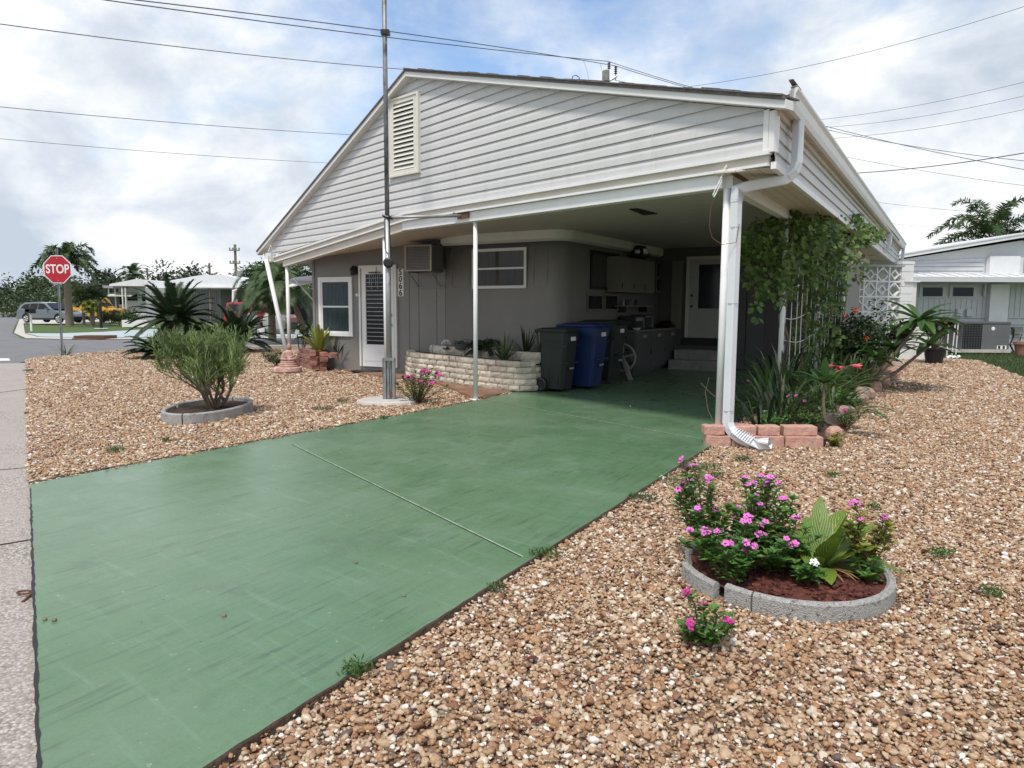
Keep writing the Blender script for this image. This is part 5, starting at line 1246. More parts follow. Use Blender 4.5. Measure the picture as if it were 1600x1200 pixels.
def rock(b,c,rx,ry,rz,seed=0,n=10,m=7):
    rnd=random.Random(seed); vs=[];fs=[]; bumps=[(Vector((rnd.gauss(0,1),rnd.gauss(0,1),rnd.gauss(0,1))).normalized(),rnd.uniform(-.22,.18)) for _ in range(9)]
    for i in range(m+1):
        th=math.pi*i/m
        for j_ in range(n):
            ph=2*math.pi*j_/n; d=Vector((math.sin(th)*math.cos(ph),math.sin(th)*math.sin(ph),math.cos(th)))
            r=1+sum(w*max(0,d.dot(v))**3 for v,w in bumps); e=lambda x:math.copysign(abs(x)**.7,x)
            vs.append(Vector(c)+Vector((e(d.x)*rx*r,e(d.y)*ry*r,e(d.z)*rz*r)))
    for i in range(m):
        for j_ in range(n): a=i*n+j_; c2=i*n+(j_+1)%n; fs.append((a,a+n,c2+n,c2))
    b.add(vs,fs)
MT['stone']=mat('pinkish_grey_stone',(.36,.27,.23),.9,var=.3,vscale=8,bump=.8,bscale=50,dirt=(.40,.20,.15),dscale=4,dth=(.5,.65),island=.2)
rl=[(1303,690),(1300,668),(1318,655),(1327,640),(1338,632),(1350,622),(1365,612),(1375,602),(1385,594),(1396,586),(1403,578)]
for k,(u,v) in enumerate(rl):
    p=G(u,v); s=.115 if k else .085; b=MB(); rock(b,p+Z*.07,s*U(.85,1.3)*(1+.04*k),s*U(.8,1.1)*(1+.05*k),.10*(1+.03*k),seed=k)
    tag(rebase(b.build('edging_stone','stone' if k%3 else 'pinkbrick'),p),'rough pinkish stone, %s from the front along the right of the bed'%['first','second','third','fourth','fifth','sixth','seventh','eighth','ninth','tenth','eleventh'][k],'stone','stones along the right of the bed')
bedp=[FB+fw_*.12+fd*.1,FE+fw_*.12,G(1300,668),G(1327,640),G(1350,622),G(1375,602),G(1396,586),G(1404,576),PC+S_*12.5,PC+S_*.3-SP*.0]
bed=sheet('flower_bed_soil',bedp,'soil',.06,.08); struct(bed)
BEDS.append([tuple(p) for p in bedp]); BEDS.append([tuple(p) for p in(FB,FE,FE+fw_*.15,FB+fw_*.15)])
MT['bed']=MT['grassy']
# blades: bromeliads / lilies
pr_strap=lambda t_:(.75+.25*t_ if t_<.5 else (1-((t_-.5)/.5)**2.2))*.95+.03
spots=[(1187,668,12,.52,.028,'dgreen'),(1215,655,22,.62,.03,'grassy'),(1200,640,20,.8,.032,'green'),(1240,648,22,.55,.026,'olive'),(1228,632,26,.85,.032,'grassy'),(1262,628,26,.85,.034,'green'),(1290,620,24,.80,.036,'grassy'),(1250,612,26,.95,.035,'green'),(1310,610,24,.80,.034,'olive'),(1275,600,26,1.0,.036,'green'),(1330,600,22,.75,.034,'green'),(1215,622,22,.95,.034,'dgreen'),(1300,640,20,.55,.04,'green'),(1345,598,20,.7,.036,'olive')]
lab=['low dark strappy clump by the downspout','grey green spiky clump behind the pink bricks','tall strappy clump beside the first inner post','olive spiky clump in the front middle of the bed','grey green blades left of the pink lily','tall green blades behind the pink lily','grey green blades right of the pink lily','tall clump in front of the wire trellis','olive strappy clump by the right row of stones','tallest strappy clump below the second inner post','green strappy clump left of the leaning trunk','dark strappy clump at the foot of the first inner post','short broad strappy clump by the front stones','olive clump at the foot of the leaning trunk']
for k,(u,v,n,L_,w,m) in enumerate(spots):
    p=G(u,v,.06); spiky('strappy_plant',lab[k],p,int(n*2.4),L_*1.05,w*1.25,m,droop=.9,up=(.25,1.35),group='strappy plants in the right bed',base_r=.24,prof=pr_strap,dead=34,mdead='dry' if k%2 else 'grassy')
for (u,v,nn_,hh_,m,l_) in((1205,672,260,.16,'vinca','leafy ground cover just behind the upper pink bricks'),(1268,672,300,.20,'green','leafy ground cover at the foot of the pink lily'),(1325,640,260,.22,'vinca','leafy ground cover by the right row of stones'),(1345,612,320,.34,'green','bushy ground cover left of the leaning trunks'),(1180,650,200,.22,'olive','leafy ground cover on the carport side of the bed')):
    shrub('ground_cover',l_,G(u,v,.06),hh_,.24,m,nn_,.055,.026,cat='ground cover',stems=6,sm='stem',group='ground cover in the right bed')
# crinum / pink lily with broad leaves
p=G(1290,668,.06); t=thing('pink_lily','broad leaved plant with pink trumpet lilies near the front of the bed','lily',p)
b=MB(); q=p+Vector((-.02,.05,.50)); b.tube([p,p+Vector((-.03,.02,.25)),q],[.022,.018,.014],8); b.build('stem','bark2',t)
b=MB()
for k in range(13):
    a=k*2.4+.4; el=U(.1,.75); d=Vector((math.cos(a)*math.cos(el),math.sin(a)*math.cos(el),math.sin(el))); b.blade(q,d,U(.28,.40),U(.06,.085),.45,5,fold=.3)
b.blade(q,(-.05,-.1,1),.30,.10,.1,5)
for k in range(7): a=U(-.6,.6)-.3; b.blade(p+Vector((.12,0,.1)),(math.cos(a),-.5+math.sin(a),.75),U(.5,.8),.045,1.1,7,prof=pr_strap)
b.build('leaves','plumeria',t)
def trumpet(b,p,d,L_=.13,r=.05):
    d=Vector(d).normalized()
    for k in range(6):
        a=k*1.047; x=d.orthogonal().normalized(); y=d.cross(x); u_=x*math.cos(a)+y*math.sin(a)
        b.blade(p,(d+u_*.30),L_,.030,-.0,4,fold=-.3,side=d.cross(u_).normalized())
for (u,v,dx) in((1297,571,-1),(1335,571,1),(1317,573,-.3)):
    c=W(u,v,p.y+.10); b=MB(); trumpet(b,c-Vector((dx*.05,0,0)),(dx,-.15,-.05 if dx>-1 else -.1)); f_=b.build('flower','lily',t)
    b=MB(); b.tube([q,(q+c)*.5+Z*.06,c-Vector((dx*.05,0,0))],[.006,.005,.004],5); b.build('flower_stalk','stem',f_)
# small periwinkles in the bed
vinca('periwinkle_plant','small pink periwinkle among the blades behind the middle bricks',G(1238,660,.06),10,(.18,.36),.16,9,'magenta',.022,group='periwinkles in the right bed',fl=.35)
vinca('periwinkle_plant','low periwinkle spilling over the stones at the right of the bed',G(1322,668,.02),14,(.10,.28),.22,9,'purple',.022,group='periwinkles in the right bed',fl=.2)
vinca('periwinkle_plant','periwinkle with a pale flower on the carport side of the bed',G(1172,640,.06),9,(.2,.4),.13,9,'magenta',.022,group='periwinkles in the right bed',fl=.12)
vinca('periwinkle_plant','yellowish green seedling between the last brick and the stones',G(1303,697,.0),12,(.06,.16),.10,6,'magenta',.02,leafm='yellowleaf',ls=(.05,.02),group='periwinkles in the right bed',fl=0)
# hibiscus shrub in front of the screen
p=G(1352,594,.05); p=Vector((p.x,p.y,.05)); hb=shrub('hibiscus_shrub','small leaved dark shrub with orange blooms before the pierced screen',p,1.45,1.05,'dgreen',2100,.085,.05,stems=11)
shrub('low_shrub','dense green undergrowth between the trellis and the screen',Vector((W(1325,560,13.8).x,13.8,.05)),1.2,.9,'green',1700,.10,.055,stems=9)
b=MB()
for (u,v) in((1353,529),(1322,492),(1338,485)):
    c=W(u,v,12.1)
    for k in range(9): b.leaf(c,(U(-1,1),U(-1,.2),U(-1,1)),.06,.05)
    tag(rebase(b.build('hibiscus_bloom','orange'),c),'orange hibiscus bloom, %s'%{529:'the brightest one low in the shrub',492:'the dull one upper left in the shrub',485:'the upper one close to the screen'}[v],'flower'); b=MB()
# crown of big leaves on leaning trunks (frangipani-like)
t=thing('frangipani','leaning plant with long drooping broad leaves at the right of the bed','shrub',G(1352,607,.05)); p=G(1352,607,.05)
b=MB(); heads=[]
for (u,v,dy) in((1437,500,-.2),(1452,540,.4),(1395,545,.2),(1370,560,-.3),(1415,525,.9)):
    e=W(u,v,p.y+dy); m_=p.lerp(e,.5)-Z*.08; b.tube([p,m_,e],[.035,.028,.022],8); heads.append(e)
b.build('trunk','bark2',t,smooth=True); b=MB()
for i,e in enumerate(heads):
    n_l=(22,14,14,10,14)[i]; L0=(.72,.55,.5,.4,.55)[i]
    for k in range(n_l):
        a=k*2.4+i; el=U(-.35,.85); d=Vector((math.cos(a)*math.cos(el),math.sin(a)*math.cos(el),math.sin(el))); b.blade(e,d,L0*U(.75,1.1),.135*U(.8,1.1),.75*U(.4,1.2),6,fold=.35)
b.build('leaves','plumeria',t)
# vine over the posts and the wire trellis
t=thing('wire_trellis','white wire trellis between the inner carport posts','trellis',PD); 
def tre(s,z,o=0): p=PD+S_*s+SP*o; return Vector((p.x,p.y,z))
for k in range(15):
    b=MB(); s=.12+k*.42; 
    if abs(s-3.1)<.05: s+=.08
    b.tube([tre(s+U(-.04,.04),.1,.02),tre(s+U(-.03,.03),1.1,.02),tre(s+U(-.03,.03),2.3,.02)],.006,5); b.build('wire','white',t)
for z in(.95,1.30,1.72):
    b=MB(); b.tube([tre(s,z+.05*math.sin(s*1.7+z*3),.045) for s in [i*.31 for i in range(21)]],.006,5); b.build('cross_wire','white',t)
vn=thing('climbing_vine','leafy green vine smothering the inner carport posts and trellis','vine',PD+S_*.5)
b=MB(); bl=MB()
stems_=[]
for k in range(22):
    s=random.choice([0,.1,3.05,3.1,6.2,1.5,2.2,4.4]); pts_=[tre(s+U(-.05,.05),.1+i*.3,U(-.05,.08)) for i in range(8)]
    pts_+= [tre(s+U(-.7,.9),2.45+U(-.15,.2),U(-.35,.35))]; b.tube(pts_,.009,5)
b.build('stems','bark2',vn)
LV=[]   # cover: ellipsoids given by picture position, depth, size
for (u,v,y,rx,ry,rz,n) in((1240,370,9.9,.55,.4,.36,900),(1200,410,9.7,.42,.4,.42,800),(1180,390,9.6,.25,.3,.22,260),(1285,400,11.0,.5,.45,.48,1000),(1265,360,10.4,.45,.35,.28,620),(1300,360,12.0,.7,.5,.36,900),(1335,366,12.8,.45,.4,.22,440),(1296,440,12.4,.26,.35,.60,600),(1280,480,11.6,.30,.35,.50,480),(1245,430,10.1,.34,.3,.36,420),(1232,345,9.8,.16,.16,.2,120),(1355,372,13.4,.30,.3,.13,160),(1290,525,12.2,.28,.3,.25,180),(1250,520,11.2,.12,.12,.6,220),(1212,455,9.6,.22,.2,.2,150),(1182,485,9.55,.05,.05,.18,40),(1342,420,13.4,.12,.15,.3,60)):
    c=W(u,v,y)
    for k in range(int(n*.44)):
        d=Vector((random.gauss(0,1),random.gauss(0,1),random.gauss(0,1))).normalized(); rr_=U(.25,1)**.45*U(.75,1.22)
        q=c+Vector((d.x*rx*rr_,d.y*ry*rr_,d.z*rz*rr_)); 
        bl.leaf(q,Vector((d.x*.6+U(-.5,.5),d.y*.6+U(-.5,.5),U(-1.,.15))),U(.055,.115),U(.055,.095),Vector((U(-.4,.4),-1,U(.1,1.))),fold=.12)
for (pa,pb) in(((1225,345,9.8),(1172,352,9.6)),((1262,350,10.4),(1310,342,11)),((1340,345,12.4),(1385,372,13.5)),((1230,345,9.9),(1258,322,10.0)),((1330,350,12.4),(1345,340,12.2))):
    A,B2=W(*pa),W(*pb)
    for k in range(46): q=A.lerp(B2,k/45)+Vector((U(-.05,.05),U(-.05,.05),U(-.05,.05))); bl.leaf(q,(U(-1,1),U(-1,1),U(-1,.3)),.06,.055)
bl.build('foliage','vine',vn)
# dry stalks by the corner post (carport side)
b=MB(); p=G(1118,648,.012); b.tube([W(1095,598,8.0),W(1108,612,8.0),W(1120,622,8.0)],.004,4); b.tube([W(1108,590,8.1),W(1102,612,8.1),W(1106,640,8.0),W(1113,655,7.95)],.003,4); tag(rebase(b.build('dry_twig','bark2'),p),'thin bare twigs leaning by the corner post inside the carport','twig')
# ------------------------------------------------------------------ planter plants by the porch
zt=.48
spiky('spiky_plant','spiky grey green plant at the right of the lower planter tier',Vector((W(787,565,12.25).x,12.25,.47)),46,.58,.03,'grassy',droop=.5,up=(.35,1.4),base_r=.05)
spiky('spiky_plant','dark spiky plant on the upper planter tier beside the first bin',Vector((W(822,560,12.5).x,12.5,.58)),26,.58,.028,'dgreen',droop=.3,up=(.6,1.45),base_r=.05)
spiky('spiky_plant','upright striped blades against the wall at the planter end',Vector((W(842,560,12.45).x,12.45,.58)),14,.45,.03,'grassy',droop=.2,up=(1.0,1.5),base_r=.04)
t=thing('fern','dark arching fern on the upper tier of the stone planter','fern',G(755,560,.3)); c=Vector((W(756,560,13.0).x,13.0,.60)); t.location=c; WM[t.name]=Matrix.Translation(c); b=MB()
for k in range(26):
    a=k*2.4; el=U(.2,1.2); frond(b,c,(math.cos(a)*math.cos(el),math.sin(a)*math.cos(el),math.sin(el)),U(.36,.56),26,.10,.014,droop=.9,vee=.1,sr=.003)
b.build('fronds','dgreen',t)
c=Vector((W(697,550,13.35).x,13.35,.595)); t=thing('pale_flower_head','round pale flower cluster on the upper planter tier','flower',c); b=MB()
b.tube([c,c+Z*.06],.01,6); 
for k in range(150): d=Vector((random.gauss(0,1),random.gauss(0,1),abs(random.gauss(0,1)))).normalized(); b.leaf(c+Z*.10+d*.07,d+Vector((U(-.5,.5),U(-.5,.5),0)),.03,.022)
b.build('cluster','dry' if False else 'whitepetal',t); b=MB()
for k in range(20): b.leaf(c,(U(-1,1),U(-1,1),U(0,.6)),.10,.04)
b.build('leaves','grassy',t)
c=Vector((W(722,550,13.5).x,13.5,.595)); t=thing('grey_pot','shallow grey pot with wilted leaves on the upper planter tier','plant pot',c); b=MB(); b.lathe([(0,0),(.12,0),(.16,.11),(.17,.12),(.15,.12),(.13,.09),(0,.09)],c,20); b.build('pot','greymetal',t); b=MB()
for k in range(30): b.leaf(c+Vector((U(-.12,.12),U(-.1,.1),.12)),(U(-1,1),U(-1,1),U(-.2,.6)),.09,.04)
b.build('leaves','grassy',t)
shrub('ground_cover_plant','small dark leafy plant in the soil at the left of the lower tier','plant',pbs[int(len(pbs)*.28)]+S_*.28+Z*.46,.16,.16,'olive',160,.05,.03,cat='plant') if False else None
# ------------------------------------------------------------------ shrub with magenta blooms beside the mast
vinca('flowering_bush','magenta flowering bush beside the mast base',G(652,629,0),34,(.28,.52),.42,12,'purple',.030,ls=(.055,.024),leafm='green',fl=.62,lean=(.15,0))
# ------------------------------------------------------------------ brick planter, statue, plants at the left corner
bq=G(497,581,0); t=thing('brick_planter','low rough red brick planter beside the left window','planter',bq)
b=MB(); P_=[G(463,571),G(499,581),G(541,571)]
d1=(P_[1]-P_[0]); d2=(P_[2]-P_[1])
for r in range(4):
    for (A,B2,n) in((P_[0],P_[1],3),(P_[1],P_[2],4)):
        d=(B2-A); L_=d.length; dn_=d.normalized(); w=Vector((-dn_.y,dn_.x,0)); w=w if w.y>0 else -w
        nn=n-(1 if r>=2 and n==4 else 0)
        if r==3 and n==4: rngk=[0,1]
        else: rngk=range(nn)
        for k in rngk:
            off=(-.05 if r%2 else 0)+U(-.008,.008); a=A+dn_*(k*L_/n+off)+w*(.02*r+U(-.008,.008)); c=a+dn_*(L_/n-.015); brickbox(b,a,c,.0+r*.105+(.03 if n==4 else 0),.098+r*.105+(.03 if n==4 else 0),.16,w,.008)
brickbox(b,G(513,560,.45),G(527,560,.45),.46,.55,.10,Vector((0,1,0)),.01)
b.build('bricks','redbrick',t,bevel=.006)
b=MB(); b.prism([Vector((*(P_[0]+Vector((.1,.2,0))).xy,.33)),Vector((*(P_[1]+Vector((0,.2,0))).xy,.33)),Vector((*(P_[2]+Vector((-.3,.3,0))).xy,.33)),Vector((*(P_[2]+Vector((-.2,1.2,0))).xy,.33)),Vector((*(P_[0]+Vector((.1,1.2,0))).xy,.33))],(0,0,.04)); b.build('soil','soil',t)
def broad(name,label,p,n,L_,w,m,up=(.5,1.4),cat='plant'):
    t=thing(name,label,cat,p); b=MB()
    for k in range(n):
        a=k*2.4; el=U(*up); b.blade(Vector(p)+Vector((math.cos(a),math.sin(a),0))*.03,(math.cos(a)*math.cos(el),math.sin(a)*math.cos(el),math.sin(el)),L_*U(.75,1.1),w*U(.8,1.1),.35,5,fold=.3)
    b.build('leaves',m,t); return t
broad('broad_leaf_plant','bright yellow green broad leaved plant in the brick planter',bq+Vector((-.05,.35,.36)),12,.62,.13,'yellowleaf',up=(.8,1.45))
t=thing('frangipani_sapling','young green plant with one white flower behind the left posts','shrub',G(470,566,0)); p=G(470,566,0)
b=MB(); hs=[]
for (u,v) in((463,515),(475,525),(483,512)): e=W(u,v,p.y+.2); b.tube([p,p.lerp(e,.5),e],[.022,.018,.014],6); hs.append(e)
b.build('trunk','bark2',t); b=MB()
for e in hs:
    for k in range(12): a=k*2.4; el=U(-.3,1.0); b.blade(e,(math.cos(a)*math.cos(el),math.sin(a)*math.cos(el),math.sin(el)),U(.28,.42),.10,.7,5,fold=.3)
b.build('leaves','yellowleaf' if False else 'plumeria',t); b=MB(); be=MB(); flower5(b,be,W(464,519,p.y-.1),(0,-1,.3),.07); f_=b.build('flower','whitepetal',t)
spiky('spiky_plant','thin dark blades trailing over the brick planter',bq+Vector((.35,.35,.37)),20,.42,.02,'dgreen',droop=.9,up=(.2,1.2))
# statue: tiered pedestal with a seated figure
sp=G(449,582,0); _sc=.8; t=thing('garden_statue','weathered pink seated figure on a stepped stone base by the leaning post','statue',sp)
b=MB(); b.lathe([(0,-.02),(.36,-.02),(.39,.05),(.37,.13),(.30,.16),(0,.16)],sp,20); b.lathe([(0,.16),(.24,.16),(.25,.19),(.22,.215),(.23,.24),(.20,.265),(.21,.29),(.17,.31),(0,.31)],sp+Vector((.05,0,0)),20); b.build('stepped_base','pinkpot',t,smooth=False)
b=MB(); c=sp+Vector((.07,0,.31))
b.lathe([(0,0),(.17,.0),(.19,.05),(.15,.09),(.12,.12),(.11,.18),(.12,.23),(.10,.27),(.05,.29),(.035,.31),(.0,.31)],c,18,sx=1.0,sy=.75)
for s in(-1,1):
    b.tube([c+Vector((s*.11,-.02,.24)),c+Vector((s*.155,-.06,.15)),c+Vector((s*.05,-.12,.09))],[.035,.03,.025],8)
    b.tube([c+Vector((s*.06,-.02,.05)),c+Vector((s*.18,-.06,.05)),c+Vector((s*.02,-.14,.045))],[.06,.055,.035],8)
b.lathe([(0,.0),(.045,.015),(.062,.06),(.06,.10),(.045,.135),(.025,.15),(.022,.175),(0,.185)],c+Vector((0,-.005,.29)),14); b.build('seated_figure','pinkpot',t,smooth=True); t.scale=(.8,.8,.8)
# ------------------------------------------------------------------ ring planters
def ringwall(name,label,cx,cy,rx,ry,h,w,segs,soilm,z=0,gapdeg=3,mt='conc',ang0=0):
    t=thing(name,label,'planter ring',(cx,cy,0)); n=len(segs)
    for (a0,a1,dr_) in segs:
        b=MB(); m=14; vs=[];fs=[]
        for i in range(m+1):
            a=R(a0+(a1-a0)*i/m); ca,sa=math.cos(a),math.sin(a)
            prof=[(-w/2,-.02),(w/2,-.02),(w/2,h-.012),(w/2-.014,h),(-w/2+.014,h),(-w/2,h-.012)]
            for (o,zz) in prof: vs.append(Vector((cx+(rx+o+dr_)*ca,cy+(ry+o+dr_)*sa,zz+U(-.001,.001))))
        for i in range(m):
            for k in range(6): fs.append((i*6+k,i*6+(k+1)%6,(i+1)*6+(k+1)%6,(i+1)*6+k))
        fs+=[(0,1,2,3,4,5)[::-1],tuple(m*6+k for k in range(6))]
        b.add(vs,fs); b.build('kerb_segment',mt,t)
    b=MB(); b.lathe([(0,h*.62),(1,h*.55)],(cx,cy,0),32,sx=rx-w*.3,sy=ry-w*.3); 
    vs=[Vector(v)+Vector((0,0,U(-.008,.012))) for v in b.v]; b.v=[tuple(v) for v in vs]; b.build('soil',soilm,t)
    BEDS.append([(cx+(rx+.03)*math.cos(a),cy+(ry+.03)*math.sin(a)) for a in [i*.3 for i in range(21)]]); return t
# right ring
xl=G(1072,900).x; ra,rb=G(1070,893),G(1416,945); fr=G(1270,972); bk=G(1240,845)
cx=(ra.x+rb.x)/2+.035; cy=(fr.y+bk.y)/2; rx=(rb.x-ra.x)/2+.012; ry=(bk.y-fr.y)/2-.03
print('ring',cx,cy,rx,ry)
MT['aggconc']=mat('pebbly_concrete',(.40,.39,.37),.85,var=.25,vscale=60,bump=.8,bscale=160,dirt=(.16,.15,.14),dscale=45,dth=(.55,.62))
ringwall('planter_ring','open concrete ring round the pink periwinkles in the foreground',cx,cy,rx,ry,.080,.042,[(-128,-8,0),(-6,60,0),(62,158,0),(182,212,.035),(216,231,.0)],'mulch',mt='aggconc')
# bark pieces and dead leaves in the ring
b=MB()
for k in range(650):
    a=U(0,6.28); r=math.sqrt(U(0,1)); q=Vector((cx+(rx-.05)*r*math.cos(a),cy+(ry-.05)*r*math.sin(a),.054)); s=U(.006,.020)
    M3=Matrix.Translation(q)@Matrix.Rotation(U(0,6.28),4,'Z')@Matrix.Rotation(U(-.5,.5),4,'X'); b.box((-s,-s*.5,-s*.3),(s,s*.5,s*.3),M3)
o=b.build('bark_chips','mulch'); struct(o,'stuff'); o['label']='dark red bark chips inside the foreground ring'; o['category']='bark chips'
vA=Vector((cx-.28,cy+.03,.06))
V=lambda n,l,du,dv,st,h,sp_,nl,fl,lean=(0,0),wh=0,lm='vinca': vinca(n,l,Vector((cx+du,cy+dv,.05)),st,h,sp_,nl,'magenta',.019,lean=lean,whites=wh,fl=fl,group='periwinkles in the foreground ring',ls=(.054,.024),leafm=lm)
V('periwinkle_plant','tallest periwinkle leaning left at the back of the ring',-.36,.10,14,(.34,.56),.20,20,.75,lean=(-.16,.05))
V('periwinkle_plant','dense periwinkle mound at the left of the ring',-.30,-.04,40,(.12,.34),.26,14,.32)
V('periwinkle_plant','periwinkle with tall upright stems in the middle of the ring',-.12,.10,16,(.34,.52),.16,20,.7,lean=(.08,.05))
V('periwinkle_plant','periwinkle mound in the middle front of the ring',-.08,-.06,32,(.12,.32),.22,13,.32)
V('periwinkle_plant','periwinkle at the front left edge hanging over the ring',-.36,-.24,10,(.12,.30),.12,13,.5)
V('periwinkle_plant','low periwinkle with one white flower at the front of the ring',.02,-.24,8,(.07,.15),.09,8,.2,wh=9)
V('periwinkle_plant','yellowing periwinkle at the right of the striped leaves',.42,-.02,11,(.20,.36),.12,12,.45,lm='yellowleaf')
V('periwinkle_plant','small green seedling by the right wall of the ring',.34,-.20,5,(.06,.14),.06,8,0.)
vinca('periwinkle_plant','self sown periwinkle in the pebbles just outside the ring',G(1106,1010,0),9,(.10,.30),.10,13,'purple',.019,fl=.45,ls=(.044,.019))
vinca('periwinkle_plant','flat leafy seedling in the pebbles left of the self sown periwinkle',G(1085,998,0),8,(.03,.08),.07,7,'magenta',.019,fl=0,ls=(.04,.017))
# variegated broad leaves
p=Vector((cx+.18,cy+.02,.05)); t=thing('striped_leaf_plant','broad yellow striped leaves in the right half of the foreground ring','plant',p); b=MB()
prw=lambda t_: max(.04,math.sin(math.pi*min(1,.04+.96*t_**.85))**.75)
for k in range(24):
    a=k*2.4+.5; el=U(.55,1.38) if k<17 else U(.05,.5); d=Vector((math.cos(a)*math.cos(el),math.sin(a)*math.cos(el),math.sin(el))); q=p+Vector((math.cos(a),math.sin(a)*.6,0))*U(.02,.10)
    b.blade(q,d,U(.26,.40),U(.10,.135),U(.3,.75),8,prof=prw,fold=.16)
b.build('leaves','ginger',t); b=MB()
for k in range(40): a=U(0,6.28); b.blade(p+Vector((math.cos(a)*.08,math.sin(a)*.06-.05,.02)),(math.cos(a),math.sin(a)-.3,U(0,.25)),U(.12,.24),.012,.5,5)
b.build('dead_leaves','dry',t)
# left ring and pencil shrub
la,lb=G(257,650),G(396,642); cx2=(la.x+lb.x)/2; lf=G(330,663); lbk=G(325,632); cy2=(lf.y+lbk.y)/2; rx2=(lb.x-la.x)/2-.03; ry2=(lbk.y-lf.y)/2-.03
print('ring2',cx2,cy2,rx2,ry2)
ringwall('planter_ring','grey concrete ring round the pencil shrub on the left',cx2,cy2,rx2,ry2,.12,.055,[(-85,88,0),(92,178,0),(182,273,0)],'soil')
def pencil(name,label,p,h):
    t=thing(name,label,'shrub',p); tr=MB(); tw_=MB(); p=Vector(p)
    def sprig(q,d,n=3,s=1.):
        for k in range(n):
            dd=(d+Vector((U(-1,1),U(-1,1),U(-.3,1.0)))*.95).normalized(); e=q+dd*U(.05,.13)*s; tw_.tube([q,e],[.0042,.0030],3,cap=False)
            for _ in range(random.randint(1,3)): e2=e+(dd+Vector((U(-.9,.9),U(-.9,.9),U(-.2,.9)))).normalized()*U(.03,.08)*s; tw_.tube([e,e2],[.0034,.0024],3,cap=False)
    def grow(q,d,L_,r,lv):
        n=3; pts_=[q]; dd=d.copy()
        for i in range(n): dd=(dd+Vector((U(-.30,.30),U(-.30,.30),U(-.06,.22)))).normalized(); pts_.append(pts_[-1]+dd*L_/n)
        (tr if lv<2 else tw_).tube(pts_,[r,r*.88,r*.78,r*.68],6 if lv<2 else 4,cap=False)
        if lv>=1:
            for k in range(3 if lv<3 else 4): f=U(.3,1.); i=min(n-1,int(f*n)); sprig(pts_[i].lerp(pts_[i+1],f*n-i if f<1 else 1),dd,random.randint(0,2))
        if lv>=4: sprig(pts_[-1],dd,3,1.1); return
        for k in range({0:4,1:3,2:2,3:2}[lv]):
            f=U(.4,1.) if k else 1.; i=min(n-1,int(f*n)); qq=pts_[i].lerp(pts_[i+1],f*n-i if f<1 else 1); a=U(0,6.28); grow(qq,(dd*.85+Vector((math.cos(a),math.sin(a),U(-.1,.9)))*.62).normalized(),L_*U(.60,.86),r*.58,lv+1)
    for k in range(7):
        a=k*.9+U(-.3,.3); sp_=U(.10,.45) if k%3 else U(.7,1.1); grow(p+Vector((math.cos(a),math.sin(a),0))*.06,Vector((math.cos(a)*sp_,math.sin(a)*sp_,1)).normalized(),h*U(.17,.33),.024,0)
    tr.build('branches','bark2',t,smooth=True); tw_.build('twigs','pencil',t); return t
pencil('pencil_shrub','bushy pencil thin stemmed green shrub growing in the left concrete ring',(cx2+.05,cy2,.08),1.42)
# sago palms
p=G(274,552,0); sago('sago_palm','large sago palm with brown lower fronds at the corner of the yard',p,1.0,58,1.22,nl=60,ll=.20,els=(-.62,1.35),skirt=26)
p=G(262,558,0); sago('sago_palm','low dark sago palm skirting the foot of the large one',p+Vector((.0,-.2,0)),.10,44,.95,nl=50,ll=.16,els=(.0,.8),skirt=0)
p=G(372,549,0); sago('sago_palm','wide sago palm half hidden behind the pencil shrub',p,.35,44,1.2,nl=56,ll=.19,els=(-.2,1.25),skirt=4)
p=G(340,552,0); sago('sago_palm','dark low sago palm between the two tall ones',p,.12,34,1.25,nl=36,ll=.17,els=(.0,1.1),skirt=0)
shrub('low_shrub','small grey green shrub at the left of the statue',G(432,572,0),.35,.28,'olive',260,.06,.03)
shrub('low_shrub','low shrub with mauve flowers behind the raked post foot',G(422,566,0),.22,.32,'grassy',260,.06,.03)
# ------------------------------------------------------------------ small weeds and strays
wl=[(505,640,.22,'olive','spreading weed in the pebbles between the left ring and the mast'),(535,628,.14,'green','small weed left of the concrete pad'),(600,655,.08,'green','tiny weed at the near edge of the concrete pad'),(852,868,.12,'green','weed sprouting at the right edge of the green drive'),(557,1050,.10,'green','weed at the drive edge near the bottom of the photo'),(775,925,.07,'olive','low weed by the drive edge below the joint end'),(1003,780,.16,'olive','pale feathery weed on the right drive edge'),(1068,752,.30,'grassy','spreading weed mat near the right drive edge'),(1095,732,.26,'green','weed mat just below the corner post'),(1300,745,.08,'green','tiny weed midway between the bed and the foreground ring'),(1470,868,.10,'green','small weed right of the foreground ring'),(1160,720,.12,'olive','thin weed in front of the downspout'),(180,705,.14,'green','dark weed patch in the left gravel'),(258,690,.07,'green','small weed between the drive and the left ring'),(1365,795,.06,'green','tiny weed above the striped leaves'),(1120,745,.09,'green','small weed behind the tallest periwinkle'),(1550,930,.07,'green','tiny weed at the far right of the yard'),(545,572,.10,'green','little weed at the foot of the brick planter'),(45,580,.15,'green','weed at the corner where kerb and gravel meet')]
for (u,v,r,m,l_) in wl:
    r*=.72; p=G(u,v,.008); t=thing('weed',l_,'weed',p,0.,'weeds in the gravel'); b=MB()
    for k in range(int(200*r/.12)):
        a=U(0,6.28); q=p+Vector((math.cos(a),math.sin(a)*.8,0))*r*math.sqrt(U(0,1)); b.leaf(q+Z*U(0,.03),(U(-1,1),U(-1,1),U(.2,1.2)),U(.015,.035),.009)
    b.build('leaves',m,t)
    b=MB(); 
    for k in range(6): a=U(0,6.28); b.tube([p,p+Vector((math.cos(a)*r*.8,math.sin(a)*r*.6,.04))],.0015,3)
    b.build('stems','stem',t)
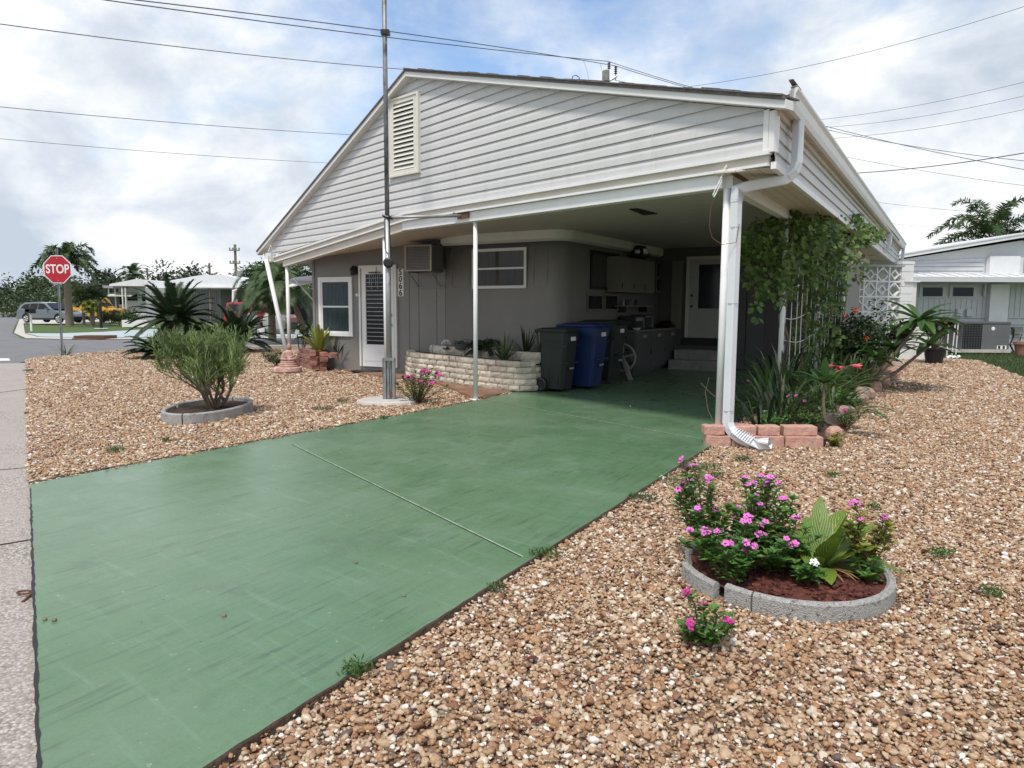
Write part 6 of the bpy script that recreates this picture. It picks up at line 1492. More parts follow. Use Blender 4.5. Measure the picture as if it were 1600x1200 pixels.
sts=[(556,880,.012,'small brown pebble alone in the middle of the green drive'),(350,963,.013,'brown pebble on the lower left of the green drive'),(70,969,.011,'left one of two dark pebbles near the kerb'),(85,970,.013,'right one of two dark pebbles near the kerb'),(631,932,.011,'pale pebble on the drive near its right edge'),(742,722,.008,'tiny pale chip on the drive beyond the joint'),(985,635,.010,'white chip on the floor inside the carport')]
for (u,v,r,l_) in sts:
    p=G(u,v,.012); b=MB(); r*=.75; rock(b,p+Z*r*.6,r*1.2,r,r*.7,seed=int(u),n=8,m=5); tag(rebase(b.build('pebble','bark' if v!=635 else 'whitepetal'),p),l_,'pebble','strays on the drive')
b=MB(); p=G(45,929,-.01); b.tube([p+Vector((.035*math.cos(a)-.02,.02*math.sin(a),.012)) for a in [i*.5 for i in range(14)]],.005,6); b.tube([p+Vector((.02,0,.01)),p+Vector((.03,-.09,.0))],.006,6); tag(rebase(b.build('iron_ring','rust'),p),'rusty iron ring in the joint between kerb and drive','ring')
# fallen leaves / reddish bark in gravel
for (u,v,l_) in((823,1032,'curled reddish dead leaf on the pebbles right of the drive'),(830,1130,'dark red dead leaf near the bottom middle of the yard'),(1440,862,'brown dead leaf right of the ring')):
    p=G(u,v,.008); b=MB(); b.blade(p,(1,.3,.15),.05,.028,.3,5,fold=.6); tag(rebase(b.build('dead_leaf','mulch'),p),l_,'leaf')

b=MB()
for k in range(420):
    u,v=U(330,1620),U(600,1195)
    if k%4==0: u,v=U(60,620),U(590,740)
    p=G(u,v,.012)
    if not (inpoly(np.array([p.x]),np.array([p.y]),GRP)[0] or inpoly(np.array([p.x]),np.array([p.y]),GLP)[0]): continue
    a=U(0,6.28); b.blade(p,(math.cos(a),math.sin(a),U(-.05,.25)),U(.015,.05),U(.004,.018),U(-.3,.3),3,fold=U(-.6,.6))
o=b.build('leaf_litter','litter'); struct(o,'stuff'); o['label']='small dry leaf and twig scraps lying among the pebbles'; o['category']='leaf litter'
# ------------------------------------------------------------------ stop sign
p=G(98,556,-.01); t=thing('stop_sign','red octagonal STOP sign on a steel post at the corner','stop sign',p)
top=W(91,397,p.y); ctr=W(91,421,p.y); 
b=MB(); lean=Vector((ctr.x-p.x,0,ctr.z-p.z)).normalized(); 
b.prism([p+Vector((-.028,-.01,-.1)),p+Vector((.028,-.01,-.1)),p+lean*2.95+Vector((.028,-.01,0)),p+lean*2.95+Vector((-.028,-.01,0))],(0,.012,0))
b.prism([p+Vector((-.028,-.008,-.1)),p+lean*2.95+Vector((-.028,-.008,0)),p+lean*2.95+Vector((-.016,-.008,0)),p+Vector((-.016,-.008,-.1))],(0,-.02,0)); b.prism([p+Vector((.016,-.008,-.1)),p+lean*2.95+Vector((.016,-.008,0)),p+lean*2.95+Vector((.028,-.008,0)),p+Vector((.028,-.008,-.1))],(0,-.02,0)); b.build('post','galv',t)
def octo(r,y,n=8): return [ctr+Vector((r*math.cos(R(22.5+45*k)),y,r*math.sin(R(22.5+45*k)))) for k in range(8)]
ro=.41
b=MB(); b.prism(octo(ro,-.034),(0,.004,0)); pl_=b.build('plate','white',t)
b=MB(); b.prism(octo(ro*.945,-.036),(0,.0015,0)); b.build('red_face','red',t)
b=MB(); Mx=Matrix.Translation(ctr+Vector((0,-.038,0)))@Matrix.Rotation(R(90),4,'X')@Matrix.Scale(.80,4,(1,0,0)); text_mesh(b,'STOP',.335,Mx,.001); b.build('lettering','white',t)
for z in(.3,-.3):
    b=MB(); b.lathe([(0,.006),(.012,.0)],ctr+Vector((0,-.037,z)),8,M=Matrix.Rotation(R(90),4,'X')); b.build('bolt','galv2',t)
spiky('weed_clump','scrubby weed at the foot of the stop sign post',G(104,556,-.01),16,.5,.03,'olive',droop=.5)
# little yard sign
p=G(408,537,0); t=thing('yard_sign','small white yard sign in a black bracket by the street','yard sign',p); c=W(408,519,p.y)
def yz(dx,dz,y=0): return c+Vector((dx,y,dz))
b=MB(); b.box((-.16,-.006,-.10),(.14,.006,.16),Matrix.Translation(c)); b.build('panel','white',t)
b=MB()
b.tube([yz(-.18,.14,-.015),yz(-.16,-.10,-.015),yz(.15,-.10,-.015),yz(.16,.14,-.015)],.018,6); b.tube([yz(-.17,.05,-.015),yz(-.09,.05,-.015)],.014,6); b.tube([yz(.16,.0,-.015),yz(.06,.0,-.015)],.014,6); b.build('bracket','black',t)
for x in(-.09,.06): b=MB(); b.tube([yz(x,-.10),Vector((c.x+x,c.y,-.05))],.006,5); b.build('stake','galv2',t)
# ------------------------------------------------------------------ cars
def car(name,label,p,heading,L_,H_,Wd,paint,roofh,suv=True,dark='binblack',box=False):
    t=thing(name,label,'car',p); F=frame(p,heading)       # local x = forward, y = left, z up
    b=MB(); s=L_
    if box: prof=[(-.5,.28),(-.5,.62),(-.49,.66),(.18,.66),(.24,.62),(.46,.58),(.5,.50),(.5,.28)]
    else: prof=[(-.5,.30),(-.5,.48),(-.485,.62),(-.47,.66),(.14,.63),(.28,.60),(.42,.53),(.485,.44),(.5,.30)]
    xs=[(x*L_,z*H_) for x,z in prof]; bot=.16*H_
    # wheel arches along the bottom edge
    wr=.205*H_+.0; wx=(-.315*L_,.315*L_); arch=[]
    def archpts(cx): return [(cx+wr*1.18*math.cos(a),.205*H_+wr*1.18*math.sin(a)) for a in [math.pi*k/8 for k in range(9)]]
    outline=xs+[(.49*L_,bot)]+[(x,max(bot,z)) for x,z in archpts(wx[1])]+[(x,max(bot,z)) for x,z in archpts(wx[0])]+[(-.49*L_,bot)]
    for (w,sc) in((Wd/2,1.),):
        b.prism([F@Vector((x,-w,z)) for x,z in outline],(F.to_3x3()@Vector((0,2*w,0))))
    b.build('body',paint,t,bevel=.05)
    # cabin
    if box: cab=[(-.475,.66),(-.46,.98),(-.40,1.0),(.07,1.0),(.10,.97),(.19,.66)]
    else: cab=[(-.475,.655),(-.43,.86),(-.36,.97),(-.1,1.0),(.05,.965),(.22,.625)]
    b=MB(); lo=[Vector((x*L_,0,z*H_)) for x,z in cab]; n=len(lo); vs=[]
    for sgn in(-1,1):
        for x,z in cab: k=(z-.62)/.38; vs.append(F@Vector((x*L_,sgn*Wd/2*(.97-.14*k),z*H_)))
    fs=[tuple(range(n)),tuple(range(2*n-1,n-1,-1))]+[((i+1)%n,i,n+i,n+(i+1)%n) for i in range(n)]; b.add(vs,fs); b.build('cabin',paint,t,bevel=.03)
    # side windows
    if box: wins=[[(-.43,.69),(-.42,.93),(-.25,.93),(-.25,.69)],[(-.235,.69),(-.235,.93),(-.06,.93),(-.06,.69)],[(-.045,.69),(-.045,.93),(.07,.93),(.15,.69)]]
    else: wins=[[(-.42,.70),(-.36,.88),(-.25,.92),(-.25,.67)],[(-.235,.67),(-.235,.925),(-.09,.94),(-.09,.66)],[(-.075,.66),(-.075,.94),(.03,.92),(.15,.66)]]
    for wq in wins:
        for sgn in(-1,1):
            b=MB(); vs=[]
            for o in(.012,-.02):
                for x,z in wq: k=(z-.62)/.38; vs.append(F@Vector((x*L_,sgn*(Wd/2*(.97-.14*k)+o),z*H_)))
            m=len(wq); b.add(vs,[tuple(range(m)),tuple(range(2*m-1,m-1,-1))]+[(i,(i+1)%m,m+(i+1)%m,m+i) for i in range(m)]); b.build('window','darkglass',t)
    for (x0,z0,x1,z1,nm) in(((.07 if box else .06),.95,(.19 if box else .215),.67,'windscreen'),(-.455 if box else -.37,.95,-.473,.70,'rear_window')):
        b=MB(); dx=.015 if nm=='windscreen' else -.015
        vs=[]
        for (x,z) in((x0,z0),(x1,z1)):
            k=(z-.62)/.38
            for sgn in(-1,1): vs.append(F@Vector((x*L_+dx*2,sgn*Wd/2*(.85-.14*k),z*H_+.01)))
        b.add(vs,[(0,1,3,2)]); o=b.build(nm,'darkglass',t); md=o.modifiers.new('s','SOLIDIFY'); md.thickness=.02
    for cx_ in wx:
        for sgn in(-1,1):
            q=F@Vector((cx_,sgn*(Wd/2-.11),.205*H_)); MR=frame((0,0,0),heading)@Matrix.Rotation(R(90),4,'X')
            b=MB(); b.lathe([(0,-.10),(wr*.9,-.10),(wr,-.07),(wr,.07),(wr*.9,.11),(wr*.66,.112),(wr*.62,.08),(0,.08)],q,24,M=MR); w=b.build('tyre','black',t)
            b=MB()
            for k in range(5):
                a=k*1.2566; 
                for d_ in(-.13,.13): 
                    A=Vector((wr*.12*math.cos(a),sgn*.118,wr*.12*math.sin(a))); B2=Vector((wr*.60*math.cos(a+d_),sgn*.118,wr*.60*math.sin(a+d_))); F2=frame(q,heading); b.tube([F2@A,F2@B2],wr*.055,5)
            b.tube([frame(q,heading)@Vector((wr*.62*math.cos(a),sgn*.115,wr*.62*math.sin(a))) for a in [i*.3307 for i in range(20)]],wr*.045,5); b.build('rim','trim',w)
    for sgn in(-1,1):
        b=MB(); b.box((-.505*L_,sgn*Wd*.36-.12,.50*H_),(-.44*L_,sgn*Wd*.40+.12,.60*H_),F); b.build('tail_light','red',t,bevel=.01)
        b=MB(); b.box((.44*L_,sgn*Wd*.34-.15,.44*H_),(.498*L_,sgn*Wd*.36+.13,.51*H_),F); b.build('headlight','trim',t,bevel=.01)
        b=MB(); b.box((.10*L_,sgn*Wd*.50-.02,.63*H_),(.135*L_,sgn*Wd*.50+sgn*.16+.02 if sgn>0 else sgn*Wd*.50+.02,.70*H_),F) if sgn>0 else b.box((.10*L_,-Wd*.50-.16,.63*H_),(.135*L_,-Wd*.50+.02,.70*H_),F); b.build('mirror',paint,t,bevel=.02)
    b=MB(); b.box((-.49*L_,-Wd/2-.008,.14*H_),(.49*L_,Wd/2+.008,.23*H_),F)if False else b.box((-.20*L_,-Wd/2-.01,.15*H_),(.20*L_,Wd/2+.01,.24*H_),F); b.build('sill',dark,t)
    b=MB(); b.box((-.515*L_,-Wd*.46,.17*H_),(-.46*L_,Wd*.46,.36*H_),F); b.box((.46*L_,-Wd*.44,.15*H_),(.515*L_,Wd*.44,.32*H_),F); b.build('bumper',dark,t,bevel=.03)
    return t
MT['carsilver']=mat('grey_blue_car_paint',(.20,.235,.26),.25,.5,var=.03,coat=1.)
MT['caryellow']=mat('yellow_car_paint',(.62,.32,.015),.3,.0,var=.04,coat=1.)
MT['carred']=mat('red_car_paint',(.30,.01,.015),.3,.0,var=.04,coat=1.)
c=W(83,503,53); car('parked_car','silver grey hatchback SUV parked beyond the stop sign',Vector((c.x,c.y,.08)),104,4.6,1.52,1.85,'carsilver',1)
c=W(152,500,58); car('parked_car','yellow boxy off road car parked behind the silver one',Vector((c.x,c.y,.05)),104,4.3,1.95,1.85,'caryellow',1,box=True)
c=W(408,500,40); car('parked_car','dark red vehicle under the neighbour roof seen between palm fronds',Vector((c.x,c.y,.0)),98,3.6,1.6,1.6,'carred',1,box=True)
# ------------------------------------------------------------------ houses across the street
MT['hw']=mat('white_siding_far',(.62,.63,.63),.6,var=.06); MT['hroof']=mat('white_metal_roof',(.72,.73,.74),.4,var=.06); MT['hgrey']=mat('grey_panel_far',(.30,.31,.31),.6,var=.1); MT['hgrn']=mat('pale_green_awning',(.50,.52,.42),.6)
def bx(b,u0,u1,v0,v1,y,d):            # a block whose front spans picture columns u0..u1 and rows v0(top)..v1 at distance y
    a=W(u0,(v0+v1)/2,y); c=W(u1,(v0+v1)/2,y); zt_=W((u0+u1)/2,v0,y).z; zb=W((u0+u1)/2,v1,y).z; b.box((a.x,y,zb),(c.x,y+d,zt_))
t=thing('neighbour_house','small white house with a screened porch and green awning across the street','house',Vector((W(200,490,62).x,62,0)))
b=MB(); bx(b,186,300,446,507,62,9); b.build('wall','hw',t)
b=MB(); q0=W(176,447,61); q1=W(300,445,61); zt_=W(205,440,61).z
b.prism([Vector((q0.x,60.5,q0.z)),Vector((q1.x,60.5,q0.z)),Vector((q1.x,60.5,q0.z+.15)),Vector((W(212,440,60.5).x,60.5,zt_+.2)),Vector((q0.x,60.5,q0.z+.15))],(0,11,0)); b.build('roof','hroof',t)
b=MB(); bx(b,166,186,457,505,63,6); b.build('screened_porch','dark',t)
b=MB(); bx(b,160,190,446,450,61,7); b.build('porch_roof','conc',t)
for u in(170,180): b=MB(); bx(b,u,u+1.2,450,505,61.5,.12); b.build('porch_post','white',t)
b=MB(); q=W(178,456,61.9); r_=W(216,456,61.9); b.prism([Vector((q.x,61.98,q.z)),Vector((r_.x,61.98,q.z)),Vector((r_.x,60.7,q.z-.35)),Vector((q.x,60.7,q.z-.35))],(0,0,-.06)); b.build('awning','hgrn',t)
for (a,c,d,e) in((199,214,459,470),(222,236,459,471),(186,193,462,476)): 
    b=MB(); bx(b,a,c,d,e,61.92,.07); w=b.build('window','darkglass',t); b=MB(); bx(b,a-1,c+1,e,e+1,61.85,.12); b.build('sill','white',w)
for u in(191,196): b=MB(); bx(b,u,u+1.3,449,505,60.6,.12); b.build('post','white',t)
b=MB(); bx(b,186,232,489,491,60.8,.06); b.build('porch_railing','white',t)
for k in range(12): b=MB(); bx(b,198+k*2.6,198.6+k*2.6,491,503,60.8,.05); b.build('baluster','white',t)
t=thing('neighbour_house','low white roofed house with a deep open carport across the street','house',Vector((W(330,490,42).x,42,0)))
b=MB(); q0=W(236,446,40); q1=W(412,449,40); zr=W(312,436,40).z
zf=W(330,447,40).z
b.prism([Vector((W(228,445,40).x,40,zf-.12)),Vector((q1.x,40,zf-.12)),Vector((q1.x,40,zf+.12)),Vector((W(345,434,40).x,40,zr+.25)),Vector((W(310,434,40).x,40,zr+.2)),Vector((W(228,445,40).x,40,zf+.05))],(0,12,0)); b.build('roof','hroof',t)
b=MB(); bx(b,300,410,447.5,449.5,39.9,.1); b.build('fascia','white',t)
b=MB(); bx(b,228,345,449,505,43,7); b.build('wall','hgrey',t)
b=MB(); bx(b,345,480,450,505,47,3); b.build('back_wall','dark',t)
b=MB(); bx(b,352,372,464,490,46.8,.1); b.build('window','hgrey',t)
for k in range(14): b=MB(); bx(b,298+k*3.3,298.5+k*3.3,450,500,42.95,.04); b.build('panel_batten','conc',t)
for u in(327,363,368): b=MB(); bx(b,u,u+2.2,449,506,40.2,.1); b.build('post','white' if u!=327 else 'bark',t)
b=MB(); b.tube([W(371,452,40),W(365,455,40),W(364.5,462,40),W(364.5,500,40)],.08,8); b.build('downspout','white',t)
b=MB(); bx(b,296,302,432,438,41,.5); b.build('chimney','redbrick',t)
b=MB(); bx(b,370,395,436,446,42,.1) if False else bx(b,392,470,452,505,50,1); b.build('end_wall','hgrey',t)
# distant hedge and woods, small far house
t=thing('distant_house','tiny pale house between dark trees at the end of the road','house',Vector((W(15,475,150).x,150,0)))
b=MB(); bx(b,11,20,462,475,150,8); b.build('wall','hgrey',t); b=MB(); bx(b,10,21,459,462,149.5,9); b.build('roof','hroof',t)
FT=[(-30,150,9,7,'tree'),(5,170,9,6,'tree'),(28,140,8.0,6,'tree'),(52,120,9.5,6.5,'tree'),(70,110,9,5,'treelight'),(88,100,7.2,4.5,'tree'),(60,85,4.2,3.6,'treelight'),(170,110,9.,5,'tree'),(150,125,9,5,'tree'),(188,95,6.2,3.5,'tree'),(285,95,8.5,4.5,'tree'),(300,110,8,4,'tree'),(430,90,9,6,'tree'),(405,100,8.5,4,'tree'),(345,130,8,4,'tree'),(460,70,8.,5,'treelight')]
tl=['dark tree at the far left edge beyond the road','dark round tree at the end of the road','dark tree left of the tiny pale house','tall dark tree behind the silver car','lighter green tree above the silver car roof','low dark tree right behind the stop sign post','pale green bush at the rear of the silver car','spreading tree behind the small white house','tree left of the small white house roof','low tree peeping over the white house roof','dark round topped tree above the low white roof','ragged tree left of the round topped one','dark tree behind the utility pole by the gable','smaller dark tree left of the utility pole','small tree on the skyline above the low roof','pale tree behind the left posts of the house']
for k,(u,y,h_,cr,m) in enumerate(FT):
    c=W(u,477,y); tree('tree',tl[k],(c.x,y,0),h_*(.74 if k<9 else .88),cr,m,n=2400,ls=.6 if y>100 else (.42 if y>75 else .3),group='trees across the street',trunk=.3,low=.18)
# royal/foxtail palm behind the stop sign and companions
c=W(108,490,48); palm('palm_tree','big drooping palm rising behind the stop sign',Vector((c.x,c.y,0)),4.3,20,2.35,m='palm',nl=64,ll=.42,lw=.06,droop=1.25,r=.2,els=(-.05,1.35),bushy=.9)
for (u,y,h_,L_,m,l_) in((131,52,1.9,1.2,'treelight','small bright green palm left of the black bollard'),(146,50,2.0,1.2,'treelight','taller slim palm beside the black bollard'),(118,60,2.4,1.7,'olive','olive palm behind the silver car bonnet'),(143,47,1.3,.6,'yellowleaf','small yellow crowned palm in front of the yellow car')):
    c=W(u,500,y); palm('palm_tree',l_,Vector((c.x,y,0)),h_,20,L_,m=m,nl=44,ll=.32,lw=.04,droop=.8,r=.08,bushy=.8,els=(-.4,1.3),group='small palms across the street')
c=W(262 if False else 210,477,120); palm('palm_tree','distant fan of palm leaves over the small white house',Vector((c.x,120,0)),6.6,20,2.6,nl=20,ll=.8,lw=.12,droop=.7,r=.2)
# feathery palm near the left posts
c=W(425,505,29); palm('palm_tree','feathery arching palm seen left of the raked post',Vector((c.x,29,0)),2.05,34,2.0,m='palm',nl=54,ll=.42,lw=.026,droop=1.35,r=.13,els=(.05,1.4),vee=.1)
c=W(478,505,27); palm('palm_tree','leaning palm between the left post and the house wall',Vector((c.x+.1,27,0)),2.0,30,2.0,m='palm',nl=50,ll=.42,lw=.026,droop=1.35,r=.10,els=(-.1,1.3),vee=.1,lean=(-.7,0))
c=W(400,470,29)
# bollard, marker post
p=Vector((W(158,509,43).x,43,0)); t=thing('bollard','slim black bollard on the lawn across the street','bollard',p); b=MB(); b.lathe([(0,0),(.09,0),(.09,1.45),(.06,1.6),(0,1.65)],p,12); b.build('post','black',t); b=MB(); b.lathe([(0,.02),(.35,.02),(.4,0)],p,14); b.build('base','walk',t)
p=Vector((W(49,510,38).x,38,0)); t=thing('mailbox','dark small mailbox on a white stake behind the silver car','mailbox',p); b=MB(); b.box((-.04,-.04,0),(.04,.04,.95),Matrix.Translation(p)); b.build('stake','white',t); b=MB(); b.box((-.13,-.25,.95),(.13,.25,1.15),Matrix.Translation(p)); b.tube([p+Vector((0,-.25,1.15)),p+Vector((0,.25,1.15))],.13,12); b.build('box','binblack',t)
# storm drain
p=G(145,528); b=MB(); a=G(126,527.6); c=G(176,527.6); b.box((a.x,a.y-.5,-.035),(c.x,a.y+.5,.10)); b.box((a.x,a.y-.62,-.033),(c.x,a.y-.52,.0)); o=tag(rebase(b.build('drain_inlet','rust'),a),'long rusty storm drain inlet at the far kerb','storm drain')
# garden beds across the street
for (u,y,h_,r,m,l_) in((172,52,1.1,.9,'croton','reddish shrub in front of the small white house'),(186,50,1.0,.9,'treelight','flowering shrub by the white house posts'),(203,47,1.2,1.0,'treelight','rounded green shrub before the white porch'),(162,54,.9,.8,'olive','low shrub just right of the black bollard'),(412,38,.7,.5,'dry','brown ornamental grass tuft across the street'),(445,38,.7,.5,'dry','second brown grass tuft right of the raked post')):
    c=W(u,500,y); shrub('garden_shrub',l_,Vector((c.x,y,0)),h_,r,m,600,.16,.09,group='shrubs across the street')
b=MB(); c=W(212,503,46); b.box((c.x-.9,46,0),(c.x+1.2,46.4,.45)); tag(rebase(b.build('low_white_wall','white'),(c.x,46,0)),'low white kerb wall in front of the porch shrubs','wall')
# big round stone-like cover under the palm
for (u,r,l_) in((428,.62,'grey round boulder behind the raked post'),(388,.6,'grey round boulder left of the yard sign')):
    c=W(u,495,37); b=MB(); rock(b,Vector((c.x,37,.45)),r,.5,.62,seed=int(u)); tag(rebase(b.build('boulder','hgrey'),(c.x,37,0)),l_,'boulder')
# ------------------------------------------------------------------ utility poles and wires
def upole(u,vt,y,l_,arms=1,r=.14,tr=True):
    c=W(u,vt,y); p=Vector((c.x,y,0)); t=thing('utility_pole',l_,'utility pole',p); b=MB(); b.tube([p,Vector((c.x,y,c.z))],[r*1.2,r],10); b.build('pole','bark',t)
    for k in range(arms):
        b=MB(); z=c.z-.5-k*1.1; b.box((-.45,-.06,z-.05),(.45,.06,z+.05),Matrix.Translation((c.x,y-.15,0))); b.build('crossarm','bark',t)
        for x in(-.4,-.14,.14,.4): b=MB(); b.lathe([(0,0),(.05,0),(.05,.05),(.09,.07),(.05,.1),(.09,.13),(.04,.16),(0,.2)],(c.x+x,y-.15,z+.06),8); b.build('insulator','galv2',t)
    if tr: b=MB(); b.lathe([(0,0),(.25,0),(.27,.1),(.27,.75),(.22,.85),(0,.9)],(c.x+.38,y-.1,c.z-3.0),14); b.build('transformer','galv2',t)
    return t
upole(367,382,62,'nearest wooden utility pole left of the gable',2,.11); upole(327,411,105,'distant utility pole above the low white roof',1,.15); upole(230,420,125,'far utility pole over the small white house',1,.15); upole(255.5,428,140,'farthest short utility pole on the skyline',0,.15,False)
# pole head rising behind the roof
y=34; c=W(946,131,y); p=Vector((c.x,y,0)); t=thing('utility_pole','pole head with grey transformer and insulators peeping over the roof ridge','utility pole',p)
b=MB(); b.tube([p,Vector((c.x+.05,y,W(946,128,y).z))],.14,10); b.build('pole','bark',t)
MT['trafo']=mat('green_grey_enamel',(.22,.24,.20),.6,var=.2,vscale=9)
b=MB(); q=W(945.5,128,y); b.lathe([(0,0),(.16,0),(.17,.1),(.17,.42),(.14,.48),(0,.5)],(q.x,y-.2,W(945,130,y).z+.02),14); b.build('transformer','trafo',t)
b=MB(); b.tube([W(942,133,y-.1),W(964,119,y-.1)],.045,6); b.build('crossarm','galv2',t)
for (u,v0,v1) in((951.5,108,97),(962,116,103)):
    b=MB(); q0=W(u,v0,y-.1); q1=W(u,v1,y-.1); h_=q1.z-q0.z; pr=[(0,0)]
    for k in range(4): pr+=[(.03,h_*(k+.1)/4),(.085,h_*(k+.4)/4),(.03,h_*(k+.8)/4)]
    b.lathe(pr+[(0,h_)],q0,10); b.tube([q0-Z*.25,q0],.02,5); b.build('insulator','black',t)
b=MB(); b.tube([W(912,95,y),W(917,110,y),W(921,128,y)],.012,4); b.tube([W(938,100,y),W(941,112,y)],.012,4); b.build('jumper_wire','galv2',t)
b=MB(); b.tube([GP(1,0)*0+W(893,127,13.5),W(895,119,13.5),W(900,117.5,13.5),W(905,121,13.5),W(906,128,13.5)],.008,5); tag(b.build('cable_loop','black'),'thin cable loop standing up from the front roof slope','cable')
MT['wire']=mat('dark_cable',(.10,.105,.12),.6)
def wire(pts_,l_,r=.012,m='wire'):
    A=[W(*q) for q in pts_]; P=[]
    for i in range(len(A)-1):
        for k in range(8):
            f=k/8; P.append(A[i].lerp(A[i+1],f))
    P.append(A[-1]); b=MB(); b.tube(P,r,4); tag(b.build('power_line',m),l_,'power line','overhead lines')
def sagw(u0,v0,u1,v1,y0,y1,sag,l_,r=.012):
    A,B2=W(u0,v0,y0),W(u1,v1,y1); P=[]
    fa=-1.1 if (u0>1000 and u1>1500) else 0.; fb=1.7 if (u0<0 and u1<700) else 1.
    for k in range(41): f=fa+(fb-fa)*k/40; P.append(A+(B2-A)*f-Z*(sag*4*max(0,f*(1-f))))
    b=MB(); b.tube(P,r,4); tag(b.build('power_line','wire'),l_,'power line','overhead lines')
sagw(150,-2,951,96,20,34,.10,'upper of the two thick lines crossing behind the mast top',.017); sagw(195,-2,962,103,20,34,-.12,'lower of the two thick lines crossing behind the mast top',.017)
sagw(-40,32,640,109,22,34,.12,'dark line from the left edge to the gable apex',.016)
sagw(-40,163,560,211,26,40,.1,'line at mid height from the left edge to the roof slope',.014); sagw(-40,213,520,255,30,44,.1,'faint lowest line at the left of the house',.012)
sagw(951,96,1100,142,34,33,.03,'line dropping right from the upper insulator',.016); sagw(962,103,1090,141,34,33,.03,'line dropping right from the lower insulator',.016)
sagw(1080,135,1640,-3,33,26,.35,'thin line rising to the top right corner',.010)
sagw(1270,188,1640,118,34,28,.2,'pale line rising right just above the gutter',.009); sagw(1270,200,1640,140,34,28,.25,'second pale line rising right above the gutter',.009); sagw(1290,217,1640,162,34,28,.2,'third pale line rising right above the gutter',.009)
sagw(1270,192,1640,272,30,26,.1,'cable descending right from behind the gutter',.014); sagw(1280,200,1640,255,30,26,.15,'second cable descending right beside the first',.013)
sagw(1330,271,1640,232,26,22,.1,'black service cable rising right from the roof edge',.018)
sagw(1310,243,1640,295,40,34,.1,'thin line falling right over the neighbour roof',.012); sagw(1370,316,1640,338,44,40,.1,'faint line low over the neighbour roof',.010); sagw(1390,349,1640,364,50,46,.1,'faintest line just above the neighbour roof',.008)
# ------------------------------------------------------------------ neighbour on the right
y=24.; MT['nw']=mat('pale_grey_siding',(.56,.57,.59),.6,var=.05); MT['nwall']=mat('grey_vertical_siding',(.55,.56,.575),.6,var=.05)
t=thing('neighbour_house','white single storey house with a shallow gable behind the right yard','house',Vector((W(1520,550,y).x,y,0)))
def NB(b,u0,u1,v0,v1,o0=0.,o1=.05,yy=y):
    a=W(u0,500,yy-o1); c=W(u1,500,yy-o1); za=W((u0+u1)/2,v1,yy-o1).z; zb=W((u0+u1)/2,v0,yy-o1).z; b.box((a.x,yy-o1,za),(c.x,yy-o0,zb))
A=W(1400,402,y); B2=W(1597,371,y); C2=W(1800,400,y)
g0=W(1400,552,y)
b=MB(); b.prism([Vector((A.x,y,-.05)),Vector((C2.x,y,-.05)),Vector((C2.x,y,C2.z-.1)),Vector((B2.x,y,B2.z-.1)),Vector((A.x,y,A.z-.1))],(0,9,0)); b.build('wall','nwall',t)
b=MB()
b.prism([Vector((A.x-.6,y-.35,A.z-.15)),Vector((B2.x,y-.35,B2.z)),Vector((C2.x,y-.35,C2.z)),Vector((C2.x,y-.35,C2.z+.16)),Vector((B2.x,y-.35,B2.z+.16)),Vector((A.x-.6,y-.35,A.z+.01))],(0,9.6,0)); b.build('roof','hroof',t)
b=MB(); b.prism([Vector((A.x-.6,y-.37,A.z-.05)),Vector((B2.x,y-.37,B2.z+.10)),Vector((C2.x,y-.37,C2.z+.10)),Vector((C2.x,y-.37,C2.z+.13)),Vector((B2.x,y-.37,B2.z+.13)),Vector((A.x-.6,y-.37,A.z-.02))],(0,.018,0)); b.build('fascia_line','nw',t)
# horizontal boards under the gable
for k in range(4):
    b=MB(); b.prism([W(1424,425-k*7+5,y-.03),W(1537,425-k*7+5,y-.03),W(1537,max(403,419.5-k*7+5),y-.02),W(1424,419.5-k*7+5 if k<2 else 421-k*4,y-.02)],(0,.02,0)); b.build('gable_board','nw',t)
b=MB(); NB(b,1540,1587,400,436,.02,.12); b.build('access_panel','hroof',t)
b=MB(); NB(b,1535,1540,402,436,.01,.06); NB(b,1587,1592,402,436,.01,.06); b.build('panel_frame','nw',t)
b=MB(); NB(b,1594,1720,405,425,.02,.06); b.build('louvre_panel','nw',t)
# awning strip
b=MB(); za=W(1500,433,y).z; zb=W(1500,439,y-.9).z; xa=W(1421,436,y-.9).x; xb=W(1800,436,y-.9).x
b.prism([Vector((xa,y-.01,za+.12)),Vector((xb,y-.01,za+.12)),Vector((xb,y-.95,zb+.12)),Vector((xa,y-.95,zb+.12))],(0,0,-.04)); 
aw=b.build('awning','hroof',t)
b=MB(); b.box((xa,y-.97,zb-.03),(xb,y-.94,zb+.13)); b.build('awning_fascia','nw',aw)
for k in range(17):
    b=MB(); x=xa+.3+k*.42; b.prism([Vector((x,y-.05,za+.16)),Vector((x+.04,y-.05,za+.16)),Vector((x+.04,y-.90,zb+.16)),Vector((x,y-.90,zb+.16))],(0,0,-.035)); b.build('rib','hroof',aw)
for (a,c) in((1439,1470),(1486,1518)):
    b=MB(); NB(b,a-5,c+5,444,465,.005,.05); f_=b.build('window','nw',t); b=MB(); NB(b,a,c,447.5,463,.045,.055); b.build('pane','darkglass',f_); b=MB(); NB(b,a,c,447,449,.056,.07); b.build('glazing_bar','nw',f_)
for k in range(32):
    u=1424+k*8.4; 
    if 1430<u<1525: v0=467
    else: v0=444
    b=MB(); NB(b,u,u+.5,v0,495,.001,.008); b.build('siding_groove','conc',t)
b=MB(); NB(b,1545,1574,444,505,.01,.20); b.build('pilaster','hroof',t)
for k in range(5): b=MB(); NB(b,1415,1700,497+k*10,497.8+k*10,.001,.02); b.build('skirting_line','conc',t)
for u in(1495,1510): 
    b=MB(); NB(b,u,u+9,483,494,.01,.12); mbx=b.build('meter_box','nwall',t,bevel=.01)
b=MB(); NB(b,1586,1600,511,522,.01,.14); b.build('utility_box','trafo',t)
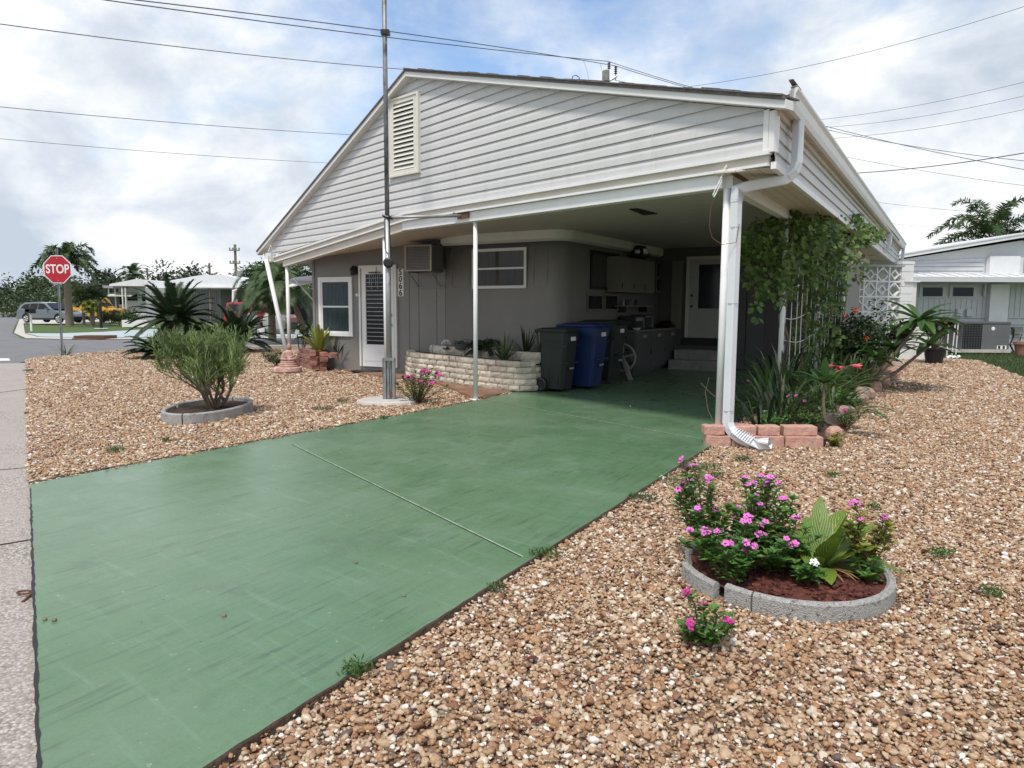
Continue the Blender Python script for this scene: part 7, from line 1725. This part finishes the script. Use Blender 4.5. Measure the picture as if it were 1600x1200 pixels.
b=MB(); b.tube([W(1540,444,y-.08),W(1538,458,y-.08),W(1538,462,y-.08)],.05,6); b.build('pipe','nw',t)
b=MB(); b.tube([W(1597,522,y-.1),W(1592,535,y-.1),W(1588,548,y-.1)],.012,5); b.build('cable','black',t)
# air conditioner
za=0; y2=22.9; t=thing('outdoor_air_conditioner','grey packaged air conditioner on a pale slab behind the right yard','air conditioner',Vector((W(1540,550,y2).x,y2,0)))
def NC(b,u0,u1,v0,v1,y0,y1): a=W(u0,500,y0); c=W(u1,500,y0); b.box((a.x,y0,W(0,v1,y0).z*0+W((u0+u1)/2,v1,y0).z),(c.x,y1,W((u0+u1)/2,v0,y0).z))
b=MB(); NC(b,1505,1580,504.5,546,y2,y2+.9); b.build('cabinet','greymetal',t,bevel=.015)
b=MB(); NC(b,1503.5,1581,503,505.5,y2-.02,y2+.92); b.build('top_cover','greymetal',t)
b=MB()
for k in range(15): v=507+k*2.6; NC(b,1506,1536,v,v+1.2,y2-.012,y2-.001)
for k in range(8): u=1506+k*4.2; NC(b,u,u+.7,506,546,y2-.02,y2-.0125)
b.build('coil_grille','black',t)
b=MB(); q=W(1552,513.5,y2-.003); b.lathe([(0,.006),(.055,.004),(.06,0)],q,14,M=Matrix.Rotation(R(90),4,'X')); b.build('badge','white',t)
b=MB(); NC(b,1561,1576,540,545.5,y2-.01,y2-.002); b.build('service_plate','white',t)
b=MB(); NC(b,1563,1566.5,540.5,545,y2-.016,y2-.0105); NC(b,1570,1573.5,540.5,545,y2-.016,y2-.0105); b.build('valve_opening','black',t)
b=MB(); NC(b,1497,1583,546.5,551,y2-.15,y2+1.0); b.build('slab','walk',t)
b=MB(); b.tube([W(1580,512,y2+.3),W(1584,515,y2+.2),W(1583,528,y2+.2),W(1578,538,y2+.1),W(1584,550,y2)],.03,6); b.build('pipe','black',t)
# potted plant before the neighbour wall
p=Vector((W(1460,553,18.5).x,18.5,-.01)); t=thing('potted_plant','dark pot with bronze green broad leaves in front of the neighbour wall','potted plant',p)
b=MB(); b.lathe([(0,0),(.19,0),(.25,.36),(.27,.37),(.27,.40),(.24,.40),(.22,.33),(0,.33)],p,20); b.build('pot','black',t)
b=MB(); hs=[]
for k in range(9): a=k*2.4; e=p+Vector((math.cos(a)*U(.1,.5),math.sin(a)*U(.1,.4),U(.75,1.25))); b.tube([p+Z*.3,p.lerp(e,.5)+Z*.1,e],.014,6); hs.append(e)
b.build('stems','bark2',t); b=MB(); b2=MB()
for e in hs:
    for k in range(11): a=k*2.4+U(0,1); el=U(-.5,1.1); (b if k%4 else b2).blade(e,(math.cos(a)*math.cos(el),math.sin(a)*math.cos(el),math.sin(el)),U(.28,.46),.11,.6,5,fold=.3)
b.build('leaves','plumeria',t); b2.build('bronze_leaves','croton',t)
p=Vector((W(1598,546,22).x,22,0)); t=thing('terracotta_pot','terracotta pot at the right edge beside the air conditioner','plant pot',p); b=MB(); b.lathe([(0,0),(.17,0),(.24,.34),(.27,.34),(.27,.42),(.24,.42),(.2,.36),(0,.36)],p,20); b.build('pot','redbrick',t)
for k,(u,v) in enumerate(((1480,545),(1488,546),(1494,544))):
    p=G(u,550,0); p=Vector((W(u,v,20.5).x,20.5,0)); b=MB(); b.tube([p,p+Z*1.0+Vector((U(-.1,.1),0,0))],.015,6); b.tube([p,p+Vector((.12,0,.05))],.05,6); tag(rebase(b.build('garden_stake','white'),p),['white stake nearest the potted plant','white stake between its two neighbours','white stake closest to the air conditioner'][k],'stake','stakes by the neighbour wall')
c=W(1548,372,36); palm('palm_tree','palm crown rising over the neighbour roof on the right',Vector((c.x,36,0)),W(1548,372,36).z,20,2.9,m='palm',nl=80,ll=.45,lw=.045,droop=.85,r=.2,els=(-.1,1.35),bushy=1.0)
# grass in the right rear lawn
b=MB()
for k in range(16000):
    y_=U(13,24); u=U(1425,1640); p=W(u,550,y_); uu,vv,ff=proj(p.x,y_,0.)
    if vv>640: continue
    if inpoly(np.array([p.x]),np.array([y_]),GRP)[0] and random.random()>.012: continue
    q=Vector((p.x,y_,-.055)); b.leaf(q,(U(-.6,.6),U(-.6,.6),1),U(.06,.12),.014)
g=b.build('grass','olive'); struct(g,'stuff'); g['label']='short lawn grass at the rear of the right yard'; g['category']='grass'
b=MB()
for k in range(14000):
    u=U(38,520); y_=U(33,50); p=W(u,510,y_); q=Vector((p.x,y_,-.055)); b.leaf(q,(U(-.6,.6),U(-.6,.6),1),U(.06,.12),.03)
# ------------------------------------------------------------------ pebbles placed, with the beds left free
keep=np.ones(len(pts),bool)
for B_ in BEDS: keep&=~inpoly(pts[:,0],pts[:,1],B_)
DP=[tuple(p) for p in dr]; jx=pts[:,0]+rng.normal(0,.022,len(pts)); jy=pts[:,1]+rng.normal(0,.022,len(pts)); indr=inpoly(jx,jy,DP); keep&=~indr
real=inpoly(pts[:,0],pts[:,1],DP)
eA,eB=np.array(G(330,1198).xy),np.array(G(1110,698).xy); ed=(eB-eA)/np.linalg.norm(eB-eA); dist=np.abs((pts[:,0]-eA[0])*ed[1]-(pts[:,1]-eA[1])*ed[0])
keep&=~((dist<.02)&(rng.uniform(0,1,len(pts))<.2))
lowf=np.sin(pts[:,0]*3.1+1.3*np.sin(pts[:,1]*2.3))*np.sin(pts[:,1]*2.7+1.1*np.sin(pts[:,0]*1.9)); keep&=~((lowf>.55)&(rng.uniform(0,1,len(pts))<.28))
keep&=~inpoly(pts[:,0],pts[:,1],[tuple(p) for p in pp])
lift=np.where(real,.026,0)[keep]; pts=pts[keep]; print('pebbles',len(pts))
pm=bpy.data.meshes.new('gravel'); pm.vertices.add(len(pts))
co=np.zeros((len(pts),3),np.float32); co[:,:2]=pts[:,:2]; co[:,2]=-.013+rng.uniform(0,1,len(pts))**2*.017+lift
pm.vertices.foreach_set('co',co.ravel())
at=pm.attributes.new('psize','FLOAT','POINT'); at.data.foreach_set('value',pts[:,2].astype(np.float32))
go=bpy.data.objects.new('gravel',pm); C.objects.link(go); struct(go,'stuff'); go['label']='loose tan, brown and white river pebbles covering the yard'; go['category']='gravel'
mp_=new_mat('pebble'); t=mp_.node_tree; pb=t.nodes['Principled BSDF']; pb.inputs['Roughness'].default_value=.6
oi=t.nodes.new('ShaderNodeObjectInfo'); rr=t.nodes.new('ShaderNodeValToRGB'); pebble_ramp(rr); t.links.new(oi.outputs['Random'],rr.inputs[0])
co_=t.nodes.new('ShaderNodeTexCoord'); nz=t.nodes.new('ShaderNodeTexNoise'); nz.inputs['Scale'].default_value=1.6; nz.inputs['Detail'].default_value=5; t.links.new(co_.outputs['Object'],nz.inputs['Vector'])
mr=t.nodes.new('ShaderNodeMapRange'); mr.inputs[1].default_value=.3; mr.inputs[2].default_value=.7; mr.inputs[3].default_value=.72; mr.inputs[4].default_value=1.14; t.links.new(nz.outputs[0],mr.inputs[0])
mu=t.nodes.new('ShaderNodeMixRGB'); mu.blend_type='MULTIPLY'; mu.inputs[0].default_value=1; t.links.new(rr.outputs[0],mu.inputs[1]); t.links.new(mr.outputs[0],mu.inputs[2]); t.links.new(mu.outputs[0],pb.inputs['Base Color'])
ng=bpy.data.node_groups.new('gravel_nodes','GeometryNodeTree'); ng.interface.new_socket('Geometry',in_out='INPUT',socket_type='NodeSocketGeometry'); ng.interface.new_socket('Geometry',in_out='OUTPUT',socket_type='NodeSocketGeometry')
n=ng.nodes.new; l=ng.links.new
gi=n('NodeGroupInput'); gout=n('NodeGroupOutput')
m2p=n('GeometryNodeMeshToPoints'); l(gi.outputs[0],m2p.inputs[0])
joi=n('GeometryNodeGeometryToInstance') if False else None
join=n('GeometryNodeJoinGeometry')
for k in range(6):
    ic=n('GeometryNodeMeshIcoSphere'); ic.inputs['Radius'].default_value=1.; ic.inputs['Subdivisions'].default_value=2
    pos=n('GeometryNodeInputPosition'); no=n('ShaderNodeTexNoise'); no.inputs['Scale'].default_value=.9; no.inputs['Detail'].default_value=1.5
    va_=n('ShaderNodeVectorMath'); va_.operation='ADD'; va_.inputs[1].default_value=(k*7.3,k*3.1,k*1.7); l(pos.outputs[0],va_.inputs[0]); l(va_.outputs[0],no.inputs['Vector'])
    vs_=n('ShaderNodeVectorMath'); vs_.operation='SUBTRACT'; l(no.outputs['Color'],vs_.inputs[0]); vs_.inputs[1].default_value=(.5,.5,.5)
    vm=n('ShaderNodeVectorMath'); vm.operation='SCALE'; l(vs_.outputs[0],vm.inputs[0]); vm.inputs['Scale'].default_value=1.9
    sp_n=n('GeometryNodeSetPosition'); l(ic.outputs[0],sp_n.inputs['Geometry']); l(vm.outputs[0],sp_n.inputs['Offset'])
    tr_=n('GeometryNodeTransform'); l(sp_n.outputs[0],tr_.inputs[0]); tr_.inputs['Scale'].default_value=(1.,(.68,.8,.74,.9,.62,.78)[k],(.5,.62,.55,.7,.5,.66)[k])
    ss=n('GeometryNodeSetShadeSmooth'); l(tr_.outputs[0],ss.inputs[0])
    sm=n('GeometryNodeSetMaterial'); l(ss.outputs[0],sm.inputs[0]); sm.inputs['Material'].default_value=mp_
    g2=n('GeometryNodeGeometryToInstance'); l(sm.outputs[0],g2.inputs[0]); l(g2.outputs[0],join.inputs[0])
iop=n('GeometryNodeInstanceOnPoints'); l(m2p.outputs[0],iop.inputs['Points']); l(join.outputs[0],iop.inputs['Instance']); iop.inputs['Pick Instance'].default_value=True
ri=n('FunctionNodeRandomValue'); ri.data_type='INT'; ri.inputs[4].default_value=0; ri.inputs[5].default_value=5; l(ri.outputs[2],iop.inputs['Instance Index'])
rv=n('FunctionNodeRandomValue'); rv.data_type='FLOAT_VECTOR'; rv.inputs[0].default_value=(-.45,-.45,0); rv.inputs[1].default_value=(.45,.45,6.28); l(rv.outputs[0],iop.inputs['Rotation'])
na=n('GeometryNodeInputNamedAttribute'); na.data_type='FLOAT'; na.inputs[0].default_value='psize'; l(na.outputs[0],iop.inputs['Scale'])
l(iop.outputs[0],gout.inputs[0])
md=go.modifiers.new('gravel','NODES'); md.node_group=ng
